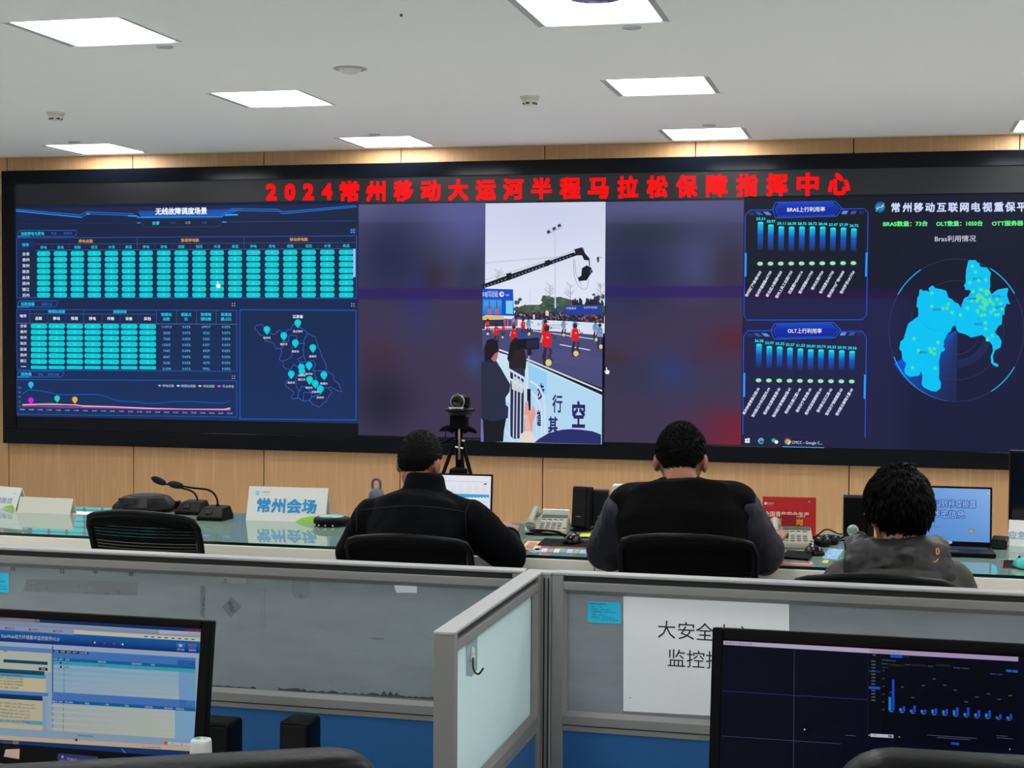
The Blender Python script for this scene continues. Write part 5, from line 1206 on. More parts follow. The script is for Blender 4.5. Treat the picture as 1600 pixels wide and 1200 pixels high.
def figure(label, J, s, garment_fn):
    """J: joints in the room. Builds skin, trousers, shoes; the garments come from garment_fn"""
    root = thing('person', label, 'person', (J['hip'].x, J['hip'].y, 0))
    hipw = .085*s; R = Vector((1, 0, 0))
    bm = B(); head_parts(bm, J['H'], J['hs'])
    H = J['H']; nk = J['neck']; limb(bm, H @ Vector((0, -.022*J['hs'], -.06*J['hs'])), .052*s, nk-Vector((0, 0, .03)), .06*s)
    loft(bm, [(J['hip']+Vector((0, 0, -.05)), .15*s, .10*s), (J['waist'], .14*s, .095*s), (J['chest'], .165*s, .10*s), (J['chest'].lerp(nk, .6), .13*s, .08*s), (nk-Vector((0, .0, .02)), .05*s, .05*s)], R)
    for sd in 'LR':
        limb(bm, J['sh'+sd], .052*s, J['el'+sd], .041*s); limb(bm, J['el'+sd], .04*s, J['wr'+sd], .027*s)
        hand(bm, J['wr'+sd], J['hd'+sd], J['hu'+sd], -1 if sd == 'R' else 1, J['curl'+sd], .98*s)
        limb(bm, J['hip']+R*(hipw if sd == 'R' else -hipw), .08*s, J['kn'+sd], .055*s); limb(bm, J['kn'+sd], .054*s, J['an'+sd], .036*s)
        limb(bm, J['an'+sd]+Vector((0, -.02, -.03)), .03, J['an'+sd]+Vector((0, .13, -.045)), .022)
    grow('body', bm, .0058, 5, skin, root)
    eyes(J['H'], J['hs'], root)
    bm = B(); loft(bm, [(J['hip']+Vector((0, -.01, -.06)), .165*s, .125*s), (J['hip']+Vector((0, -.01, .06)), .165*s, .125*s), (J['waist'], .15*s, .11*s)], R)
    for sd in 'LR': limb(bm, J['hip']+R*(hipw if sd == 'R' else -hipw), .095*s, J['kn'+sd], .07*s); limb(bm, J['kn'+sd], .07*s, J['an'+sd]+Vector((0, 0, .02)), .055*s)
    grow('trousers', bm, .012, 4, trouser_m, root)
    for sd in 'LR':
        a = J['an'+sd]; bm = B(); limb(bm, a+Vector((0, -.03, -.035)), .042, a+Vector((0, .14, -.045)), .036); limb(bm, a+Vector((0, -.01, 0)), .044, a+Vector((0, 0, -.03)), .046)
        grow('shoe', bm, .01, 4, shoe_m, root, cut=[(Vector((0, 0, .003)), Vector((0, 0, -1)))])
    garment_fn(root, J, s)
    return root
def legs(J, hip, spread=.12, back=0.0):
    for sd, k in (('L', -1), ('R', 1)):
        J['kn'+sd] = hip+Vector((k*spread, .42, .585-hip.z-.035)); J['an'+sd] = hip+Vector((k*spread*1.1, .40+back, -hip.z+.085))
def sleeve(bm, J, sd, s, r=(.078, .064, .058, .046)):
    limb(bm, J['sh'+sd], r[0]*s, J['el'+sd], r[1]*s); w = J['el'+sd].lerp(J['wr'+sd], .84); limb(bm, J['el'+sd], r[1]*s, w, r[3]*s)
def torso(bm, J, s, w=1.0, top=.6):
    R = Vector((1, 0, 0)); nk = J['neck']
    loft(bm, [(J['hip']+Vector((0, -.01, -.02)), .185*s*w, .135*s), (J['waist'], .175*s*w, .13*s), (J['chest'], .19*s*w, .135*s), (J['chest'].lerp(nk, .55), .165*s*w, .115*s), (nk+Vector((0, 0, -.035)), .085*s, .085*s), (nk+Vector((0, 0, .0)), .066*s, .066*s)], R)
    for sd in 'LR': limb(bm, nk+Vector((0, 0, -.05)), .062*s, J['sh'+sd], .072*s)
from mathutils.bvhtree import BVHTree
def on_surface(o, pix):
    """points of the cloth seen at these photo points"""
    dg = bpy.context.evaluated_depsgraph_get(); me = o.data; bv = BVHTree.FromPolygons([v.co.copy() for v in me.vertices], [tuple(p.vertices) for p in me.polygons]); out = []
    for q in pix:
        h = bv.ray_cast(EYE, ray(*q).normalized())
        if h[0] is not None: out.append(h[0]-ray(*q).normalized()*.001)
    return out
def seam(name, o, pix, r, m, root):
    pts = on_surface(o, [(v.x, v.y) for v in catmull([(x, y, 0) for x, y in pix], 6)])
    if len(pts) > 2:
        bm = B(); tube(bm, pts, r, 6); obj(name, bm, m, root, smooth=True, world=True)

# ---- the man at the left: dark jacket with a collar and pale stitching
def person_left():
    Yh = 5.56; hc = at_y(656, 722, Yh); J = {'hs': 1.0}
    J['H'] = head_matrix(hc, -.16, -.34, .02); J['neck'] = at_y(664, 757, 5.50); J['chest'] = at_y(652, 830, 5.44); hx = at_y(645, 900, 5.33).x
    J['hip'] = Vector((hx, 5.30, .585)); J['waist'] = Vector((hx, 5.35, .71))
    J['shL'] = at_y(583, 812, 5.49); J['shR'] = at_y(733, 812, 5.48)
    J['elL'] = at_y(551, 862, 5.62); J['wrL'] = at_y(610, 846, 5.93); J['elR'] = at_y(794, 868, 5.58); J['wrR'] = at_y(795, 837, 5.80)
    J['hdL'] = (.5, .8, -.05); J['huL'] = (0, 0, 1); J['curlL'] = .6; J['hdR'] = (-.12, .92, .26); J['huR'] = (.2, -.05, 1); J['curlR'] = .75
    J['wrL'].z = .795; legs(J, J['hip'])
    navy = mat('jacket_navy', (6, 7, 10), .8, spec=.08, bump=(30, .25)); stitch = mat('stitching', (44, 44, 48), .8)
    def wear(root, J, s):
        bm = B(); torso(bm, J, s); [sleeve(bm, J, sd, s, (.082, .072, .060, .042)) for sd in 'LR']
        j = grow('jacket', bm, .009, 6, navy, root, .016, .10)
        nk = J['neck']; bm = B()                                    # stand-up collar, open at the front of the neck
        loft(bm, [(nk+Vector((0, -.006, -.045)), .10, .085), (nk+Vector((0, -.004, -.01)), .080, .076), (nk+Vector((0, .006, .030)), .070, .068), (nk+Vector((0, .008, .040)), .062, .060)], Vector((1, 0, 0)))
        grow('collar', bm, .006, 3, navy, root)
        seam('stitching', j, [(563, 797), (590, 794), (620, 791), (650, 790.5), (690, 794), (728, 800)], .0011, stitch, root)
        seam('stitching', j, [(744, 776), (731, 790), (727, 810), (729, 835)], .001, stitch, root); seam('stitching', j, [(562, 780), (557, 800), (557, 830)], .001, stitch, root)
        seam('stitching', j, [(622, 758), (655, 757), (690, 761)], .001, stitch, root)
        for sd in 'LR':
            a, b = J['el'+sd], J['wr'+sd]; d = (b-a).normalized(); bm = B(); tube(bm, [a.lerp(b, .80), a.lerp(b, .92)], [.047, .044], 20, cap=False); o = obj('cuff', bm, navy, root, smooth=True, world=True)
            o.modifiers.new('th', 'SOLIDIFY').thickness = .005
    root = figure('man seen from behind in a dark collared jacket, typing at the white-screen laptop', J, 1.0, wear)
    hair(J['H'], 1.0, root, -.80, .004, 700, .0035, .4, 3)
person_left()

# ---- the large man in the middle: black vest over slate sleeves
def person_middle():
    Yh = 5.58; hc = at_y(1064, 717, Yh); J = {'hs': 1.1}; s = 1.14
    J['H'] = head_matrix(hc, .02, -.42); J['neck'] = at_y(1066, 746, 5.50); J['chest'] = at_y(1066, 815, 5.42); hx = at_y(1066, 900, 5.33).x
    J['hip'] = Vector((hx, 5.32, .615)); J['waist'] = Vector((hx, 5.36, .73))
    J['shL'] = at_y(981, 803, 5.46); J['shR'] = at_y(1150, 800, 5.46)
    J['elL'] = at_y(950, 858, 5.58); J['wrL'] = at_y(1005, 852, 5.90); J['wrL'].z = .80; J['elR'] = at_y(1190, 864, 5.55); J['wrR'] = at_y(1207, 847, 5.80)
    J['hdL'] = (.4, .9, -.02); J['huL'] = (0, 0, 1); J['curlL'] = .6; J['hdR'] = (.10, 1, .22); J['huR'] = (.1, 0, 1); J['curlR'] = .7; legs(J, J['hip'], .15)
    black = mat('vest_black', (5, 5, 6), .85, spec=.08, bump=(26, .25)); slate = mat('sleeve_slate', (36, 37, 46), .45, spec=.2, bump=(20, .3))
    def wear(root, J, s):
        for sd in 'LR':
            bm = B(); sleeve(bm, J, sd, s, (.083, .074, .062, .043)); o = grow('sleeve', bm, .009, 6, slate, root, .022, .08)
        bm = B(); torso(bm, J, s*1.0, 1.10)
        [limb(bm, J['neck']+Vector((0, -.01, -.09)), .07*s, J['sh'+sd].lerp(J['neck'], .10), .091*s) for sd in 'LR']
        grow('vest', bm, .009, 6, black, root, .012, .12)
    root = figure('large man seen from behind with a black vest over slate grey sleeves', J, s, wear)
    hair(J['H'], 1.1, root, -.80, .005, 1500, .008, .15, 5)
person_middle()

# ---- the man at the right: grey hooded jacket, thick hair, glasses
def person_right():
    Yh = 4.80; hc = at_y(1404, 800, Yh); J = {'hs': 1.02}; s = 1.02
    J['H'] = head_matrix(hc, .42, -.20); J['neck'] = at_y(1402, 868, 4.74); J['chest'] = at_y(1404, 945, 4.70); hx = at_y(1404, 980, 4.64).x
    J['hip'] = Vector((hx, 4.66, .60)); J['waist'] = Vector((hx, 4.67, .69))
    J['shL'] = at_y(1329, 915, 4.74); J['shR'] = at_y(1477, 918, 4.74)
    J['elL'] = at_y(1312, 985, 4.88); J['wrL'] = at_y(1350, 960, 5.16); J['elR'] = at_y(1502, 985, 4.88); J['wrR'] = at_y(1450, 960, 5.16)
    J['hdL'] = (.3, .9, 0); J['huL'] = (0, 0, 1); J['curlL'] = .7; J['hdR'] = (-.3, .9, 0); J['huR'] = (0, 0, 1); J['curlR'] = .7; legs(J, J['hip'])
    grey = mat('jacket_grey', (42, 40, 36), .6, bump=(22, .3)); hoodm = mat('hood_grey', (25, 24, 27), .5, bump=(22, .3)); orange = mat('cord_orange', (206, 130, 36), .6)
    def wear(root, J, s):
        bm = B(); torso(bm, J, s, 1.08); [sleeve(bm, J, sd, s, (.086, .078, .066, .055)) for sd in 'LR']
        grow('jacket', bm, .009, 6, grey, root, .02, .10)
        nk = J['neck']; bm = B(); L = []
        for k in range(15):                                       # rolled hood around the neck, heavy at the back
            a = PI*(1.0+k/14)*1.0; L.append(nk+Vector((.118*math.cos(a), .085*math.sin(a)+.035, .018+.006*math.cos(2*a))))
        L = [nk+Vector((-.10, .10, -.01))]+L+[nk+Vector((.10, .10, -.01))]
        for i in range(len(L)-1):
            w = .034+.012*math.sin(PI*i/(len(L)-2)); limb(bm, L[i], w, L[i+1], w)
        for k in range(9):                                        # the fallen bag of the hood
            t = k/8; x = -.125+.25*t; d = .05*math.sin(PI*t); limb(bm, nk+Vector((x*.9, -.045-d*.4, .01)), .040, nk+Vector((x*1.02, -.075-d*.4, -.05-d*.9)), .036)
        h = grow('hood', bm, .008, 5, hoodm, root, .034, .055)
        cord = on_surface(h, [(1466, 858), (1466, 866)]); 
        for pts in ([(1463, 857), (1466, 858), (1467, 863), (1465, 867), (1463, 864), (1463, 858)], [(1466, 873), (1463, 877), (1458, 879)], [(1299, 880), (1301, 883)]):
            P = on_surface(h, pts)
            if len(P) < 2: P = [at_y(x, y, 4.62) for x, y in pts]
            bm = B(); tube(bm, catmull(P, 4), .0022, 6); obj('drawstring', bm, orange, root, smooth=True, world=True)
    root = figure('man seen from behind in a grey hooded jacket with thick black hair and glasses', J, s, wear)
    hair(J['H'], 1.02, root, -.84, .018, 2200, .030, .93, 9, sides=-.12)
    gm = mat('glasses_metal', (120, 122, 126), .25, metal=.8); H = J['H']
    g = bm = B()
    for sd in (-1, 1):
        tube(bm, [H @ Vector(q) for q in ((sd*.098, -.01, .0), (sd*.086, .03, .004), (sd*.072, .098, .002))], .0016, 6)
        tube(bm, [H @ Vector((sd*.034+.026*math.cos(a), .104-.012*math.cos(a)*sd*.6, -.006+.019*math.sin(a))) for a in [2*PI*k/20 for k in range(21)]], .0013, 6, cap=False)
    tube(bm, [H @ Vector(q) for q in ((-.009, .106, -.002), (.009, .106, -.002))], .0013, 6); obj('glasses', bm, gm, root, smooth=True, world=True)
person_right()

# ------------------------------------------------------------------ mesh office chairs along the desk
def mesh_fabric():
    m = mat('chair_mesh', (5, 5, 6), .8, spec=.08); nt = m.node_tree; b = nt.nodes['Principled BSDF']; tc = nt.nodes.new('ShaderNodeTexCoord')
    sx = nt.nodes.new('ShaderNodeSeparateXYZ'); nt.links.new(tc.outputs['Object'], sx.inputs[0]); outs = []
    for ax, k in (('X', 1250), ('Z', 520)):
        a = nt.nodes.new('ShaderNodeMath'); a.operation = 'MULTIPLY'; a.inputs[1].default_value = k; nt.links.new(sx.outputs[ax], a.inputs[0])
        c = nt.nodes.new('ShaderNodeMath'); c.operation = 'SINE'; nt.links.new(a.outputs[0], c.inputs[0])
        d = nt.nodes.new('ShaderNodeMath'); d.operation = 'GREATER_THAN'; d.inputs[1].default_value = .82; nt.links.new(c.outputs[0], d.inputs[0]); outs.append(d)
    mu = nt.nodes.new('ShaderNodeMath'); mu.operation = 'MULTIPLY'; nt.links.new(outs[0].outputs[0], mu.inputs[0]); nt.links.new(outs[1].outputs[0], mu.inputs[1])
    iv = nt.nodes.new('ShaderNodeMath'); iv.operation = 'SUBTRACT'; iv.inputs[0].default_value = 1; nt.links.new(mu.outputs[0], iv.inputs[1]); nt.links.new(iv.outputs[0], b.inputs['Alpha'])
    return m
mesh_m = mesh_fabric(); chrome = mat('chrome', (150, 150, 152), .2, metal=1.0)
def star_base(t, seat_z):
    bm = B(); lathe(bm, [(0, .075), (.035, .075), (.035, .13), (.026, .14), (.026, seat_z-.08), (.05, seat_z-.07), (.05, seat_z-.045), (0, seat_z-.045)], 20); obj('gas_lift', bm, blk, t)
    for k in range(5):
        a = 2*PI*k/5+.3; d = Vector((math.cos(a), math.sin(a), 0)); bm = B(); tube(bm, [d*.02+Vector((0, 0, .105)), d*.16+Vector((0, 0, .098)), d*.29+Vector((0, 0, .08))], [.024, .02, .015], 10); lg = obj('base_leg', bm, blk, t, smooth=True)
        bm = B(); n_ = Vector((-d.y, d.x, 0)); lathe(bm, [(0, -.02), (.03, -.02), (.03, .02), (0, .02)], 18, Matrix.Translation(d*.29+Vector((0, 0, .03))) @ Matrix((tuple(d)+(0,), (0, 0, 1, 0), tuple(n_)+(0,), (0, 0, 0, 1))).transposed()); obj('caster', bm, blk2, lg)
def back_pt(u, v): return Vector((.228*u*(.93+.07*v), -.235-.075*v+.045*u*u+.03*math.sin(PI*v), .50+.435*v-.018*u*u*(v > .5)*v))
def office_chair():
    t = thing('office_chair', '', 'chair', (0, 0, 0), 0, 'mesh office chairs at the conference desk'); sz = .47
    star_base(t, sz)
    bm = B(); pts = rrect(.48, .47, .10, 5); prev = None
    for z, k in ((sz-.045, .92), (sz-.03, 1), (sz+.01, 1), (sz+.03, .93), (sz+.035, .8)):
        Rg = [bm.verts.new((x*k, y*k+.02, z-.012*abs(y/.23)**3*(z > sz))) for x, y in pts]
        if prev: bridge(bm, prev, Rg)
        else: bm.faces.new(Rg[::-1])
        prev = Rg
    bm.faces.new(prev); obj('seat', bm, mat('chair_fabric', (8, 8, 9), .9), t, smooth=True)
    bm = B(); G_ = {}
    for i in range(25):
        for j in range(25): G_[i, j] = bm.verts.new(back_pt(-.94+1.88*i/24, .03+.9*j/24))
    for i in range(24):
        for j in range(24): bm.faces.new((G_[i, j], G_[i+1, j], G_[i+1, j+1], G_[i, j+1]))
    obj('backrest_mesh', bm, mesh_m, t, smooth=True)
    uv = [(1-.10*0, 0)]; loop = []
    def corner(u, v): return back_pt(u, v)
    for u, v in [(-.86, 0), (-.4, -.01), (0, -.012), (.4, -.01), (.86, 0), (.97, .05), (1, .2), (1, .5), (1, .8), (.99, .92), (.93, .985), (.8, 1), (.4, 1.008), (0, 1.01), (-.4, 1.008), (-.8, 1), (-.93, .985), (-.99, .92), (-1, .8), (-1, .5), (-1, .2), (-.97, .05)]: loop.append(corner(u, v))
    loop.append(loop[0]); bm = B(); tube(bm, loop, .013, 10, cap=False); obj('backrest_frame', bm, blk, t, smooth=True)
    bm = B(); prev = None
    for i in range(21):
        u = -.97+1.94*i/20; a = [back_pt(u, .90)+Vector((0, -.008, 0)), back_pt(u, 1.0)+Vector((0, -.010, 0)), back_pt(u, 1.0)+Vector((0, .010, 0)), back_pt(u, .90)+Vector((0, .008, 0))]; Rg = [bm.verts.new(q) for q in a]
        if prev: bridge(bm, prev, Rg)
        else: bm.faces.new(Rg[::-1])
        prev = Rg
    bm.faces.new(prev); obj('top_band', bm, blk2, t, smooth=True)
    bm = B()
    for i in range(13):
        u = -.62+1.24*i/12; Rg = [bm.verts.new(back_pt(u, v)+Vector((0, dy, 0))) for v, dy in ((.10, -.012), (.56, -.022), (.60, -.014), (.60, .0), (.10, .0))]
        if i: bridge(bm, prev, Rg)
        else: bm.faces.new(Rg[::-1])
        prev = Rg
    bm.faces.new(prev); obj('lumbar_support', bm, blk2, t)
    bm = B(); tube(bm, catmull([(0, -.02, sz-.05), (0, -.22, sz-.06), (0, -.30, sz+.02), (0, -.285, sz+.18)], 5), [.028]*16, 10); obj('back_post', bm, blk, t, smooth=True)
    for s_ in (-1, 1):
        bm = B(); tube(bm, catmull([(s_*.2, .02, sz-.04), (s_*.275, .02, sz), (s_*.285, .02, sz+.1), (s_*.28, .02, sz+.175)], 4), .014, 10); a_ = obj('armrest', bm, blk, t, smooth=True)
        bm = B(); box(bm, s_*.28-.035, s_*.28+.035, -.10, .14, sz+.172, sz+.20); obj('arm_pad', bm, blk2, a_, bevel=.01)
    return t
CH = office_chair(); first = True
for px, py, Yb, rz, zs, lab in ((212, 803, 5.05, -.06, 1.0, 'empty black mesh office chair in front of the low conference unit'),
                            (632, 843, 5.08, .02, .945, 'black mesh office chair holding the man in the dark collared jacket'),
                            (1072, 836, 5.06, .03, .99, 'black mesh office chair behind the large man with slate sleeves'),
                            (1366, 898, 4.40, .05, .985, 'black chair back just showing under the man in the hooded jacket')):
    o = CH if first else copy_tree(CH); first = False
    q = at_y(px, py, Yb); o.location = (q.x-.30*math.sin(rz), Yb+.30, 0); o.rotation_euler = (0, 0, rz); o.scale = (1, 1, zs); o['label'] = lab
# ------------------------------------------------------------------ cubicle partitions in the foreground
alu = mat('partition_aluminium', (132, 132, 132), .42, metal=.1); alu_d = mat('partition_groove', (34, 33, 33), .7)
alu_t = mat('partition_cap', (158, 159, 159), .5)
def frosted(name, c, c2):
    m = bpy.data.materials.new(name); m.use_nodes = True; nt = m.node_tree; b = nt.nodes['Principled BSDF']; out = nt.nodes['Material Output']
    tc = nt.nodes.new('ShaderNodeTexCoord'); mp = nt.nodes.new('ShaderNodeMapping'); mp.inputs['Scale'].default_value = (3, 3, 11)
    nz = nt.nodes.new('ShaderNodeTexNoise'); nz.inputs['Scale'].default_value = 2.4; nz.inputs['Detail'].default_value = 7; nz.inputs['Roughness'].default_value = .7
    rp = nt.nodes.new('ShaderNodeValToRGB'); rp.color_ramp.elements[0].position = .3; rp.color_ramp.elements[1].position = .72; rp.color_ramp.elements[0].color = rgb(c); rp.color_ramp.elements[1].color = rgb(c2)
    nt.links.new(tc.outputs['Object'], mp.inputs[0]); nt.links.new(mp.outputs[0], nz.inputs['Vector']); nt.links.new(nz.outputs['Fac'], rp.inputs[0]); nt.links.new(rp.outputs[0], b.inputs['Base Color'])
    b.inputs['Roughness'].default_value = .42; b.inputs['Specular IOR Level'].default_value = .4
    tr = nt.nodes.new('ShaderNodeBsdfTranslucent'); nt.links.new(rp.outputs[0], tr.inputs[0]); mx = nt.nodes.new('ShaderNodeMixShader'); mx.inputs[0].default_value = .35
    nt.links.new(b.outputs[0], mx.inputs[1]); nt.links.new(tr.outputs[0], mx.inputs[2]); nt.links.new(mx.outputs[0], out.inputs[0]); return m
glass_l = frosted('frosted_glass', (148, 160, 165), (164, 176, 180)); glass_d = frosted('frosted_glass_lit', (228, 250, 250), (234, 252, 252))  # glass_d: same frosted glass, the light it catches painted in as paler colour
glass_r = frosted('frosted_glass_grey', (152, 158, 166), (168, 174, 180))
blue_m = mat('blue_fabric', (34, 94, 152), .85, bump=(500, .1))
PF, PB_ = 2.766, 2.800; PT = 1.1665; DXa, DXb = -.6546, -.6216; DY_ = 2.175
def panel(name, label, L, loc, rz, glass, zb=.02):
    """a frame of aluminium rails, frosted glass above, blue fabric below; length L along local x, front face at local y = 0"""
    t = thing(name, label, 'partition', loc, rz, 'low cubicle partitions', 'thing'); th = .034; T = PT
    bm = B(); box(bm, 0, L, 0, th, T-.006, T); obj('top_cap', bm, alu_t, t, bevel=.002)
    bm = B(); box(bm, .022, L-.022, .007, th-.007, T-.017, T-.006); obj('cap_groove', bm, alu_d, t)
    bm = B(); box(bm, .022, L-.022, .001, th-.001, T-.033, T-.017); obj('upper_rail', bm, alu, t, bevel=.0015)
    for x0 in (0, L-.022):
        bm = B(); box(bm, x0, x0+.022, .001, th-.001, zb, T-.006); obj('stile', bm, alu, t, bevel=.0015)
    bm = B(); z1, z0 = T-.033, T-.268; x0, x1 = .022, L-.022; d = .010      # bevelled inner frame
    o_ = [(x0, z0), (x1, z0), (x1, z1), (x0, z1)]; i_ = [(x0+.007, z0+.007), (x1-.007, z0+.007), (x1-.007, z1-.008), (x0+.007, z1-.008)]
    for yy, yi in ((.002, .012), (th-.002, th-.012)):
        A = [bm.verts.new((x, yy, z)) for x, z in o_]; C_ = [bm.verts.new((x, yi, z)) for x, z in i_]; bridge(bm, A, C_)
    obj('glazing_bead', bm, alu, t)
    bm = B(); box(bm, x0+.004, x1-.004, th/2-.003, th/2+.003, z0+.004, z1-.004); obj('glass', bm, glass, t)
    bm = B(); box(bm, .022, L-.022, .001, th-.001, z0-.018, z0); obj('middle_rail', bm, alu, t, bevel=.0015)
    bm = B(); box(bm, .022, L-.022, .004, th-.004, z0-.020, z0-.018); obj('rail_groove', bm, alu_d, t)
    bm = B(); box(bm, .022, L-.022, .003, th-.003, z0-.030, z0-.020); obj('lower_trim', bm, alu, t, bevel=.001)
    bm = B(); box(bm, .022, L-.022, .006, th-.006, zb+.05, z0-.030); obj('fabric_panel', bm, blue_m, t)
    bm = B(); box(bm, .022, L-.022, .002, th-.002, zb, zb+.05); obj('skirting', bm, alu, t)
    for x in (.1, L-.1):
        bm = B(); lathe(bm, [(0, 0), (.018, 0), (.018, .01), (.006, .012), (.006, zb), (0, zb)], 12, Matrix.Translation((x, th/2, 0))); obj('foot', bm, blk2, t)
    return t
pl = panel('cubicle_partition', 'long partition with stained frosted glass over blue fabric, left of the corner post', 1.75, (DXa-1.75-.002, PF, 0), 0, glass_l)
pr_ = panel('cubicle_partition', 'partition with frosted glass over blue fabric carrying the white paper, right of the corner post', 1.75, (DXb+.019, PF, 0), 0, glass_r)
pd = panel('cubicle_partition', 'short partition with frosted glass coloured as lit and a hook, projecting towards the viewer', PF-DY_-.001, (DXa+.0335, DY_, 0), PI/2, glass_d)
t = thing('corner_post', 'grey aluminium post where the three partitions meet', 'post', ((DXa+DXb)/2, (PF+PB_)/2, 0), 0, None, 'thing')
bm = B(); box(bm, -.016, .035, -.0165, .0165, .0, PT-.008); obj('column', bm, alu, t, bevel=.002)
for x in (.012, .020, .028):
    bm = B(); box(bm, x, x+.003, -.0175, -.0160, .02, PT-.012); obj('slot', bm, alu_d, t)
bm = B(); box(bm, -.0165, .0355, -.0168, .0168, PT-.008, PT-.001); obj('cap', bm, alu_t, t, bevel=.002)
# stains and tape traces on the left glass
GY = PF+.014
def glass_plate(**k): return Plate((0, GY-.0006, 0), (1, 0, 0), (0, 0, 1), step=.0001, **k)
resid = print_mat('tape_trace', .5); rk = random.Random(4)
def trace(pts, c, marks=(), fn=None, name='tape_trace'):
    p = glass_plate(); p.poly(pts, c); p.up()
    if fn: fn(p)
    for t_, x, y, h, rot in marks: p.text(t_, x, y, h, (70, 76, 78), rot=rot, bold=.02)
    p.build(name, resid, pl)
def flecks(p):
    for k in range(46): x = rk.uniform(44, 205); y = 908+rk.uniform(2, 16)+(x-44)*.03; p.poly([(x, y), (x+rk.uniform(2, 7), y+rk.uniform(-2, 1)), (x+rk.uniform(2, 6), y+rk.uniform(0, 2))], rk.choice([(132, 140, 142), (84, 90, 93)]))
def specks(p):
    for k in range(14): x = 314+rk.uniform(0, 4); y = rk.uniform(917, 960); p.poly([(x, y), (x+2.6, y+1), (x+1, y+4)], (80, 86, 90))
TC = (116, 124, 128)
trace([(42, 905), (214, 911), (214, 930), (36, 923)], TC, fn=flecks)
trace([(361, 932), (377, 948), (360, 965), (347, 949)], TC, (('安', 360, 943, 8, 10), ('全', 362, 951, 10, 15)))
trace([(313, 915), (321, 916), (320, 965), (313, 963)], TC, fn=specks)
trace([(405, 917), (413, 918), (414, 980), (408, 980)], (132, 140, 145))
trace([(338, 901), (385, 903), (384, 912), (338, 910)], (142, 150, 154), (('之', 352, 907, 7, 0),))
trace([(456, 904), (484, 907), (484, 928), (479, 934), (470, 937), (462, 934), (456, 928)], (130, 138, 143), (('心', 470, 930, 7, 0),))
trace([(579, 996), (601, 997), (598, 1000), (582, 999.5)], (130, 138, 143))
for t_, x, y in (('月', 20, 888), ('日', 97, 892), ('年', 149, 893), ('表', 205, 896.5)):
    p = glass_plate(); p.text(t_, x, y, 9, (84, 90, 93), bold=.03); p.build('ink_trace', resid, pl)
p = glass_plate()
for x0, x1, hh in ((330, 400, 2), (435, 470, 5), (470, 565, 3), (565, 625, 6), (625, 680, 3)):      # dark crust along the lower edge
    up_, dn_ = [], []
    for k in range(int((x1-x0)/5)+1):
        x = x0+k*5; y = 1071.5+(x-330)*.0585; up_.append((x, y-abs(rk.gauss(0, .8))*hh*.8-.2)); dn_.append((x, y+.8))
    p.poly(up_+dn_[::-1], (66, 73, 73)); p.up()
p.build('dirt_crust', resid, pl)['kind'] = 'stuff'
p = glass_plate(); p.L = 4; p.poly([(616, 914), (652, 914.5), (651, 926.5), (620, 926), (617, 920)], (222, 226, 230)); p.build('white_tape', pr, pl, label='torn piece of white tape')
# notes, paper, hook
cyan_m = (40, 196, 240)
def note(label, x0, y0, x1, y1, lines):
    p = Plate((0, GY-.0008, 0), (1, 0, 0), (0, 0, 1), step=.0001); p.L = 6; p.rect(x0, y0, x1, y1, cyan_m); p.up(2)
    for t_, x, y, h, w in lines: p.text(t_, x, y, h, (16, 70, 110), w=w)
    q = at_y((x0+x1)/2, y1, GY); t = thing('sticky_note', label, 'note', q, 0, 'blue notes stuck on the glass'); p.build('sheet', pr, t)
note('small bright blue note stuck on the glass left of the white paper', 918.5, 940, 970.5, 973.5, [('数据网应急维护中心', 935, 943.5, 3.2, 26), ('联系人：王工', 933, 948, 3, 18), ('分机号：1208 1206', 938, 952, 3, 28), ('分管领导：025-5712', 942, 956.3, 3, 38), ('传真：0519-1', 935, 960.4, 3, 22), ('夜值班：0519-8812', 942, 964.6, 3, 36), ('025-5713 5718', 952, 968.8, 3, 26)])
note('small bright blue note stuck on the stained glass at the left edge', -34, 894, 14, 925, [('值班电话', 0, 908, 3.4, 16), ('0519-8', 4, 916, 3, 12), ('1206', 6, 920, 3, 10)])
p = Plate((0, GY-.0010, 0), (1, 0, 0), (0, 0, 1), step=.0001); p.L = 4
p.poly([(974, 926), (1233, 938), (1233, 1128), (1104, 1118), (974, 1111)], (236, 238, 242)); p.up(3)
for ch, x, y in (('大', 1041.5, 983.5), ('安', 1072.5, 985.5), ('全', 1101.5, 987.5), ('中', 1131.5, 989), ('心', 1162, 991), ('监', 1057, 1028.3), ('控', 1087, 1030), ('指', 1117, 1031.5), ('挥', 1147, 1033)): p.text(ch, x, y, 30, (22, 24, 26))
p.disc(985, 1090, .9, .9, (120, 120, 120))
q = at_y(1100, 1115, GY); t = thing('paper_notice', 'white landscape paper with large black characters on the glass behind the right monitor', 'notice', q); p.build('sheet', pr, t)
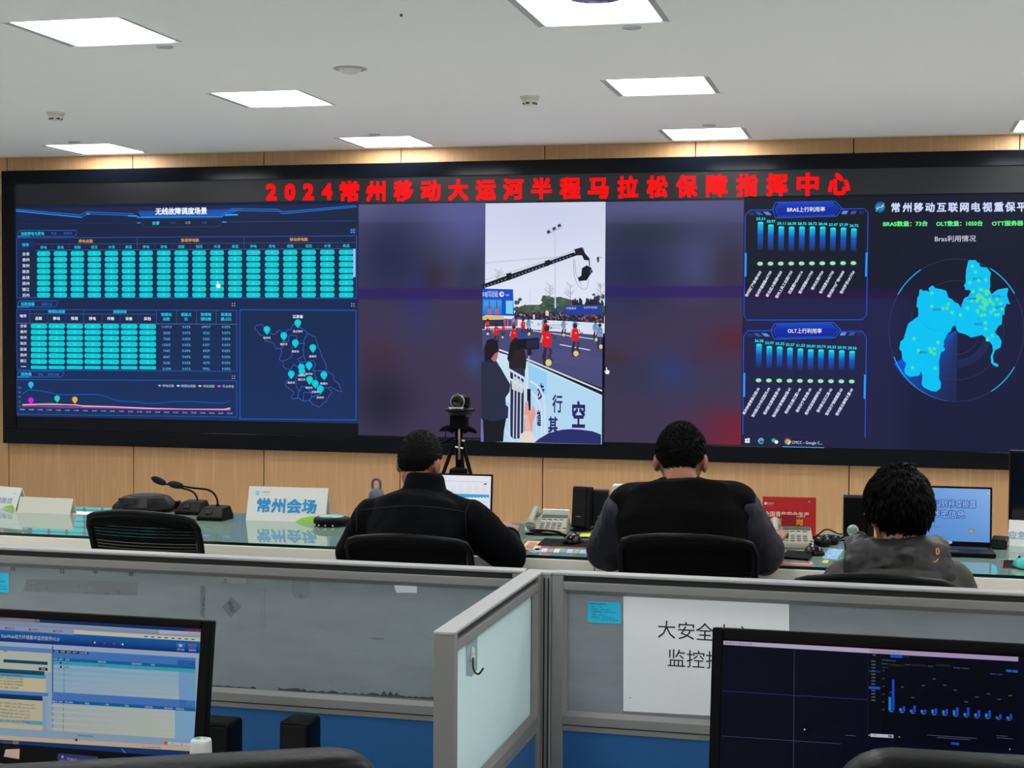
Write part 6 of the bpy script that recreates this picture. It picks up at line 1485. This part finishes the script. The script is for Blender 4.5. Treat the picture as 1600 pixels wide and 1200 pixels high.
# hook on the short partition (its glass faces +x)
HX_ = DXa+.0335-.034/2+.0036
def on_div(px, py, dx=0): return at_plane(px, py, Vector((HX_+dx, 0, 0)), Vector((1, 0, 0)))
q = on_div(737, 1055); t = thing('adhesive_hook', 'clear adhesive pad with a dark metal hook on the glass of the short partition', 'hook', q); W = lambda x, y, dx=0: on_div(x, y, dx)-q
bm = B(); prism(bm, [W(728.5, 1004), W(745, 992), W(745, 1046), (W(737, 1057)), W(729, 1056)], (.0008, 0, 0)); obj('pad', bm, mat('clear_pad', (150, 178, 186), .25), t)
bm = B(); ball(bm, W(738.5, 1019, .002), .004, .009, .009, 14); ball(bm, W(738, 1028, .003), .005, .008, .006, 12); obj('boss', bm, mat('clear_boss', (196, 212, 212), .1), t, smooth=True)
bm = B(); a = W(739.5, 1028, .006); tube(bm, catmull([a, W(739.2, 1036, .008), W(739.6, 1044, .010), W(743, 1051.5, .016), W(748, 1053, .020), W(752, 1049, .024), W(755, 1044, .026)], 4), .0016, 8); obj('hook', bm, mat('hook_bronze', (70, 62, 44), .3, metal=.9), t, smooth=True)

# ------------------------------------------------------------------ work desks under the monitors
FD = .74
for nm, x0, x1, lab in (('office_desk', -2.38, DXa-.004, 'grey office desk under the left monitor, below the picture edge'), ('office_desk', DXb+.004+.02, 1.12, 'grey office desk under the right monitor, below the picture edge')):
    t = thing(nm, lab, 'desk', ((x0+x1)/2, 2.4, 0), 0, 'cubicle desks'); hw = (x1-x0)/2
    bm = B(); box(bm, -hw, hw, -.20, .362, FD-.025, FD); obj('worktop', bm, mat('desk_grey', (170, 168, 162), .5), t, bevel=.002)
    for s_ in (-1, 1):
        bm = B(); box(bm, s_*(hw-.03)-.012, s_*(hw-.03)+.012, -.18, .34, 0, FD-.025); obj('side_panel', bm, mat('desk_grey'), t, bevel=.002)

# ------------------------------------------------------------------ monitors in the foreground
TILT = .15
def monitor(label, px, py, Y, W_, H_, bez_, right=False):
    """corner px,py is the upper right corner (left monitor) or upper left (right monitor)"""
    P = at_y(px, py, Y); x0 = P.x-(0 if right else W_); up = Vector((0, math.sin(TILT), math.cos(TILT))); fw = Vector((0, -math.cos(TILT), math.sin(TILT)))
    O = Vector((x0, P.y, P.z)); t = thing('monitor', label, 'monitor', (x0+W_/2, Y+.05, FD), 0)
    M = Matrix(((1, 0, 0, O.x), (0, -fw.y, up.y, O.y), (0, -fw.z, up.z, O.z), (0, 0, 0, 1)))
    l, tp, bt = bez_
    bm = B()
    for a in ((0, l, -.0, .02, -H_, 0), (W_-l, W_, 0, .02, -H_, 0), (l, W_-l, 0, .02, -tp, 0), (l, W_-l, 0, .02, -H_, -H_+bt)): box(bm, *a, M)
    obj('bezel', bm, mat('monitor_bezel', (5, 5, 6), .4, spec=.12), t, bevel=.003, world=True)
    bm = B(); box(bm, l*.5, W_-l*.5, .004, .030, -H_+.004, -.004, M); box(bm, W_*.2, W_*.8, .028, .05, -H_*.8, -H_*.2, M); obj('back_shell', bm, blk2, t, bevel=.008, world=True)
    bot = O+up*(-H_*.7)+Vector((W_/2, .045, 0)); bm = B(); tube(bm, [bot, Vector((bot.x, bot.y+.02, FD+.01))], .022, 12); obj('stand_neck', bm, blk, t, world=True)
    bm = B(); lathe(bm, [(0, 0), (.10, 0), (.10, .008), (.03, .016), (0, .016)], 32, Matrix.Translation((bot.x, bot.y+.02, FD))); obj('stand_foot', bm, blk, t, world=True)
    return t, O, up, fw
DIM = .62
lit2 = display_mat('monitor_picture', .3, .08, DIM)
mo, O, up, fw = monitor('black monitor at the left showing a pale blue software window', 331, 969.6, 2.34, .475, .262, (.019, .0145, .035))
p = Plate(O+fw*-.001, (1, 0, 0), up, step=.00025); X0 = O.x
def k_(c): return c
p.clip = [(0, -1, .019), (0, 1, .475-.019), (1, 1, -.0145), (1, -1, -.262+.035)]
def PX(pts, c): p.poly(pts, c)
S_ = .0605                                                         # slope of the window's lines on the photo
def row(x0, x1, ya, yb, c, sl=S_):                                  # band between two lines, ya, yb given at x = 0
    p.poly([(x0, ya+x0*sl), (x1, ya+x1*sl), (x1, yb+x1*sl), (x0, yb+x0*sl)], c)
row(-200, 340, 955, 1200, (158, 186, 206)); p.up()
row(-200, 340, 957, 969, (26, 52, 104)); row(-200, 62, 964, 970, (150, 140, 150)); p.up()
row(-200, 340, 970, 977.5, (150, 164, 196)); row(-200, 116, 977, 985, (162, 168, 200)); row(116, 340, 976.5, 983.5, (220, 214, 190))
row(-200, 248, 974, 975, (110, 120, 150)); row(249, 340, 969, 975, (196, 206, 226))
row(-200, 340, 983.5, 1002, [(24, 110, 190), (24, 110, 190), (18, 40, 120), (18, 40, 120)]); row(-200, 340, 1002, 1010, (170, 190, 222)); p.up()
p.text('Emersondv SiteWeb动力环境集中监控软件V2.0', 91, 1000.6, 7.2, (214, 226, 240), align='r') if False else None
p.text('Liebertdv SiteWeb动力环境集中监控软件V2.0'[7:], 44, 993.6+44*.05, 7.2, (216, 226, 240), w=98)
for x, t_ in ((13, '告警信息'), (50, '系统首页'), (88, '实时监视')): p.text(t_, x+4, 980.7+x*S_, 3.6, (60, 50, 70)); p.disc(x-3.2, 980.6+x*S_, 1.5, 1.5, (120, 60, 40), n=8)
for x, c in ((148.5, (240, 210, 60)), (163.5, (206, 40, 40)), (178.5, (206, 40, 40)), (192, (236, 240, 246))): p.disc(x, 995+x*S_, 1.5, 1.7, c, n=8)
row(289, 311, 965.5, 968.5, (150, 40, 60)); row(306, 312, 965.5, 968.5, (220, 50, 40))
for k in range(8): row(226+k*10.5, 231+k*10.5, 980, 981.6, (70, 66, 60))
for x0, t_, c in ((276, '用户信息', (206, 214, 190)), (294, '退出系统', (196, 60, 40))): row(x0, x0+13.5, 987.5, 1001, [(60, 130, 220), (60, 130, 220), (24, 60, 150), (24, 60, 150)]); p.up(); row(x0+4, x0+9, 989.5, 993.5, c); p.text(t_, x0+7, 998.2+x0*S_, 2.8, (214, 226, 246)); p.up(-1)
# left column
row(-200, 82, 1009, 1016, (100, 144, 206)); row(-200, 80, 1015.5, 1046, (196, 204, 190)); p.up()
p.text('刷新', 9.6, 1017.6, 3.4, (60, 60, 60)); row(6, 75, 1029.5, 1034.5, (34, 72, 108)); row(61, 75, 1039, 1043.5, (24, 50, 74)); p.text('查询', 68, 1045.4, 3.4, (220, 226, 230))
row(-200, 70, 1044.5, 1051, [(40, 90, 130), (40, 90, 130), (20, 60, 100), (20, 60, 100)]); row(-200, 72, 1051, 1056.5, (86, 168, 200)); row(-200, 72, 1056.5, 1078, (214, 204, 166)); row(72, 76, 1051, 1078, (170, 186, 210))
row(-200, 76, 1078, 1083.5, (84, 140, 206)); row(-200, 67, 1083.5, 1091, [(24, 70, 120), (24, 70, 120), (14, 40, 90), (14, 40, 90)]); row(-200, 67, 1091, 1137, (206, 200, 168)); row(-200, 67, 1123, 1129, (76, 164, 196)); row(67, 73, 1088, 1137, (150, 176, 206)); p.up()
for k, t_ in enumerate(('市区_常州市_金坛局站开关电源动环', '市区_常州市_金坛局站动力温度', '市区_常州市_金坛局站开关电源数', '市区_常州市_金坛局站开关电源动', '市区_溧阳_动环主机')): p.text(t_, 37 if k < 4 else 30, 1054.4+k*4.7+2, 3.5, (54, 62, 60), align='r')
for k in range(5): p.text(('市区_广播电台_金坛_设备_yuanwei_0321', '市区_广播局站_金坛_金坛_yuanwei_0328', '市区_中国移动_金坛_HT_COMM_0319', '市区_网络电视设备_机房_M1003_2023', '市区_中区机房_金坛_20230901_B_0251')[k], 55 if k < 2 else 48, 1099+k*5.1+2.5, 3.3, (70, 70, 62), align='r')
p.text('市区_金坛_机房_设备_M0321_B_0251', 46, 1128.4, 3.3, (20, 90, 120), align='r')
# right pane
row(82, 84, 1004, 1160, (60, 104, 170)); row(84, 306, 1009.5, 1022, (76, 130, 208)); row(84, 306, 1022, 1027, (24, 110, 170)); row(84, 306, 1027, 1032.5, (66, 176, 204))
row(84, 280, 1032.5, 1076, [(140, 184, 214), (150, 190, 216), (186, 200, 206), (160, 190, 214)]); row(280, 306, 1032.5, 1076, (128, 176, 220)); row(82, 306, 1076, 1088, (80, 130, 206)); row(82, 306, 1088, 1093, (24, 104, 170)); row(82, 274, 1093, 1141, [(176, 192, 200), (196, 206, 204), (206, 206, 186), (186, 190, 180)]); row(274, 306, 1093, 1141, (140, 184, 222)); p.up()
for k in range(5): row(84, 280, 1034+k*8.5, 1037+k*8.5, (160, 196, 220)); row(82, 274, 1096+k*9, 1099+k*9, (190, 204, 200))
row(100.5, 101.2, 1032, 1076, (60, 90, 120)); row(99.5, 100.2, 1093, 1138, (60, 90, 120)); row(84, 139, 1010.5, 1014.5, (30, 60, 110)); row(278, 306, 1014, 1022, (50, 104, 190)); row(281, 292, 1076.5, 1088, (60, 120, 200)); p.up()
for x, t_, c in ((89, '设备', (200, 214, 230)), (99, '告警', (200, 214, 230)), (108.5, '曲线', (220, 210, 90)), (118, '统计', (200, 214, 230)), (131, '全部告警', (200, 214, 230))): p.text(t_, x, 1012.4+x*S_, 3.2, c)
for x, t_ in ((87.5, '状态'), (96, '编号'), (106.5, '名称'), (160, '采集设备'), (214, '设备所在地'), (240, '单位')): p.text(t_, x, 1024.3+x*S_, 3.2, (214, 226, 240))
for x, t_ in ((84, '编'), (88, '状态'), (96, '编号'), (108.5, '中心名称'), (137, '级别'), (168, '分类'), (199, '时间'), (233, '处理记录'), (264, '确认时间'), (282, '恢复时间')): p.text(t_, x, 1090.5+x*S_, 3.2, (214, 226, 240))
for x, y, t_ in ((108, 1030.4, '动环1-1'), (160, 1030.4, '动环1-1'), (105, 1036, '普通')): p.text(t_, x, y+x*S_, 3.2, (40, 70, 90))
for y in (1030, 1036): row(94.5, 97.5, y-1.6, y+1.6, (40, 60, 80))
p.text('第1条', 300, 1019.4+300*S_, 3, (20, 50, 120)); p.text('第1条', 297, 1085+297*S_, 3, (20, 50, 120))
# bottom bars
row(-200, 340, 1137, 1149, (150, 176, 202)); row(-200, 340, 1148.5, 1155.5, (214, 190, 160)); row(-200, 340, 1155.5, 1200, (24, 58, 116)); row(-200, 30, 1156, 1164, (130, 160, 170)); p.up()
row(118.5, 122, 1147-.2, 1150.5, (30, 40, 40)); p.text('采集测试台系统', 134.5, 1141.4+134*S_+.0, 3.4, (40, 50, 50)); p.text('59', 3, 1159.6, 5, (30, 40, 40)); p.poly([(190, 1170), (192, 1170), (204, 1182), (200, 1182)], (96, 130, 190))
row(257.5, 262.5, 1142.5, 1147.5, (220, 90, 50)); row(263, 299, 1143, 1147.5, (200, 208, 214)); p.up(); p.text('中 ，、。简', 278, 1145.4+278*S_, 3.4, (50, 60, 70)); p.text('Internet 保护模式: 禁用', 237, 1154+237*S_-1, 3, (70, 60, 50))
p.build('screen', lit2, mo)
p = Plate(O+fw*.0006, (1, 0, 0), up, step=.0002); p.poly([(9, 1171), (31, 1170), (30, 1186), (6, 1182)], (196, 170, 160)); p.build('white_sticker', pr, mo)
p = Plate(O+fw*.0006, (1, 0, 0), up, step=.0002); p.L = 2; p.poly([(90, 1177), (153, 1182), (152, 1199), (90, 1192)], (30, 34, 110)); p.up(); p.text('禁止擅自安装，禁止非法外联设备使用', 127, 1188.6, 3.4, (190, 196, 226), w=44, rot=-4); p.disc(98, 1182.5, 1.7, 1.9, (180, 186, 226)); p.text('中国移动', 98, 1188, 2.2, (140, 150, 210)); p.build('blue_sticker', pr, mo)

mo, O, up, fw = monitor('black monitor at the right showing a dark dashboard with blue bars', 1113, 980, 2.34, .50, .315, (.0165, .0195, .02), True)
p = Plate(O+fw*-.001, (1, 0, 0), up, step=.00025); p.clip = [(0, -1, .0165), (0, 1, .5-.0165), (1, 1, -.0195), (1, -1, -.315+.02)]
p.poly([(1120, 985), (1620, 1010), (1620, 1300), (1120, 1300)], (7, 11, 30)); p.up()
def C8(x, y): return (1080+x/3.077, 860+y/3.077)
def R8(pts, c): p.poly([C8(*q) for q in pts], c)
def L8b(pts, w, c): p.line([C8(*q) for q in pts], w, c)
R8([(155, 430), (855, 472), (855, 494), (155, 453)], (206, 190, 222)); R8([(855, 472), (1572, 512), (1572, 534), (855, 494)], (192, 170, 214)); R8([(855, 494), (1572, 534), (1572, 960), (855, 905)], (6, 9, 24)); p.up()
L8b([(496, 478), (492, 1046)], .6, (84, 92, 124)); L8b([(150, 676), (850, 718)], .6, (60, 66, 170)); L8b([(150, 892), (720, 930)], .6, (84, 92, 130)); L8b([(850, 494), (848, 900)], .5, (40, 46, 70)); L8b([(910, 510), (908, 880)], .4, (30, 36, 60))
for a in ((270, 598, 385), (610, 620, 735), (255, 816, 380), (605, 838, 735)): L8b([(a[0], a[1]), (a[2], a[1]+7)], .4, (24, 30, 54))
p.text('数据中心监控大屏', *C8(228, 447), 3, (60, 56, 80), w=42); p.text('告警监控看板', *C8(940, 490), 2.6, (130, 120, 150), w=44)
R8([(958, 502), (1015, 506), (1015, 518), (958, 514)], (24, 96, 220)); p.text('监控', *C8(880, 503), 2.6, (140, 146, 170)); p.text('统计 分析', *C8(1034, 512), 2.2, (60, 90, 150)); p.text('综合告警统计分析', *C8(950, 529), 2.8, (110, 116, 140))
for k in range(13): p.rect(*C8(866, 530+k*15.6), *C8(886, 536+k*15.6), (92, 98, 122))
R8([(854, 574), (908, 578), (908, 589), (854, 585)], (16, 44, 96)); R8([(854, 653), (908, 656), (908, 668), (854, 665)], (20, 100, 230))
for x in (985, 1095, 1210): R8([(x-35, 544), (x+35, 549), (x+35, 560), (x-35, 555)], (34, 36, 50))
p.text('统计时间', *C8(930, 545), 2.4, (120, 124, 140)); p.text('开始时间', *C8(1040, 550), 2.2, (120, 124, 140)); p.text('结束时间', *C8(1150, 557), 2.2, (120, 124, 140)); p.text('统计方式：日 周 月 年', *C8(1298, 566), 2.4, (110, 130, 190)); p.text('单位：件', *C8(932, 563), 2.2, (110, 116, 140))
R8([(1515, 572), (1540, 574), (1540, 586), (1515, 584)], (24, 110, 220)); R8([(1544, 574), (1570, 576), (1570, 588), (1544, 586)], (24, 110, 220)); p.text('告警数量  处理数量', *C8(1466, 595), 2.3, (50, 110, 220))
for k, y in enumerate((578, 616, 654, 691, 728, 766)): p.rect(*C8(918, y-2), *C8(930, y+1.5), (90, 96, 116))
H1 = [66, 16, 12, 14, 20, 20, 24, 14, 16, 20, 8, 12]; H2 = [150, 25, 32, 16, 26, 26, 38, 42, 32, 35, 20, 24]
for k in range(12):
    x = 962+k*51.5; y = 770+k*3.7; 
    R8([(x-13, y-H1[k]), (x-1, y-H1[k]+1), (x-1, y), (x-13, y-1)], (40, 150, 236)); R8([(x+3, y-H2[k]), (x+15, y-H2[k]+1), (x+15, y+1), (x+3, y)], (24, 84, 226)); p.rect(*C8(x-8, y+3), *C8(x+8, y+6), (150, 156, 176))
CV = [(962, 682), (1015, 657), (1065, 708), (1117, 650), (1168, 618), (1218, 648), (1270, 672), (1322, 728), (1374, 705), (1428, 690), (1480, 716), (1534, 698)]
L8b(CV, .35, (30, 40, 60)); [p.rect(*C8(x-8, y-2), *C8(x+8, y+1.5), (110, 116, 130)) for x, y in CV]; L8b([(945, 776), (1560, 816)], .35, (46, 56, 84))
R8([(862, 880), (972, 886), (972, 902), (862, 896)], (214, 212, 236)); R8([(948, 886), (966, 888), (966, 900), (948, 898)], (70, 80, 140)); R8([(1250, 922), (1288, 926), (1288, 936), (1250, 932)], (24, 96, 220))
for x0, x1, y in ((1132, 1372, 887), (1180, 1340, 899), (1468, 1520, 890), (1468, 1545, 900), (740, 790, 888)): L8b([(x0, y), (x1, y+(x1-x0)*.07)], .6, (110, 116, 150))
p.disc(*C8(545, 861), 1.3, 1.5, (220, 220, 230), n=8); p.text('搜索', *C8(882, 888), 2.6, (120, 124, 150)); p.disc(*C8(1000, 897), 1, 1, (230, 210, 90), n=8); p.disc(*C8(856, 888), .9, 1, (230, 230, 240), n=8); p.disc(*C8(1532, 956), .9, 1.2, (230, 220, 220), n=8)
p.build('screen', lit2, mo)

# ------------------------------------------------------------------ small things on the left work desk
def F(px, py, Y): q = at_y(px, py, Y); return Vector((q.x, Y, FD))
q = F(314, 1180, 2.25); top = at_y(314, 1155, 2.25).z-FD; t = thing('white_bottle', 'small white bottle with a rounded cap and green print beside the left monitor', 'bottle', q)
bm = B(); lathe(bm, [(0, 0), (.019, 0), (.021, .004), (.021, top-.05), (.014, top-.040), (.014, top-.030), (0, top-.030)], 24); obj('body', bm, mat('bottle_white', (205, 206, 206), .4), t, smooth=True)
bm = B(); prev = None
for z, k in ((top-.031, .9), (top-.027, 1), (top-.004, .97), (top, .9), (top+.001, .7)):
    Rg = [bm.verts.new((x*k, y*k, z)) for x, y in rrect(.031, .031, .009, 4)]
    if prev: bridge(bm, prev, Rg)
    else: bm.faces.new(Rg[::-1])
    prev = Rg
bm.faces.new(prev); obj('cap', bm, mat('bottle_white'), t, smooth=True)
p = Plate(q+Vector((0, 0, top+.0012)), (1, 0, 0), (0, 1, 0), step=.0002); p.polyuv([(-.011, -.002), (-.003, -.009), (.001, -.004), (-.003, .006), (-.009, .007)], (60, 176, 90)); [p.polyuv([(.004, -.006+k*.003), (.010, -.006+k*.003), (.010, -.005+k*.003), (.004, -.005+k*.003)], (150, 154, 154)) for k in range(4)]; p.build('cap_print', pr, t)
for px, py, w, h_y, lab in ((468.5, 1200, .058, 1122, 'narrow black loudspeaker on the desk in front of the blue panel'), (338, 1200, .078, 1124, 'wide black loudspeaker half hidden behind the left monitor')):
    q = F(px, py, 2.60); h = at_y(px, h_y, 2.60).z-FD; t = thing('desktop_speaker', lab, 'speaker', q, 0, 'loudspeakers on the left work desk')
    bm = B(); box(bm, -w/2, w/2, -.03, .035, .004, h); obj('cabinet', bm, blk, t, bevel=.007, segs=3)
    bm = B(); box(bm, -w/2+.005, w/2-.005, -.0325, -.0295, .02, h-.006); obj('grille', bm, mat('grille_cloth'), t, bevel=.002)
    bm = B(); box(bm, -w/2-.004, w/2+.004, -.035, .04, 0, .006); obj('foot', bm, blk2, t)

# ------------------------------------------------------------------ high-backed chairs nearest to the viewer
leather = mat('chair_leather', (5, 5, 7), .42, spec=.14, bump=(60, .12))
def executive_chair():
    t = thing('high_back_chair', '', 'chair', (0, 0, 0), 0, 'padded high-backed chairs'); star_base(t, .46)
    bm = B(); prev = None
    for z, k in ((.41, .9), (.43, 1), (.49, 1), (.515, .93), (.52, .8)):
        Rg = [bm.verts.new((x*k, y*k+.02, z)) for x, y in rrect(.50, .44, .10, 5)]
        if prev: bridge(bm, prev, Rg)
        else: bm.faces.new(Rg[::-1])
        prev = Rg
    bm.faces.new(prev); obj('seat', bm, leather, t, smooth=True)
    bm = B(); prev = None; out = rrect(.52, .66, .055, 6); n = len(out)
    def S(x, z, y): return Vector((x, -.25-.16*(z+.33)/.66+y+.10*(x/.26)**2*.35, .82+z+.012*(1-(x/.26)**2)*(z > 0)))
    for y, k in ((-.05, .90), (-.045, .965), (-.03, 1.0), (.005, 1.0), (.03, .96), (.04, .86)):
        Rg = [bm.verts.new(S(x*(1-(1-k)*.6), z*(1-(1-k)*.45), y)) for x, z in out]
        if prev: bridge(bm, prev, Rg)
        else: bm.faces.new(Rg[::-1])
        prev = Rg
    bm.faces.new(prev); obj('backrest', bm, leather, t, smooth=True)
    bm = B(); tube(bm, catmull([(0, -.05, .42), (0, -.24, .41), (0, -.315, .48), (0, -.335, .62)], 5), .03, 10); obj('back_post', bm, blk, t, smooth=True)
    for s_ in (-1, 1):
        bm = B(); tube(bm, catmull([(s_*.23, .14, .43), (s_*.30, .14, .46), (s_*.31, .12, .66), (s_*.30, -.02, .69), (s_*.29, -.22, .68)], 5), .017, 10); obj('armrest', bm, blk, t, smooth=True)
    return t
ec = executive_chair()
q = at_y(583, 1168, 1.56); rz = .46; ec.rotation_euler = (0, 0, rz); ec.location = (q.x-.262-.37*math.sin(rz), 1.56+.37*math.cos(rz), 0); ec.scale = (1, 1, (q.z-.026)/1.155); ec['label'] = 'black padded high-backed chair at the lower left in front of the blue software screen'
ec2 = copy_tree(ec); q = at_y(1309, 1154, 1.60); rz = .04; ec2.rotation_euler = (0, 0, rz); ec2.location = (q.x+.255-.37*math.sin(rz), 1.60+.37, 0); ec2.scale = (1, 1, q.z/1.155); ec2['label'] = 'black padded high-backed chair at the lower right in front of the dark dashboard'
